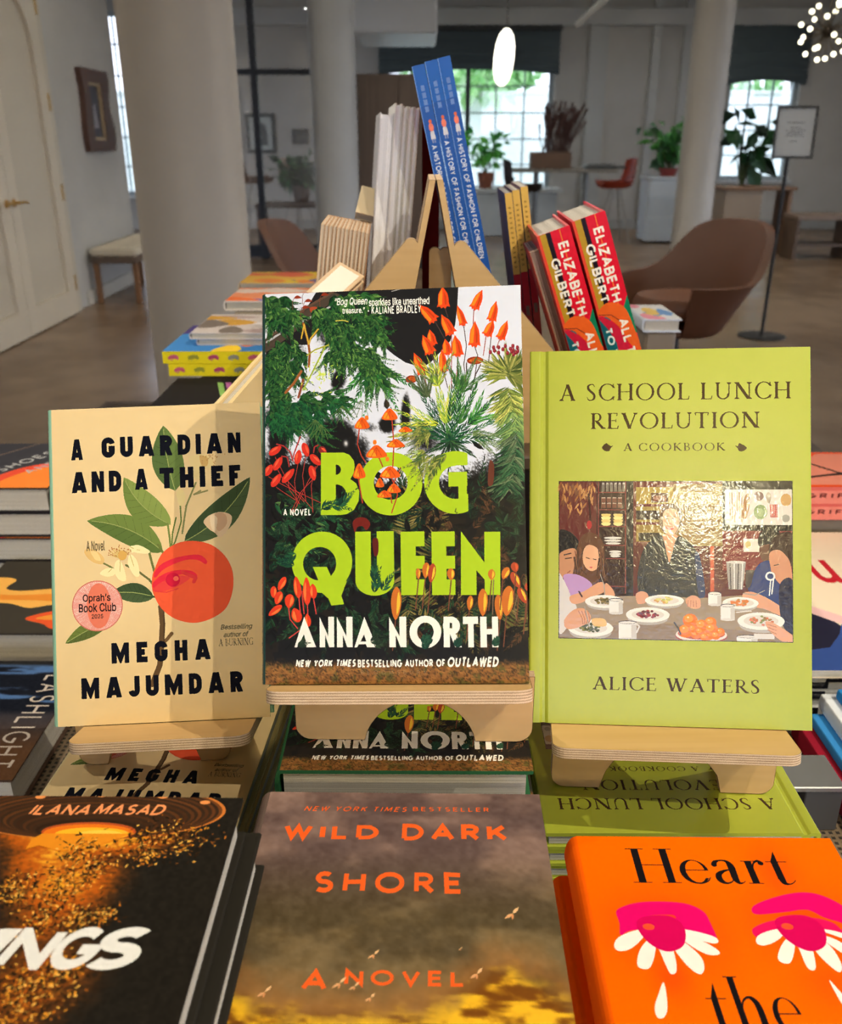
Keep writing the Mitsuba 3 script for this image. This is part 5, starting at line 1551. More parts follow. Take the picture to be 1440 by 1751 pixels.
def gothic_run(text, track):
    """Bold narrow gothic capitals."""
    t = .28
    out, x = [], 0
    W = {'A': .62, 'M': .70, 'I': .0, 'N': .44, 'G': .44, 'U': .42, 'R': .40, 'D': .42, 'T': .44, 'H': .42, 'E': .32, 'F': .30, 'J': .34}
    for ch in text:
        w = W[ch]
        S = {'A': [[(0, -.1), (w / 2, 1.08), (w, -.1)], [(.12, .24), (w - .12, .24)]], 'M': [[(0, 0), (0, 1)], [(w, 0), (w, 1)], [(-.04, 1.1), (w / 2, .22), (w + .04, 1.1)]],
             'I': [[(0, 0), (0, 1)]], 'N': [[(0, 0), (0, 1)], [(w, 0), (w, 1)], [(-.05, 1.1), (w + .05, -.1)]],
             'G': [[(w, .68)] + arc(w / 2, .68, w / 2, .32 - t / 2, 20, 180, 12) + arc(w / 2, .32, w / 2, .32 - t / 2, 180, 360, 12) + [(w, .44), (w * .55, .44)]],
             'U': [[(0, 1), (0, .32)] + arc(w / 2, .32, w / 2, .32 - t / 2, 180, 360, 14) + [(w, .32), (w, 1)]],
             'J': [[(w, 1), (w, .30)] + arc(w / 2, .32, w / 2, .32 - t / 2, 360, 190, 12)],
             'R': [[(0, 0), (0, 1 - t / 2), (w * .5, 1 - t / 2)] + arc(w * .5, .70, w * .5, .30 - t / 2, 90, -90, 10) + [(0, .40 + t / 2)], [(w * .5, .5), (w + .02, -.06)]],
             'D': [[(0, 0), (0, 1 - t / 2), (w * .4, 1 - t / 2)] + arc(w * .4, .62, w * .6, .38 - t / 2, 90, 0, 8) + arc(w * .4, .38, w * .6, .38 - t / 2, 0, -90, 8) + [(0, t / 2)]],
             'T': [[(-t / 2, 1 - t / 2), (w + t / 2, 1 - t / 2)], [(w / 2, 1), (w / 2, 0)]], 'H': [[(0, 0), (0, 1)], [(w, 0), (w, 1)], [(0, .5), (w, .5)]],
             'E': [[(w + t / 2, 1 - t / 2), (0, 1 - t / 2), (0, t / 2), (w + t / 2, t / 2)], [(0, .5), (w, .5)]], 'F': [[(w + t / 2, 1 - t / 2), (0, 1 - t / 2), (0, 0)], [(0, .48), (w, .48)]]}[ch]
        g = unary_union([LineString(s).buffer(t / 2 * (.88 if ch in 'ANM' and k else 1), cap_style='flat', join_style='mitre', mitre_limit=4) for k, s in enumerate(S)])
        g = g.intersection(sbox(-1, 0, 9, 1)).buffer(-.03).buffer(.03)
        out.append(affinity.translate(g, x + t / 2, 0))
        x += w + t + track
    return unary_union(out)


def art_school():
    """Lettering on the lime case; the photograph is a print of its own."""
    P = Print(198, 271.1, 5)
    K_ = (66, 50, 28)
    for text, bb in (('A SCHOOL LUNCH', [(21.4,24.4),(184.1,36.9)]), ('REVOLUTION', [(44.2,45.7),(162.6,57.6)]), ('A COOKBOOK', [(67.4,67.9),(138.8,73.6)]), ('ALICE WATERS', [(45.5,236.5),(161.7,246.2)])):
        P.fit(roman_run(text, .12 if 'COOK' not in text else .2), bb, K_)
    for (x, y), s in zip([(56.1,70.9),(149.6,71.4)], (1, -1)):
        P.smooth([(x - 4 * s, y), (x - 1, y - 3), (x + 2 * s, y - 1), (x + 4 * s, y - 1.4), (x + 2.5 * s, y + .2), (x + 1 * s, y + 2.6), (x - 2 * s, y + 2.4)], K_)
    return P


def art_school_photo():
    """The photograph on the cookbook: lunch at a long table."""
    (x0, y0), (x1, y1) = [(21.1,95.3),(185.0,209.7)]
    P = Print(198, 271.1, 6)
    P.clip = sbox(x0, y0, x1, y1)
    P.rect(x0, y0, x1, y1, (24, 18, 16))
    P.clip = sbox(x0 + .5, y0 + .5, x1 - .5, y1 - .5)
    Q = lambda *p: None
    W, H = x1 - x0, y1 - y0

    def pt(x, y):
        return (x0 + (x - 52) / 1343 * W, y0 + (y - 42) / 926 * H)

    def pl(s, col, smooth=True):
        pts = [pt(*map(float, q.split(','))) for q in s.split()]
        (P.smooth if smooth else P.geom)(pts, col)

    def rc(a, b, c, d, col):
        (u, v), (w, z) = pt(a, b), pt(c, d)
        P.rect(u, v, w, z, col)

    def el(a, b, r, s, col, rot=0):
        u, v = pt(a, b)
        P.ellipse(u, v, r / 1343 * W, s / 926 * H, col, rot)

    def lnn(s, w, col):
        P.line([pt(*map(float, q.split(','))) for q in s.split()], w / 1343 * W, col)
    rc(52, 42, 1395, 760, (84, 30, 32))
    rc(52, 42, 275, 560, (92, 34, 34))
    rc(275, 42, 470, 720, (44, 20, 22))
    rc(448, 42, 488, 720, (26, 24, 30))
    rc(488, 42, 1010, 420, (98, 42, 40))
    rc(505, 78, 720, 176, (160, 138, 66))
    rc(505, 192, 720, 282, (146, 124, 62))
    rc(505, 298, 720, 396, (140, 116, 56))
    rc(720, 60, 1000, 420, (130, 104, 56))
    rc(740, 100, 980, 180, (150, 130, 70))
    rc(505, 215, 640, 268, (44, 34, 36))
    rc(520, 345, 640, 392, (40, 34, 30))
    rc(592, 112, 690, 168, (74, 40, 34))
    rc(605, 128, 680, 160, (120, 56, 44))
    rc(1000, 42, 1395, 330, (28, 26, 26))
    rc(1014, 92, 1392, 296, (206, 200, 190))
    rc(1000, 330, 1395, 560, (112, 34, 42))
    rc(930, 420, 952, 690, (186, 84, 58))
    for y in (106, 208, 306, 416, 494, 656):
        rc(285, y, 448, y + 6, (120, 54, 50))
    for x in (282, 440):
        rc(x, 42, x + 7, 700, (116, 52, 50))
    for x in range(305, 435, 24):
        rc(x, 58, x + 17, 104, (110, 104, 96))
        rc(x + 2, 52, x + 15, 62, (170, 166, 160))
    for y in (140, 172):
        for x in range(302, 430, 32):
            rc(x, y, x + 26, y + 28, (108, 62, 50))
            rc(x + 2, y - 2, x + 24, y + 4, (176, 160, 150))
    for x in (330, 400):
        for k in range(4):
            pl(f'{x-25},{236+k*17} {x+25},{236+k*17} {x+18},{252+k*17} {x-18},{252+k*17}', (216, 188, 112) if k % 2 == 0 else (236, 212, 140))
    for y, w in ((376, 52), (392, 50), (408, 44), (456, 36), (470, 34), (482, 28)):
        el(370 if y < 420 else 384, y, w, 7, (206, 204, 196))
    rg = np.random.default_rng(9)
    for i in range(70):
        x, y = rg.uniform(60, 260), 46 + abs(rg.normal()) * 80
        u, v = pt(x, y)
        P.leaf(u, v, rg.uniform(1.0, 2.2), 6, 1.6, [(150, 96, 54), (112, 66, 42), (180, 130, 80)][rg.integers(3)])
    lnn('228,120 236,220 240,320', 12, (60, 26, 24))
    el(232, 300, 15, 26, (170, 44, 48))
    # vegetables on the wall chart
    el(1133, 190, 19, 76, (150, 108, 66), 8)
    el(1205, 130, 28, 26, (140, 120, 110))
    el(1260, 140, 14, 32, (170, 160, 140))
    el(1215, 222, 38, 42, (128, 150, 104))
    el(1215, 226, 20, 24, (160, 178, 130))
    el(1358, 152, 30, 36, (190, 150, 92))
    el(1356, 258, 22, 22, (150, 150, 140))
    for k in range(5):
        lnn(f'{1270+k*9},180 {1274+k*8},250', 6, (176, 62, 56))
    for k in range(6):
        lnn(f'{1040+k*14},110 {1044+k*13},{240+k%3*20}', 6, (176, 150, 110))
    rc(1118, 376, 1210, 452, (206, 200, 186))
    el(1145, 410, 16, 20, (196, 180, 120))
    # steel bin
    pl('1020,510 1132,510 1112,668 1034,668', (150, 146, 142), False)
    for k in range(4):
        lnn(f'{1042+k*24},520 {1046+k*20},664', 7, (206, 204, 200) if k % 2 else (84, 80, 80))
    el(1076, 512, 56, 8, (186, 182, 178))
    rc(1130, 556, 1190, 660, (64, 58, 60))
    # standing woman
    pl('640,250 650,205 690,175 735,178 765,215 768,270 752,330 700,356 655,330 640,290', (96, 66, 48))
    pl('648,380 690,345 730,350 760,390 740,470 700,520 668,470', (206, 150, 116))
    pl('660,300 662,230 690,205 730,208 752,240 752,300 730,345 698,356 672,338', (216, 160, 128))
    for ex in (682, 722):
        el(ex, 262, 9, 4.5, (70, 46, 40))
        lnn(f'{ex-11},250 {ex},246 {ex+11},250', 4, (110, 74, 56))
    lnn('702,262 698,292 708,296', 3, (180, 120, 96))
    pl('676,308 702,316 728,308 714,326 690,326', (196, 84, 78))
    lnn('682,312 702,318 722,312', 3, (240, 226, 214))
    pl('520,690 512,600 540,460 590,390 655,362 692,520 742,370 810,400 860,470 890,600 880,720 700,735 540,715', (34, 40, 46))
    pl('690,520 640,400 655,362 690,500', (24, 28, 34))
    lnn('560,450 545,600 530,690', 5, (50, 58, 66))
    lnn('820,460 850,580 860,690', 5, (52, 60, 68))
    pl('842,470 870,480 900,660 890,720 862,700', (38, 56, 92))
    # table
    pl('52,968 52,820 240,720 560,712 880,720 1120,700 1290,760 1395,840 1395,968', (146, 128, 108), False)
    pl('52,968 52,900 700,870 1395,930 1395,968', (132, 112, 92), False)
    pl('505,700 540,685 575,705 560,750 520,760 505,735', (206, 150, 120))
    pl('790,730 830,705 870,725 872,775 830,782 800,765', (206, 150, 120))
    for k in range(4):
        lnn(f'{804+k*15},735 {800+k*17},772', 4, (176, 118, 92))
    # children, left
    pl('52,340 110,338 160,380 184,440 170,470 52,480', (22, 20, 24))
    pl('52,480 120,440 155,450 162,520 140,580 100,606 52,600', (188, 134, 100))
    lnn('92,500 126,494', 6, (60, 40, 36))
    lnn('84,478 124,468', 6, (50, 34, 30))
    lnn('120,572 104,584', 6, (150, 80, 70))
    pl('52,610 80,620 130,720 160,800 120,880 52,930', (206, 202, 200))
    pl('180,380 220,345 280,360 318,420 322,520 300,600 250,650 190,640 130,640 150,520 160,440', (92, 58, 40))
    pl('192,470 220,420 270,430 300,480 290,540 256,570 220,560 196,520', (216, 164, 128))
    lnn('214,492 232,498', 5, (70, 46, 40))
    lnn('256,500 272,504', 5, (70, 46, 40))
    pl('232,548 250,546 246,556', (190, 90, 84))
    for i in range(24):
        x = rg.choice([rg.uniform(135, 196), rg.uniform(286, 330)])
        lnn(f'{x:.0f},{rg.uniform(420,500):.0f} {x+rg.normal()*12:.0f},560 {x+rg.normal()*16:.0f},{rg.uniform(590,660):.0f}', 5, [(70, 42, 30), (112, 72, 50), (56, 34, 26)][rg.integers(3)])
    pl('80,600 150,590 220,620 250,660 200,700 140,740 110,680', (178, 140, 190))
    pl('120,720 200,690 280,640 318,640 320,690 260,720 180,760 130,760', (208, 152, 118))
    pl('330,640 372,680 378,720 330,730 318,690', (206, 150, 116))
    lnn('172,692 190,722', 9, (60, 30, 34))
    lnn('296,590 318,650 324,720', 5, (150, 146, 140))
    # people, right
    pl('1210,420 1208,350 1250,318 1310,322 1330,380 1320,420', (26, 26, 30))
    pl('1212,420 1300,410 1300,480 1250,510 1218,490', (96, 64, 52))
    pl('1160,640 1190,540 1250,500 1330,520 1395,600 1395,900 1290,800 1150,680', (34, 56, 108))
    pl('1262,470 1268,400 1320,345 1395,350 1395,520 1330,540 1280,520', (52, 34, 32))
    pl('1262,490 1270,450 1320,440 1370,490 1388,560 1392,640 1330,640 1280,580 1270,540', (196, 138, 108))
    lnn('1290,528 1316,522', 5, (60, 40, 36))
    el(1268, 590, 28, 26, (225, 222, 218))
    el(1268, 590, 18, 16, (40, 60, 108))
    lnn('1270,610 1262,700', 7, (222, 220, 216))
    lnn('1286,608 1276,690', 7, (222, 220, 216))
    pl('1110,700 1160,680 1240,710 1340,770 1370,790 1360,830 1240,780 1150,760', (208, 152, 122))
    pl('1320,640 1395,620 1395,910 1330,850', (30, 34, 60))
    # dishes
    def plate(x, y, rx_, ry_, food, cols, n=26):
        el(x, y + ry_ * .45, rx_ * .92, ry_ * .9, (170, 164, 156))
        el(x, y, rx_, ry_, (226, 222, 214))
        el(x, y - 1, rx_ * .74, ry_ * .66, (206, 200, 190))
        for i in range(n):
            a, r = rg.uniform(0, 6.28), math.sqrt(rg.uniform(0, 1)) * .62
            el(x + math.cos(a) * r * rx_ * .8, y - 3 + math.sin(a) * r * ry_ * .8, 9, 6, cols[rg.integers(len(cols))])
    plate(320, 748, 112, 38, 0, [(96, 84, 48), (70, 66, 40), (130, 110, 60)])
    plate(240, 905, 132, 50, 0, [(86, 90, 44), (120, 116, 60), (60, 66, 36)], 40)
    pl('250,850 320,850 330,890 260,890', (216, 176, 116))
    plate(668, 738, 112, 34, 0, [(176, 176, 96), (206, 196, 120), (196, 150, 90)])
    plate(572, 822, 126, 44, 0, [(120, 30, 40), (150, 44, 52), (90, 22, 34)], 44)
    plate(1100, 746, 102, 34, 0, [(206, 120, 60), (176, 130, 80)])
    plate(1215, 848, 132, 50, 0, [(150, 120, 80), (120, 130, 70), (196, 110, 80)])
    el(878, 940, 148, 42, (150, 66, 56))
    el(878, 932, 146, 42, (216, 206, 196))
    el(878, 926, 134, 34, (170, 74, 60))
    for (x, y, r) in ((790, 912, 42), (850, 925, 34), (918, 930, 36), (985, 915, 26), (815, 850, 42), (930, 860, 34), (880, 880, 38), (935, 900, 38), (830, 898, 24), (870, 915, 26), (960, 935, 26), (895, 945, 24)):
        el(x, y, r, r * .92, (232, 112, 26))
        el(x - r * .2, y - r * .25, r * .62, r * .52, (244, 140, 48))
        el(x - r * .3, y - r * .4, r * .16, r * .12, (252, 200, 140))
    lnn('725,865 748,900 760,930', 9, (50, 50, 56))

    def mug(x0_, y0_, x1_, y1_):
        rc(x0_, y0_ + 8, x1_, y1_, (220, 218, 212))
        el((x0_ + x1_) / 2, y1_, (x1_ - x0_) / 2, 8, (200, 196, 190))
        el((x0_ + x1_) / 2, y0_ + 9, (x1_ - x0_) / 2, 10, (40, 44, 62))
        el((x0_ + x1_) / 2, y0_ + 10, (x1_ - x0_) / 2 - 4, 7, (210, 206, 200))
        rc(x1_ - (x1_ - x0_) * .3, y0_ + 22, x1_, y1_, (190, 186, 180))
    mug(348, 728, 428, 815)
    mug(404, 858, 508, 962)
    lnn('508,876 524,890 508,925', 9, (206, 202, 196))
    mug(918, 682, 992, 758)
    mug(988, 752, 1068, 842)
    mug(1078, 928, 1196, 985)
    rc(1175, 920, 1290, 950, (210, 206, 200))
    pl('86,860 140,800 200,790 240,830 230,870 160,905 100,910', (206, 150, 116))
    for k in range(4):
        lnn(f'{170+k*18},806 {190+k*16},{846+k*4} {196+k*10},880', 5, (168, 112, 84))
    lnn('206,780 222,850 232,900', 5, (150, 146, 140))
    pl('1240,850 1290,860 1395,930 1395,975 1330,960 1260,900', (212, 156, 126))
    for k in range(3):
        lnn(f'1252,{866+k*16} 1300,{880+k*20}', 4, (176, 120, 92))
    lnn('1115,690 1180,700 1236,672', 5, (150, 146, 140))
    lnn('1076,800 1160,790', 6, (210, 206, 202))
    return P


def art_wild():
    P = Print(160, 238, 21)
    hor = [(12.9,142.2),(84.5,141.1),(125.7,135.9),(146.5,134.4)]
    yh = float(np.mean([p[1] for p in hor[:2]]))

    def base(x, y):
        a = n2(x, y * 1.6, .028, 5, 31)
        b = n2(x, y, .3, 4, 35)
        top = blend((96, 78, 76), (132, 108, 100), ss(.35, .7, a))
        mid = blend((84, 72, 52), (120, 102, 72), ss(.35, .7, a))
        c = blend(top, mid, ss(40, 95, y))
        c = c + ((b - .5) * 26)[:, None]
        c = c * (1 + .25 * (ss(8, 0, y) * (a - .4)))[:, None]
        edge = yh + 4 - 26 * soft(x, y * 0, 132, 0, 26, 1) - 8 * soft(x, y * 0, 5, 0, 14, 1) + 12 * (n2(x, y, .12, 4, 40) - .5) + (x - 60) * .03
        g = ss(-7, 9, y - edge)
        glow = ss(-26, 8, y - edge) * (1 - g)
        w = n2(x * .8, y * 2.2, .11, 5, 44)
        gold = blend((120, 70, 24), (244, 190, 44), ss(.34, .66, w))
        c = blend(c, (206, 122, 48), .55 * glow * ss(.3, .7, a + .2))
        c = c * (1 - g[:, None]) + gold * g[:, None]
        return c
    P.grid(170, 250, base)
    OR = (244, 100, 40)
    for text, bb, t, trk in (('WILD', [(12.9,25.7),(66.5,40.6)], .24, .34), ('DARK', [(79.5,24.4),(138.1,38.8)], .24, .34), ('SHORE', [(35.2,61.7),(111.4,76.6)], .21, .42), ('A', [(36.6,121.8),(48.2,133.5)], .21, .1), ('NOVEL', [(56.1,121.3),(111.0,132.3)], .21, .42)):
        P.fit(sans_run(text, t, trk, .5, 0, 1.1, wob=.012, seed=len(text), rnd=False), bb, OR)
    P.fit(sans_run('NEW YORK TIMES', .15, .36, .5, .3, .9), [(22.0,12.1),(81.9,16.1)], OR)
    P.fit(sans_run('BESTSELLER', .16, .38, .5, 0, .9), [(85.2,11.9),(129.3,15.4)], OR)
    for (x, y), s in zip([(137.2,88.7),(69.0,114.1),(110.4,110.2),(117.8,124.0),(54.2,129.9),(61.2,131.5),(20.4,135.1),(68.9,137.3)], (5, 3.4, 1.2, 4, 4, 3, 4, 3)):
        P.layer()
        P.leaf(x, y, -.9, s * 1.1, s * .4, (236, 190, 140))
        P.leaf(x, y, 2.5, s * 1.1, s * .4, (226, 170, 120))
        P.leaf(x, y, 1.7, s * .8, s * .3, (216, 150, 100))
    return P


def art_beings():
    """A record seen from below as a flying saucer, its light on a forest."""
    P = Print(152.5, 232, 33)
    rng = P.rng

    def base(x, y):
        b = n2(x, y, .6, 4, 3)
        c = np.full((len(x), 3), 1.0) * np.array([34., 31, 27])
        c = c * (.75 + .5 * b)[:, None]
        return c
    P.grid(60, 90, base)
    gl = [(84.1,26.1),(75.4,40.1),(84.0,55.3),(83.6,71.8),(92.1,102.9),(89.6,111.7)]

    def glow(x, y):
        c = base(x, y)
        k = np.zeros_like(x)
        for (cx, cy), a, b, s in zip(gl, (34, 22, 22, 18, 26, 24), (13, 18, 20, 24, 22, 20), (1.2, .75, .75, .42, .34, .34)):
            k = np.maximum(k, s * soft(x, y, cx, cy, a, b))
        t = n2(x, y * 1.6, .5, 4, 8)
        k = np.clip(k * (.45 + 1.1 * t), 0, 1)
        return blend(blend(c, (190, 92, 24), ss(.05, .5, k)), (255, 186, 50), ss(.45, 1.0, k))
    P.grid(190, 280, glow, (0, 0, 152.4, 231))
    # record: outer rim and grooves
    c0 = [(80.4,10.2)][0]
    rim = [(145.8,9.3)][0]
    a = rim[0] - c0[0]
    for i in range(26):
        k = i / 25
        cx, cy = c0[0] + (np.array([(83.7,24.8)][0]) - c0)[0] * k, c0[1] + (np.array([(83.7,24.8)][0]) - c0)[1] * k ** 1.3
        ra, rb = a * (1 - .66 * k), (a * .30) * (1 - .72 * k)
        sh = .5 + .5 * math.sin(i * 2.1)
        col = (int(88 - 44 * k + 26 * sh), int(52 - 22 * k + 14 * sh), int(30 - 8 * k + 4 * sh)) if i % 2 else (58, 40, 28)
        if i == 0:
            col = (206, 120, 54)
        P.ellipse(cx, cy, ra, rb, col)
    cc = [(83.7,24.8)][0]
    P.ellipse(cc[0], cc[1], a * .345, a * .098, (190, 84, 40))
    P.ellipse(cc[0], cc[1] + .6, a * .325, a * .086, (238, 122, 30))
    P.ellipse(cc[0] + 2, cc[1] + 1.5, a * .27, a * .066, (255, 188, 44))
    P.ellipse(cc[0] + 6, cc[1] + 2, a * .17, a * .046, (255, 212, 80))
    P.geom(Polygon([(62.1,26.4),(106.6,25.8),(102.3,27.1),(96.2,31.1),(90.1,34.9),(74.5,37.6),(63.8,34.0),(58.4,36.6),(58.6,30.3)]), (236, 146, 34))
    for (x, y) in [(50.7,0.8),(81.1,-0.9),(112.1,-0.3),(134.2,3.6)]:
        P.ellipse(x, y, 2.6, 1.4, (238, 150, 84))
    # lit tree tops: many small warm flecks over dark ones
    dens = [(83.6,37.5),(84.5,49.5),(84.5,56.5),(82.3,68.6),(81.9,78.1),(109.9,33.4),(119.2,26.9),(132.3,30.5),(116.9,38.3),(94.3,47.0),(61.3,57.9),(66.4,63.4),(89.0,104.7),(98.1,108.1),(85.8,113.5),(101.6,100.9),(92.5,118.5),(107.1,73.6),(98.2,76.8)]
    sz = (14, 22, 20, 16, 12, 18, 17, 16, 10, 12, 12, 10, 18, 18, 18, 12, 16, 9, 9)
    for n in range(3000):
        i = rng.integers(len(dens))
        x, y = dens[i][0] + rng.normal() * sz[i] * .36, dens[i][1] + rng.normal() * sz[i] * .36
        if n % 50 == 0:
            P.layer()
        dk = rng.uniform() < .45
        col = [(34, 26, 18), (52, 34, 18)][rng.integers(2)] if dk else [(240, 160, 50), (206, 120, 36), (150, 84, 28), (255, 196, 90), (120, 74, 30)][rng.integers(5)]
        P.leaf(x, y, rng.uniform(0, 6.28), rng.uniform(.8, 2.8) * (1.4 if dk else 1), rng.uniform(.5, 1.3), col)
    OR = (250, 156, 100)
    P.fit(sans_run('ILANA', .18, .14, .5, .28, .95), [(49.8,6.2),(78.9,13.7)], OR)
    P.fit(sans_run('MASAD', .18, .13, .5, .28, .95), [(81.1,5.7),(116.1,13.2)], OR)
    WH = (240, 240, 238)
    z = [(60.3,81.2),(76.4,101.1),(71.5,80.6),(95.9,101.0),(93.3,79.9),(112.9,100.8),(109.0,79.7),(130.1,100.7)]
    for ch, i in zip('INGS', range(4)):
        g = sans_run(ch, .23 if ch != 'N' else .21, .1, .4, .30)
        P.fit(g, (z[2 * i], z[2 * i + 1]), WH)
    zz = [(39.3,81.5),(71.7,101.2)]
    P.fit(affinity.affine_transform(sans_run('BE', .3, .16), [1, .28, 0, 1, 0, 0]), zz, WH)
    return P


def art_heart():
    P = Print(145.5, 216, 41)
    e1, e2 = [(36.2,65.4),(109.7,61.8)]

    def base(x, y):
        k = np.zeros_like(x)
        for (cx, cy), a, b, s in ((e1, 30, 22, .5), (e2, 30, 22, .5), ((e2[0] - 4, e2[1] - 34), 12, 20, .35), ((e1[0] - 4, e1[1] + 26), 10, 14, .45), ((e2[0], e2[1] + 34), 18, 14, .3)):
            k = np.maximum(k, s * soft(x, y, cx, cy, a, b))
        return blend((255, 106, 0), (240, 50, 20), k)
    P.grid(90, 130, base)
    PK = (232, 10, 110)
    P.smooth([(12.7,54.5),(16.9,50.9),(26.7,47.9),(40.6,47.4),(51.7,49.0),(58.3,54.0),(59.7,61.0),(60.3,70.5),(58.6,72.5),(50.9,68.6),(42.0,64.6),(27.5,64.8),(17.2,66.3),(12.2,69.0),(13.1,61.5)], PK)
    P.smooth([(84.3,50.8),(91.5,46.4),(104.7,41.8),(115.7,40.2),(124.2,42.3),(131.9,48.8),(133.4,55.9),(132.0,64.2),(127.1,60.2),(119.5,56.8),(112.4,51.9),(100.4,53.5),(85.2,55.1)], PK)
    P.smooth([(79.7,64.9),(89.1,59.9),(101.2,57.7),(112.7,56.9),(122.6,60.2),(126.1,67.7),(129.1,71.0),(119.5,67.8),(109.7,64.5),(96.6,64.0),(82.3,70.2)], (236, 20, 96))
    P.smooth([(28.6,57.2),(35.1,56.0),(42.4,56.3),(41.2,59.8),(33.3,58.8),(28.3,61.4)], (244, 60, 40))
    P.smooth([(24.8,64.2),(30.3,62.0),(37.1,62.0),(32.3,63.4)], (250, 90, 20))
    P.smooth([(100.9,59.8),(107.8,57.9),(113.0,59.0),(114.2,61.7),(106.9,60.4)], (246, 70, 36))
    WH = (246, 244, 238)
    for q in ([(26.8,65.2),(18.2,66.7),(10.2,71.1),(7.7,76.4),(10.3,78.7),(16.1,76.9),(22.8,70.9)], [(25.8,71.6),(20.3,77.5),(17.1,85.2),(18.0,88.4),(22.2,88.4),(25.9,82.6),(28.8,73.5)], [(28.9,72.2),(29.8,78.7),(30.9,87.5),(32.1,91.5),(35.0,90.0),(36.4,82.4),(36.2,74.7),(32.9,72.4)],
              [(35.7,72.1),(38.1,79.9),(41.5,87.4),(45.7,91.5),(48.8,88.6),(49.3,82.3),(45.7,75.9),(40.4,70.7)], [(41.0,68.7),(46.7,75.9),(53.1,80.3),(58.6,79.9),(58.3,77.1),(52.2,71.9),(44.6,67.3)], [(40.9,64.6),(46.3,69.3),(56.1,73.4),(60.1,72.9),(59.4,69.8),(51.5,66.6)],
              [(97.7,64.0),(88.4,65.4),(81.1,68.9),(79.3,73.2),(83.1,74.4),(90.9,70.8)], [(95.5,70.1),(90.3,75.4),(86.7,81.8),(88.1,84.6),(91.9,84.3),(96.1,77.9),(98.6,71.3)], [(99.5,70.7),(99.1,77.9),(99.0,86.7),(101.4,88.7),(103.7,85.4),(105.6,75.2),(102.7,71.3)],
              [(106.3,70.6),(107.3,79.1),(110.7,86.6),(113.7,89.5),(116.3,85.3),(115.9,76.4),(112.0,69.9)], [(111.7,67.9),(116.5,75.1),(121.9,80.2),(124.6,76.3),(118.7,69.8)], [(112.2,63.8),(119.5,67.8),(126.9,71.0),(128.0,68.3),(120.6,65.1)]):
        P.smooth(q, WH)
    for (x, y) in [(33.5,66.8),(104.3,65.7)]:
        P.smooth([(x - 12, y - 3), (x - 8, y - 9), (x + 6, y - 10), (x + 12, y - 3), (x + 9, y + 8), (x, y + 12), (x - 8, y + 7)], (216, 8, 92))
        P.ellipse(x - 6, y - 3, 3, 2, (248, 80, 50))
    P.smooth([(27.3,96.1),(27.1,103.2),(25.4,111.2),(22.5,115.0),(20.0,114.1),(20.3,109.0),(23.8,102.0)], WH)
    P.smooth([(106.7,94.2),(108.8,98.7),(110.5,104.5),(109.6,111.3),(107.5,106.8)], WH)
    INK = (24, 20, 24)
    P.fit(didone_run('Heart'), [(26.0,9.4),(114.1,35.3)], INK)
    P.fit(didone_run('the', .05), [(44.9,92.5),(86.7,123.7)], INK)
    return P


def art_flashlight():
    P = Print(156, 215, 51)

    def base(x, y):
        w = n2(x * .35, y * 1.8, .06, 4, 3)
        sea = blend((24, 28, 40), (84, 120, 176), ss(.52, .7, w) * ss(.0, .3, np.sin(y / 9.0) + .2))
        sea = blend((40, 40, 42), sea, ss(4, 14, y))
        sand = blend((64, 60, 66), (104, 72, 50), ss(110, 175, y))
        t = ss(96, 112, y + 6 * (w - .5))
        c = sea * (1 - t[:, None]) + sand * t[:, None]
        return c + ((n2(x, y, .5, 3, 7) - .5) * 14)[:, None]
    P.grid(80, 120, base)
    g = sans_run('FLASHLIGHT', .11, .30, .5, 0, .95)
    g = affinity.rotate(g, -90, origin=(0, 0))
    a = [(138.9,73.6),(112.3,71.1),(129.5,152.5),(118.2,170.2)]
    P.fit(affinity.scale(g, 1, 1), ((118, 12), (146, 196)), (214, 200, 190))
    return P


def art_flame(seed=0):
    P = Print(160, 205, 61 + seed)
    P.rect(0, 0, 160, 205, (64, 60, 54))
    O1, O2, R1 = (250, 186, 92), (240, 150, 60), (232, 92, 50)
    P.smooth([(0, 60), (20, 52), (40, 60), (36, 84), (60, 92), (110, 84), (160, 78), (160, 150), (120, 132), (90, 140), (60, 128), (30, 126), (0, 130)], O1)
    P.smooth([(0, 96), (50, 104), (110, 100), (160, 96), (160, 128), (100, 120), (40, 118), (0, 116)], O2)
    P.smooth([(96, 168), (120, 150), (160, 140), (160, 190), (140, 194), (124, 182)], R1)
    P.smooth([(110, 168), (130, 156), (160, 150), (160, 170), (136, 172)], O2)
    return P


def art_sun():
    P = Print(165, 200, 71)
    P.rect(0, 0, 165, 200, (62, 62, 70))
    P.ellipse(150, 190, 84, 98, (236, 84, 60))
    P.ellipse(158, 198, 74, 90, (250, 140, 60))
    P.geom([(0, 104), (74, 0), (78, 0), (0, 112)], (112, 96, 88))
    g = affinity.rotate(sans_run('SHOES', .15, .3), 62, origin=(0, 0))
    P.fit(g, ((56, 40), (120, 132)), (196, 196, 200))
    P.fit(affinity.rotate(sans_run('AND', .15, .3), 62, origin=(0, 0)), ((104, 88), (140, 140)), (186, 186, 190))
    return P

# ------------------------------------------------------------------ table
TABLE_Z = .73
k = thing('display_table', 'long wooden display table with a woven cane top under the books', 'table')
m = bx(-.80, .86, .10, 2.20, TABLE_Z - .035, TABLE_Z, .003)
part(k, 'cane_top', bx(-.77, .83, .13, 2.17, TABLE_Z - .02, TABLE_Z), 'mat_cane')
fr = extrude(sbox(-.80, .10, .86, 2.20).difference(sbox(-.77, .13, .83, 2.17)), .06)
fr.apply_translation((0, 0, TABLE_Z - .058))
part(k, 'frame', fr, 'mat_brownwood')
for x in (-.76, .82):
    for y in (.14, 2.16):
        part(k, 'leg', bx(x - .03, x + .03, y - .03, y + .03, 0, TABLE_Z - .058, .005), 'mat_brownwood')


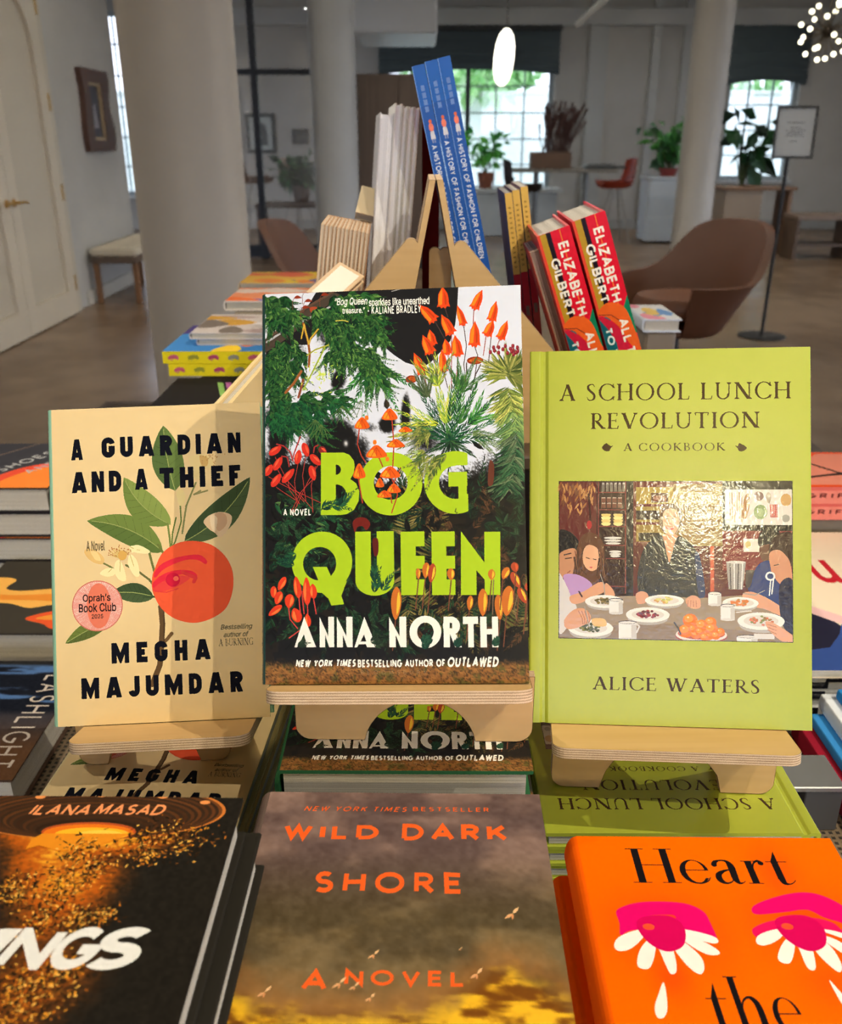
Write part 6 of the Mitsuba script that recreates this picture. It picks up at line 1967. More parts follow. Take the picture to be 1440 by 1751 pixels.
# ------------------------------------------------------------------ books
_bodies = {}


def book_body(W, H, T, tb, bulge, inset, rgb, finish, groove, smooth_pages='mat_page'):
    key = (W, H, T, tb, bulge, inset, rgb, finish, groove, smooth_pages)
    if key in _bodies:
        return _bodies[key]
    h = tb / 2
    front = [(W - h, -h)]
    if groove:
        front += [(groove + .0035, -h), (groove + .0015, -h - .0016), (groove - .0015, -h - .0016), (groove - .0035, -h)]
    if bulge > 0:
        sp = [(-bulge * math.sin(a) + h * .3, -T / 2 + (T / 2 - h) * math.cos(a)) for a in np.linspace(0, math.pi, 13)]
    else:
        sp = [(h, -h), (h, -T + h)]
    g = LineString(front + sp + [(W - h, -T + h)]).buffer(h, cap_style='round', join_style='round', quad_segs=4)
    c = extrude(g, H)
    c.apply_transform(np.array([[1, 0, 0, 0], [0, 0, -1, H], [0, 1, 0, 0], [0, 0, 0, 1.]]))
    p = bx(max(.0004, h), W - inset, inset * .8 + .0002, H - inset * .8 - .0002, -T + tb * .98, -tb * .98)
    uv = np.stack([p.vertices[:, 0] + p.vertices[:, 1], p.vertices[:, 2]], 1)
    _bodies[key] = (shape(c, finish, rgb, 35), shape(p, smooth_pages, uv=uv))
    return _bodies[key]


def book(label, W, H, T, M, rgb, art=None, spine=None, group=None, tb=.0026, bulge=.003, inset=.004, finish='mat_print', pages='mat_page', groove=0, base='hardcover_book', extra=None, arts=None):
    k = thing(base, label, 'book', group)
    c, p = book_body(W, H, T, tb, bulge, inset, rgb, finish, groove, pages)
    part(k, 'cover', d=c, M=M)
    part(k, 'page_block', d=p, M=M)
    if art is not None:
        part(k, 'cover_print', d=art, M=M @ tr(0, 0, .00012))
    if extra is not None:
        part(k, 'cover_photo', d=extra, M=M @ tr(0, 0, .00016), label='glossy photograph of people eating at a table')
    if spine is not None:
        S = np.array([[0, 0, -1, -bulge - .00012], [0, 1, 0, 0], [1, 0, 0, -T], [0, 0, 0, 1.]])
        part(k, 'spine_print', d=spine, M=M @ S)
    return k


def block(label, x0, x1, y0, y1, z1, rgb=(150, 164, 176), z0=TABLE_Z):
    k = thing('display_block', label, 'display block', None)
    scene[k] = shape(bx(x0, x1, y0, y1, z0 + .0005, z1 - .0006, .004), 'mat_satin', rgb)
    return k


ART = {n: f().ply(mt) for n, f, mt in (('bog', art_bog, 'mat_glossprint'), ('gua', art_guardian, 'mat_print'), ('sch', art_school, 'mat_glossprint'), ('wds', art_wild, 'mat_print'),
                                       ('bei', art_beings, 'mat_print'), ('hea', art_heart, 'mat_print'), ('fla', art_flashlight, 'mat_print'), ('flame', art_flame, 'mat_print'), ('sun', art_sun, 'mat_print'))}


def crackle(p, n, uv):
    return fbm(uv.x * 430.0, uv.y * 430.0, 3.0, 3) * 0.00010


PH = art_school_photo()
scene['mat_laminate'] = {'type': 'twosided', 'bsdf': {'type': 'bumpmap', 'arbitrary': proc(crackle, 1e-4), 'scale': 1.0,
                                                      'bsdf': {'type': 'principled', 'base_color': dict(_vc), 'roughness': .14, 'specular': .7}}}
_m, _c = PH.build()
PHOTO = mikit.ply(_m, 'mat_laminate', color=_c, uv=np.asarray(_m.vertices)[:, :2])

M_BOG = standing(.47, -.0449, -.0586, (-.0937, .4549, 1.0464))
M_GUA = standing(.4506, -.0276, .042, (-.2537, .5165, .9703))
M_SCH = standing(.4199, -.042, -.108, (.0786, .5394, .9576))
book('hardcover with a painted bog plant cover and lime title, standing in the middle', .158, .240, .027, M_BOG, (30, 66, 62), ART['bog'], finish='mat_gloss')
book('cream hardcover with a leafy stem and a coral disc, standing on the left easel', .148, .2233, .021, M_GUA, (150, 196, 168), ART['gua'], bulge=.004)
book('lime green cookbook with a dining photograph, standing on the right easel', .198, .2711, .0165, M_SCH, (166, 176, 56), ART['sch'], finish='mat_gloss', groove=.0105, bulge=0, extra=PHOTO, tb=.003)

# lying copies in front
ORD = ('', 'second', 'third', 'fourth', 'fifth', 'sixth')


def pile(label_top, label_rest, W, H, T, M, n, rgb, art, group, jit=((0, 0, 0),), noart=False, **kw):
    for i in range(n):
        dx, dy, a = jit[min(i, len(jit) - 1)]
        Mi = M @ tr(0, 0, -i * (T + .0006)) @ tr(W / 2 + dx, H / 2 + dy, 0) @ rz(a) @ tr(-W / 2, -H / 2, 0)
        book(label_top if i == 0 else label_rest.replace('ORD', ORD[i]), W, H, T, Mi, rgb, None if (noart and i) else art, group=None if i == 0 else group, **kw)


def far_left(x, y, z, turn, h):
    return lying(turn, (x, y, z), h)


pile('flat copy of the bog plant hardcover under the middle easel, topmost of its pile', 'bog plant hardcover, ORD from the top of the pile under the middle easel', .158, .240, .0257,
     far_left(-.0865, .6895, .987, -.006, .240), 3, (44, 92, 60), ART['bog'], 'lying copies of the bog plant hardcover', ((0, 0, 0), (.001, -.001, .01), (-.001, .001, -.01)))
block('pale grey blue display block under the bog plant copies', -.094, .078, .455, .68, .987 - 3 * .0263)
M_WDS = lying(-.015, (-.0897, .4262, .99), .238)
pile('brown hardcover with an orange brush title and golden clouds, lying in the front row', 'lower copy of the brown hardcover under the topmost one', .160, .238, .0267, M_WDS, 2, (104, 88, 82), ART['wds'],
     'lying copies of the brown hardcover', ((0, 0, 0), (-.002, .003, .004)), bulge=.006)
block('pale grey blue display block under the brown hardcovers', -.098, .066, .19, .43, .99 - 2 * .0273)
M_GF = lying(-.06, (-.2610, .712, .914), .2233)
pile('flat copy of the cream hardcover under the left easel, topmost of its pile', 'cream hardcover, ORD from the top of the pile under the left easel', .148, .2233, .021, M_GF, 4, (214, 198, 150), ART['gua'],
     'lying copies of the cream hardcover', ((0, 0, 0), (.002, 0, -.01), (.001, .001, .008), (.003, -.001, -.006)), pages='mat_page')
block('pale grey blue display block under the cream copies', -.258, -.13, .51, .70, .914 - 4 * .0216)
M_SF = tr(.2867, .4995, .891) @ rz(math.pi) @ tr(0, -.2711, 0)
pile('lime cookbook lying upside down under the right easel, topmost of its pile', 'lime cookbook, ORD from the top of the pile under the right easel', .198, .2711, .0155, M_SF, 4, (166, 176, 56), ART['sch'],
     'lying copies of the lime cookbook', ((0, 0, 0), (-.001, -.001, .004), (.001, -.002, -.006), (0, .001, .003)), finish='mat_gloss', groove=.0105, bulge=0, tb=.003, extra=PHOTO)
block('pale grey blue display block under the lime cookbooks', .095, .28, .51, .76, .891 - 4 * .0161)
M_BEI = lying(-.014, (-.2415, .3585, 1.045), .232)
pile('black hardcover with a glowing record over a forest, lying at the front left', 'black copy shifted right under the glowing record hardcover', .1525, .232, .024, M_BEI, 2, (40, 38, 34), ART['bei'],
     'lying copies of the black hardcover', ((0, 0, 0), (.0065, .003, -.004)), noart=True, bulge=.005)
block('pale grey blue display block under the black hardcovers', -.238, -.102, .13, .352, 1.045 - 2 * .0246)
M_HEA = lying(-.012, (.0893, .4014, .979), .216)
pile('orange hardcover with two pink daisy eyes, lying at the front right', 'orange hardcover, ORD from the top of the front right pile, shifted left', .1455, .216, .025, M_HEA, 3, (246, 98, 8), ART['hea'],
     'lying copies of the orange hardcover', ((0, 0, 0), (-.0075, -.004, .004), (-.006, -.002, .002)), bulge=.005)
block('pale grey blue display block under the orange hardcovers', .088, .23, .19, .395, .979 - 3 * .0256)


# ------------------------------------------------------------------ plywood easels
def plate(owner, name, poly, th, M, mat='mat_plywood'):
    """A plywood plate in its own xy plane, thickness along +z: faces, and its layered edge as a sub-part."""
    m = extrude(poly, th)
    key = part(owner, name, m, mat, M=M)
    e = extrude(poly.buffer(.00025), th)
    edge = trimesh.Trimesh(e.vertices, e.faces[np.abs(e.face_normals[:, 2]) < .5], process=False)
    edge.remove_unreferenced_vertices()
    part(key, 'layered_edge', edge, 'mat_plyedge', M=M, uv=np.stack([edge.vertices[:, 0], edge.vertices[:, 2]], 1))
    return key


def rrect(x0, y0, x1, y1, r):
    return sbox(x0 + r, y0 + r, x1 - r, y1 - r).buffer(r, quad_segs=6)


def easel(label, M, W, T, tilt, lx0, lx1, front, foot, back_h):
    """M: pose of the book it holds. tilt: how far the ledge is turned down from square to the cover. foot: (cx, y, z0, z1, width, yaw, lean, arch)."""
    k = thing('book_easel', label, 'book stand', 'plywood book easels')
    L = rrect(lx0, -.036, lx1, front, .010)
    Ml = M @ rx(math.pi / 2) @ np.diag([1, 1, -1, 1.0]) if False else M @ rx(tilt) @ np.array([[1, 0, 0, 0], [0, 0, -1, -.0006], [0, 1, 0, 0], [0, 0, 0, 1.]])
    plate(k, 'ledge', L, .0075, Ml)
    cx = (lx0 + lx1) / 2
    B = unary_union([rrect(cx - .055, -.0, cx + .055, back_h, .02)])
    plate(k, 'back_plate', B, .007, M @ tr(0, 0, -T - .0078))
    fx, fy, z0, z1, w, yaw, lean, arch = foot
    h = (z1 - z0) / math.cos(lean)
    P_ = rrect(-w / 2, 0, w / 2, h + .02, .010).intersection(sbox(-1, -1, 1, h))
    if arch == 'round':
        P_ = P_.difference(Point(0.004, -.006).buffer(.0365, 32))
    else:
        a = w * .20
        P_ = P_.difference(Polygon([(-a - .012, -.01), (a + .010, -.01), (a + .004, h * .25), (a - .018, h * .8), (-a + .010, h * .8), (-a - .006, h * .25)]).buffer(.004))
    Mf = tr(fx, fy, z0 + .0003) @ rz(yaw) @ rx(math.pi / 2 - lean)
    plate(k, 'foot_panel', P_, .0075, Mf)
    fin = Polygon([(0, 0), (.075, 0), (.07, .012), (.012, h + .05), (0, h + .05)])
    for q in (-.40, .40):
        Mn = tr(fx, fy, z0 + .0003) @ rz(yaw) @ np.array([[0, 0, 1, q * w - .0035], [1, 0, 0, .004], [0, 1, 0, 0], [0, 0, 0, 1.]])
        plate(k, 'rear_fin', fin, .007, Mn)
    return k


EASELS = 1
easel('plywood easel with an arched foot under the bog plant hardcover', M_BOG, .158, .027, .06, .0035, .159, .020, (-.0045, .486, .9872, 1.035, .153, -.02, .05, 'round'), .17)
easel('small plywood easel with a scorched looking ledge under the cream hardcover', M_GUA, .148, .021, .13, .018, .138, .037, (-.2005 + .0, .556, .9142, .958, .112, .06, .05, 'trap'), .15)
easel('plywood easel with a wide ledge under the lime cookbook', M_SCH, .198, .0165, .17, .016, .180, .043, (.183, .552, .8912, .944, .166, -.06, .05, 'trap'), .18)


# ------------------------------------------------------------------ upright books on the riser behind
k = thing('display_riser', 'raised wooden shelf carrying the upright books behind the middle hardcover', 'riser')
part(k, 'top', bx(-.20, .345, .86, 1.24, 1.035, 1.05, .002), 'mat_brownwood')
for x in (-.195, .325):
    part(k, 'side', bx(x, x + .015, .88, 1.22, TABLE_Z + .0005, 1.035, .002), 'mat_brownwood')
part(k, 'back', bx(-.18, .325, 1.19, 1.205, TABLE_Z + .0005, 1.035, .002), 'mat_brownwood')

SPINE_OUT = np.array([[0, 0, 1, 0], [1, 0, 0, 0], [0, 1, 0, 0], [0, 0, 0, 1.]])        # spine towards the viewer
FORE_OUT = np.array([[0, 0, -1, 0], [-1, 0, 0, 0], [0, 1, 0, 0], [0, 0, 0, 1.]])       # fore edge towards the viewer


def upright(top_px, y, lean, W, H, T, out, yaw=0.0):
    """A book whose near top left spine corner is at the given place; lean in degrees, positive to the right."""
    p = at_y(top_px[0], top_px[1], y)
    M = tr(*p) @ rz(math.radians(yaw)) @ ry(math.radians(lean))
    if out is SPINE_OUT:
        return M @ out @ tr(0, -H, T)
    return M @ out @ tr(-W, -H, 0)


def art_blue_spine():
    P = Print(13.6, 305, 1)
    P.rect(0, 0, 13.6, 305, (32, 78, 156))
    P.rect(0, 0, 13.6, 40, (30, 86, 168))
    P.rect(0, 0, .7, 300, (110, 150, 210))
    g = affinity.rotate(sans_run('A HISTORY OF FASHION FOR CHILDREN', .17, .17, .45), -90, origin=(0, 0))
    P.fit(g, ((3.8, 80), (9.6, 210)), (214, 220, 232))
    for i in range(4):
        P.rect(5, 20 + i * 7, 9, 25.5 + i * 7, (96, 126, 186))
    P.ellipse(7.6, 62, 2.6, 4.2, (226, 120, 96))
    P.ellipse(7.6, 56, 1.7, 1.9, (206, 96, 60))
    P.geom([(5.6, 66), (9.6, 66), (10.4, 74), (5, 74)], (196, 196, 206))
    P.rect(6, 74, 7, 78, (150, 160, 190))
    P.rect(8.4, 74, 9.4, 78, (150, 160, 190))
    return P.ply('mat_glossprint')


BLUE = art_blue_spine()
for i, (px, lab) in enumerate((((704, 114), 'tall blue picture book, leftmost of the three leaning together'), ((726, 106), 'tall blue picture book, middle one of the three leaning together'), ((748, 100), 'tall blue picture book, rightmost of the three leaning together'))):
    M = upright(px, 1.05, -12.6, .245, .305, .0136, SPINE_OUT, yaw=-1)
    book(lab, .245, .305, .0136, M, (40, 92, 172) if i else (196, 60, 84), None, BLUE, 'blue picture books', bulge=0, finish='mat_gloss', base='picture_book')


def art_gilbert():
    P = Print(36, 222, 2)
    RED, MU, BK, OG, TE, GR = (214, 24, 48), (176, 138, 40), (30, 18, 30), (228, 96, 36), (20, 92, 104), (16, 120, 84)
    P.rect(0, 0, 36, 240, RED)
    P.rect(0, 0, 3, 240, (220, 70, 50))
    P.rect(3, 0, 9.5, 104, MU)
    P.rect(9.5, 0, 14.5, 104, BK)
    P.rect(24.2, 0, 25.2, 102, (230, 120, 50))
    P.geom([(27, 108), (36, 92), (36, 136), (30, 136)], GR)
    P.rect(0, 108, 12, 240, TE)
    P.smooth([(0, 102), (12, 94), (24, 98), (31, 108), (34, 128), (36, 156), (26, 146), (20, 126), (10, 110)], OG)
    P.smooth([(0, 107), (8, 110), (18, 124), (24, 146), (28, 226), (14, 226), (14, 156), (8, 126)], (196, 30, 60))
    P.line([(1, 104), (14, 108), (24, 120)], .8, (60, 20, 30))
    WH = (236, 230, 220)
    P.fit(affinity.rotate(sans_run('ELIZABETH', .21, .13, .4), -90, origin=(0, 0)), ((19, 14), (30, 96)), WH)
    P.fit(affinity.rotate(sans_run('GILBERT', .21, .15, .4), -90, origin=(0, 0)), ((6.5, 28), (16.5, 92)), WH)
    P.fit(affinity.rotate(sans_run('ALL THE WAY', .22, .13, .4), -90, origin=(0, 0)), ((20, 116), (30, 214)), WH)
    P.fit(affinity.rotate(sans_run('TO THE RIVER', .22, .13, .4), -90, origin=(0, 0)), ((3, 122), (11, 214)), (214, 226, 224))
    return P.ply('mat_glossprint')


GIL = art_gilbert()
for px, lab in (((918, 405), 'thick red hardcover with white spine lettering, the left one of two'), ((978, 380), 'thick red hardcover with white spine lettering, the right one of two')):
    M = upright(px, .99, -19.5, .155, .222, .0355, SPINE_OUT, yaw=-2)
    book(lab, .155, .222, .0355, M, (206, 50, 66), None, GIL, 'thick red hardcovers', bulge=0, finish='mat_gloss')


def art_yellow():
    P = Print(8.5, 230, 3)
    P.rect(0, 0, 8.5, 96, (206, 166, 84))
    P.rect(0, 96, 8.5, 150, (176, 46, 56))
    P.rect(0, 150, 8.5, 230, (186, 82, 76))
    P.fit(affinity.rotate(sans_run('THE HOUSE OF', .16, .2, .4), -90, origin=(0, 0)) if False else affinity.rotate(sans_run('-------------', .5, .2, .4), -90, origin=(0, 0)), ((2.6, 16), (5.6, 88)), (150, 116, 56))
    P.rect(2, 138, 6.5, 150, (120, 110, 96))
    return P.ply('mat_print')


YEL = art_yellow()
for i, (px, lab) in enumerate((((863, 331), 'slim paperback with a yellow and red spine, leftmost of three'), ((876, 326), 'slim paperback with a yellow and red spine, middle of three'), ((890, 320), 'slim paperback with a yellow and red spine, rightmost of three'))):
    M = upright(px, 1.13, -8.5, .15, .230, .0088, SPINE_OUT, yaw=-1)
    book(lab, .15, .230, .0088, M, (140, 116, 118), None, YEL, 'slim yellow and red paperbacks', tb=.0007, bulge=0, inset=.0006, base='paperback_book')
M = upright((905, 432), 1.02, -19.5, .10, .200, .011, FORE_OUT, yaw=-2)
book('tan paperback leaning against the left thick red hardcover', .10, .200, .011, M, (206, 96, 80), None, None, None, tb=.0007, bulge=0, inset=.0006, pages='mat_kraft_page', base='paperback_book')

# white page edges
for i, (px, H, T, lab, rgb) in enumerate((((650, 192), .262, .0165, 'white paged hardcover, leftmost of the tall white group', (196, 196, 204)), ((676, 176), .275, .0085, 'taller white hardcover with a projecting board, second of the white group', (222, 222, 222)),
                                          ((689, 181), .270, .0064, 'thin white hardcover, third of the white group', (206, 208, 206)), ((699, 182), .270, .0064, 'thin white hardcover, fourth of the white group', (214, 216, 212)), ((709, 183), .270, .0064, 'thin white hardcover next to the blue books', (206, 206, 200)))):
    M = upright(px, 1.10, 4.6, .20, H, T, FORE_OUT, yaw=4)
    book(lab, .20, H, T, M @ tr(0, 0, 0), rgb, None, None, 'tall white hardcovers', tb=.0018, bulge=0, inset=.002, pages='mat_white_page')

# pack of kraft covered books
rng = np.random.default_rng(8)
for i in range(12):
    tones = [(196, 164, 132), (176, 140, 112), (206, 178, 150), (160, 124, 98)]
    px = (549 + i * 6.9, 383 + i * 1.3)
    M = upright(px, 1.0, 7.5, .125, .170, .0042, FORE_OUT, yaw=2)
    book('thin kraft covered book, ' + ('leftmost in the packed row' if i == 0 else 'rightmost in the packed row' if i == 11 else ('second', 'third', 'fourth', 'fifth', 'sixth', 'seventh', 'eighth', 'ninth', 'tenth', 'eleventh')[i - 1] + ' from the left in the packed row'), .125, .170, .0042, M, tones[rng.integers(4)], None, None,
         'packed row of thin kraft covered books', tb=.0007, bulge=0, inset=.0008, pages='mat_kraft_page', base='paperback_book')
q1, q2, q3 = at_y(522, 499, .925), at_y(580, 447, .965), at_y(628, 468, .955)
ay = (q2 - q1) / np.linalg.norm(q2 - q1)
ax = q3 - q2
ax = ax - ay * (ax @ ay)
wd, ht = np.linalg.norm(ax), np.linalg.norm(q2 - q1)
ax = ax / wd
M = np.eye(4)
M[:3, 0], M[:3, 1], M[:3, 2], M[:3, 3] = ax, ay, np.cross(ax, ay), q1
k2 = book('slanted tan book with a cream front leaning before the kraft row', wd, ht, .010, M, (206, 180, 150), None, None, None, bulge=0)
part(k2, 'front_label', bx(.005, wd - .004, .004, ht - .004, 0, .0006), 'mat_satin', (226, 222, 210), M=M)
p = at_y(608, 362, 1.12)
M = tr(*p) @ ry(math.radians(14)) @ rx(-.5) @ np.array([[1, 0, 0, 0], [0, 0, -1, 0], [0, 1, 0, 0], [0, 0, 0, 1.]])
book('small beige book standing behind the kraft row', .036, .034, .02, M, (206, 190, 160), None, None, None, bulge=0, tb=.0012, inset=.001)
p = at_y(722, 190, 1.215)
book('dark red book standing behind the plywood rack, between the white and blue books', .022, p[2] - 1.06, .02, tr(p[0], 1.215, 1.06) @ np.array([[1, 0, 0, 0], [0, 0, -1, 0], [0, 1, 0, 0], [0, 0, 0, 1.]]), (120, 34, 30), None, None, None, bulge=0)

# A-shaped plywood rack between the upright books
k = thing('book_rack', 'A shaped plywood rack with two triangular fins between the upright books', 'book rack')
ya = .905
ap = at_y(746, 308, ya)
zb = 1.05
hh = ap[2] - zb
for s in (-1, 1):
    top, bot = ap[0] + s * .0035, ap[0] + s * (.0035 + hh * .195)
    th = .0058
    pl_ = Polygon([(top - th / 2, ap[2]), (top + th / 2, ap[2]), (bot + th / 2, zb), (bot - th / 2, zb)])
    Mx = tr(0, ya + .14, 0) @ rx(math.pi / 2)
    plate(k, 'leaning_plate', pl_, .14, Mx)
    a = at_y(717 if s < 0 else 771, 383, ya)
    fo = np.array([(0, 0), (s * -.004, .0)])
    # outer fin: a triangle with a rounded tip
    xi = lambda z: ap[0] + s * (.0035 + (ap[2] - z) * .195 + th / 2)
    tri_ = Polygon([(xi(a[2]), a[2]), (a[0], a[2] - .002), (a[0] + s * .19, zb), (xi(zb), zb)]).buffer(-.006).buffer(.006)
    plate(k, 'fin', tri_.buffer(.001), .0075, tr(0, ya + .0075, 0) @ rx(math.pi / 2))
    b = at_y(744 if s < 0 else 762, 424, ya + .05)
    tab = rrect(b[0] - .006, zb, b[0] + .006, b[2], .0055)
    plate(k, 'inner_tab', tab, .0075, tr(0, ya + .06, 0) @ rx(math.pi / 2))


# ------------------------------------------------------------------ piles at the sides
def flat_book(label, x0, y0, w, d, z_top, T, rgb, art=None, group=None, turn=0.0, spine=None, spine_near=False, **kw):
    """Lying book: near left corner (x0, y0), w across and d deep."""
    if spine_near:      # spine towards the viewer: the cover's width runs away from the viewer
        M = tr(x0 + w, y0, z_top) @ rz(turn) @ rz(math.pi / 2)
        return book(label, d, w, T, M, rgb, art, spine, group, bulge=0, **kw)
    M = tr(x0, y0, z_top) @ rz(turn)
    return book(label, w, d, T, M, rgb, art, None, group, **kw)


# left edge of the table
book('grey brown novel with tall pale lettering over a dark sea, left of the cream copies', .156, .215, .040, tr(-.555, .701, .772), (84, 66, 56), ART['fla'])
flat_book('dark hardcover with orange flame shapes behind the pale lettered novel', -.605, .967, .16, .205, .78, .048, (66, 62, 58), ART['flame'])
z = .888
for i, lab in enumerate(('dark hardcover with a large orange sun, topmost of the far left pile', 'dark hardcover second in the far left pile', 'dark hardcover third in the far left pile', 'dark hardcover lowest in the far left pile')):
    flat_book(lab, -.70 + .003 * i, 1.19 + .002 * (i % 2), .165, .20, z, .0388, (40, 38, 42), ART['sun'], None if i == 0 else 'dark hardcovers in the far left pile')
    z -= .0393
flat_book('dark hardcover on top of the second pile at far left, beside the orange sun one', -.53, 1.19, .125, .20, .888, .0388, (44, 42, 46), None)
z = .888 - .0393
for i in range(3):
    flat_book('dark hardcover, ' + ('second', 'third', 'fourth')[i] + ' from the top of the second pile at far left', -.53, 1.19, .125, .20, z, .0388, (44, 42, 46), None, 'dark hardcovers in the second far left pile')
    z -= .0393
block('pale grey block under the piles at the left back', -.40, -.14, 1.28, 2.05, .953, (120, 112, 102))


def art_black_top():
    P = Print(240, 190, 4)
    P.rect(0, 0, 240, 190, (36, 34, 36))
    rg = np.random.default_rng(3)
    for k in range(2):
        for i in range(5):
            c = [(206, 120, 190), (120, 190, 120), (190, 90, 160), (150, 200, 110)][rg.integers(4)]
            x = 92 + i * 13 + k * 64
            P.geom([(x, 110), (x + 9, 110), (x - 12, 30), (x - 21, 30)], c)
    return P.ply()


def art_swirl(w, h, seed, base, cols):
    P = Print(w, h, seed)
    P.rect(0, 0, w, h, base)
    rg = np.random.default_rng(seed)
    for i in range(9):
        x, y, a, b = rg.uniform(0, w), rg.uniform(0, h), rg.uniform(.1, .3) * w, rg.uniform(.08, .25) * h
        P.smooth([(x - a, y), (x - a * .3, y - b), (x + a * .6, y - b * .5), (x + a, y + b * .3), (x, y + b)], cols[i % len(cols)])
    return P.ply()


def art_yellow_edge():
    P = Print(20, 270, 6)
    P.rect(0, 0, 20, 270, (232, 216, 40))
    rg = np.random.default_rng(4)
    for i in range(8):
        y = 18 + i * 33
        c = [(190, 90, 120), (150, 150, 60), (170, 70, 110), (140, 140, 130)][i % 4]
        P.smooth([(6, y - 7), (11, y - 9), (15, y), (12, y + 8), (6, y + 7), (9, y)], c)
        P.line([(5, y - 4), (14, y + 6)], 1.5, c)
    return P.ply()


flat_book('black book with pink and green lettering at the front of the left back pile', -.40, 1.25, .24, .19, .985, .03, (34, 32, 34), art_black_top())
YE = art_yellow_edge()
z = 1.027
for i, lab in enumerate(('yellow edged book with a blue and orange cover, upper of two', 'yellow edged book, lower of two')):
    flat_book(lab, -.425 + .008 * i, 1.45, .27, .22, z, .0203, (226, 208, 44), art_swirl(220, 270, 5, (70, 136, 206), [(240, 130, 50), (244, 206, 60), (236, 150, 60), (80, 70, 130)]) if i == 0 else None,
              'yellow edged books', spine=YE, spine_near=True)
    z -= .0208
flat_book('white magazine like book with a grey and pink cover on the yellow edged books', -.385, 1.49, .21, .17, 1.049, .0105, (210, 206, 210), art_swirl(210, 170, 7, (196, 186, 184), [(170, 150, 150), (120, 110, 104), (226, 220, 222), (196, 150, 70), (150, 120, 130)]), tb=.0012)
flat_book('white book beneath the grey and pink one', -.375, 1.495, .20, .17, 1.038, .0105, (214, 214, 222), None, tb=.0012)
flat_book('white book with an orange and blue swirl cover further back', -.375, 1.73, .22, .16, 1.062, .019, (228, 220, 214), art_swirl(220, 160, 12, (236, 150, 110), [(110, 110, 180), (240, 180, 150), (236, 120, 70), (230, 210, 200)]))
block('grey block under the swirl book', -.36, -.17, 1.725, 1.9, 1.042, (130, 118, 104), .953)
flat_book('cream edged book with a yellow and orange cover, last of the left piles', -.385, 1.93, .24, .17, 1.066, .030, (214, 190, 160), art_swirl(240, 170, 15, (240, 190, 90), [(236, 120, 90), (244, 206, 70), (120, 110, 160), (240, 150, 80)]))
block('grey block under the last book of the left piles', -.37, -.16, 1.935, 2.04, 1.035, (130, 118, 104), .953)
# leaning red edged book between the two front hardcovers
M = tr(-.205, .80, .985) @ rz(.55) @ ry(.0) @ rx(-.28) @ np.array([[1, 0, 0, 0], [0, 0, -1, 0], [0, 1, 0, 0], [0, 0, 0, 1.]])
pa, pb = at_y(396, 690, .80), at_y(452, 625, .93)
M = tr(pa[0], pa[1], pa[2] - .10) @ rz(math.atan2(pb[1] - pa[1], pb[0] - pa[0])) @ ry(-math.atan2(pb[2] - pa[2], math.hypot(pb[0] - pa[0], pb[1] - pa[1]))) @ np.array([[1, 0, 0, 0], [0, 0, -1, 0], [0, 1, 0, 0], [0, 0, 0, 1.]])
book('cream book with a red edge leaning between the cream and the bog plant hardcovers', .20, .10, .016, M, (226, 202, 150), None, None, None, tb=.004, finish='mat_satin')

# right edge of the table
flat_book('white book with a blue edge beyond the red hardcovers', .375, 1.50, .062, .14, 1.07, .022, (206, 216, 232), art_swirl(62, 140, 19, (222, 224, 230), [(120, 160, 216), (232, 200, 120), (226, 150, 170)]))
block('grey block under the white book with a blue edge', .38, .432, 1.505, 1.635, 1.048, (130, 118, 104))


def art_griffin():
    P = Print(150, 230, 8)
    P.rect(0, 0, 150, 230, (246, 150, 126))
    for pts, w in (([(20, 230), (60, 120), (120, 80), (150, 60)], 6), ([(10, 150), (70, 160), (110, 200), (150, 210)], 5), ([(40, 60), (60, 130), (90, 150), (70, 220)], 7), ([(30, 230), (34, 180), (60, 150), (50, 100)], 5)):
        P.line(pts, w, (40, 26, 28))
    P.geom([(150, 0), (150, 120), (110, 80), (70, 0)], (244, 86, 38))
    for i in range(4):
        P.line([(96 + i * 9, 8), (124 + i * 6, 40)], 2.5, (150, 40, 30))
    P.rect(0, 0, 9, 230, (244, 84, 30))
    return P.ply()


def art_griffin_spine():
    P = Print(27, 230, 9)
    P.rect(0, 0, 27, 230, (240, 140, 124))
    P.rect(21, 0, 27, 230, (226, 110, 100))
    P.fit(affinity.rotate(sans_run('LAUREN GRIFFIN'.replace('LAUREN ', ''), .22, .45, .4), -90, origin=(0, 0)), ((9, 46), (17, 148)), (96, 34, 34))
    P.fit(affinity.rotate(sans_run('GRIFFIN', .22, .45, .4), -90, origin=(0, 0)), ((9, 168), (17, 222)), (96, 34, 34))
    return P.ply()


GA, GS = art_griffin(), art_griffin_spine()
flat_book('orange pink book with black line drawing, upper of two beyond the lime cookbook', .53, 1.24, .23, .16, .870, .027, (240, 96, 60), GA, 'orange pink books', spine=GS, spine_near=True, tb=.0012)
flat_book('orange pink book, lower of two beyond the lime cookbook', .533, 1.243, .23, .16, .8425, .027, (226, 70, 56), GA, 'orange pink books', spine=GS, spine_near=True, tb=.0012)
block('grey block under the orange pink books', .54, .76, 1.25, 1.39, .815, (130, 118, 104))


def art_cream_navy():
    P = Print(270, 380, 10)
    P.rect(0, 0, 270, 380, (240, 222, 196))
    RD = (196, 40, 52)
    P.fit(inter_shape('from'), ((4, 20), (120, 100)), RD)
    P.fit(inter_shape('you'), ((36, 96), (150, 190)), RD)
    P.fit(inter_shape('to'), ((6, 140), (60, 196)), (236, 120, 70))
    P.smooth([(0, 215), (30, 210), (70, 230), (96, 290), (80, 330), (40, 345), (0, 370)], (40, 40, 62))
    P.geom([(0, 345), (60, 330), (84, 300), (110, 250), (150, 216), (270, 216), (270, 380), (0, 380)], (58, 86, 158))
    P.geom([(30, 208), (60, 214), (110, 260), (100, 280)], (240, 196, 196))
    return P.ply()


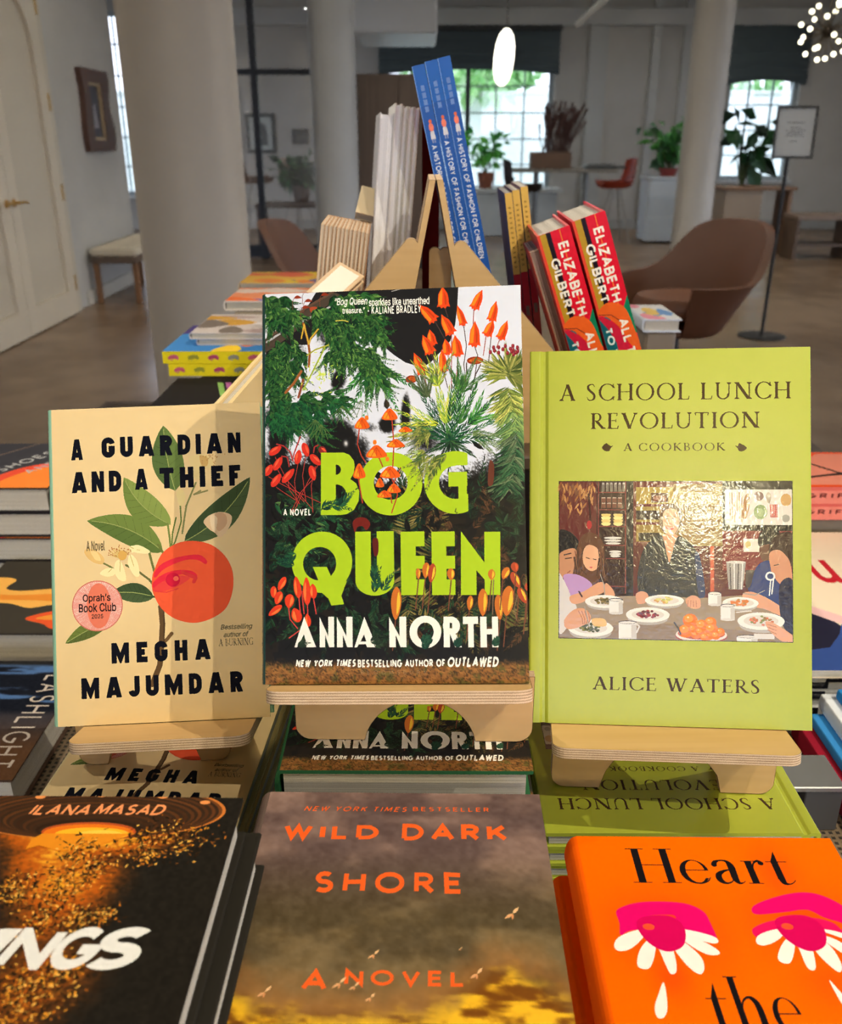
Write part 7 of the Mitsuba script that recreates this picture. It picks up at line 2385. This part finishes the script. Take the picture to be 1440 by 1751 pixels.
flat_book('cream book with red lettering and a navy figure on the white spined pile', .42, .853, .27, .36, .799, .010, (226, 210, 190), art_cream_navy(), tb=.0009, bulge=0, inset=.001, base='paperback_book')


def art_barry():
    P = Print(10.4, 240, 11)
    P.rect(0, 0, 10.4, 240, (196, 198, 198))
    P.rect(0, 30, 10.4, 58, (24, 26, 36))
    g = inter_shape('barry')
    v, f = g
    g2 = (np.stack([v[:, 1], -v[:, 0]], 1), f)
    a, b = g2[0].min(0), g2[0].max(0)
    s = (g2[0] - a) / (b - a)
    P.layer()
    P.tri(np.stack([3.0 + s[:, 0] * 4.2, 53 - s[:, 1] * 18], 1), f, (214, 216, 220))
    return P.ply()


BA = art_barry()
z = .7885
for i in range(5):
    flat_book('thin white book with a black spine label, ' + ('top', 'second', 'third', 'fourth', 'lowest')[i] + ' under the cream and navy book', .405 + (.026, .004, .0, -.02, -.004)[i], .862 + .004 * (i % 2), .24, .17, z, .0106, (200, 202, 204), None,
              'thin white books with black labels', spine=BA, spine_near=True, tb=.0008, inset=.0008, base='paperback_book')
    z -= .0112
for i, (c, zt, T) in enumerate((((44, 130, 206), .80, .012), ((226, 232, 240), .787, .018), ((60, 140, 210), .768, .012), ((150, 30, 50), .755, .0235))):
    flat_book(('bright blue book, topmost of the pile at the right edge', 'white book under the bright blue one', 'blue book third in the pile at the right edge', 'dark red book lowest in the pile at the right edge')[i],
              .452 - .012 * i, .60, .19, .215 + .01 * (i % 2), zt, T, c, None, tb=.0016, bulge=.001)

k = thing('metal_bracket', 'grey steel bracket holding a wooden block at the right, behind the lime copies', 'bracket')
part(k, 'top_plate', bx(.30, .402, .676, .725, .778, .784, .001), 'mat_metal', (170, 172, 172))
part(k, 'side_plate', bx(.366, .402, .678, .722, TABLE_Z + .0005, .778, .001), 'mat_satin', (64, 64, 66))
part(k, 'back_plate', bx(.30, .366, .716, .722, TABLE_Z + .0005, .778, .001), 'mat_satin', (30, 30, 32))
part(k, 'wooden_block', bx(.318, .345, .69, .716, TABLE_Z + .0005, .77, .002), 'mat_plywood')

for kk in [q for q in scene if scene[q] is None]:
    del scene[kk]
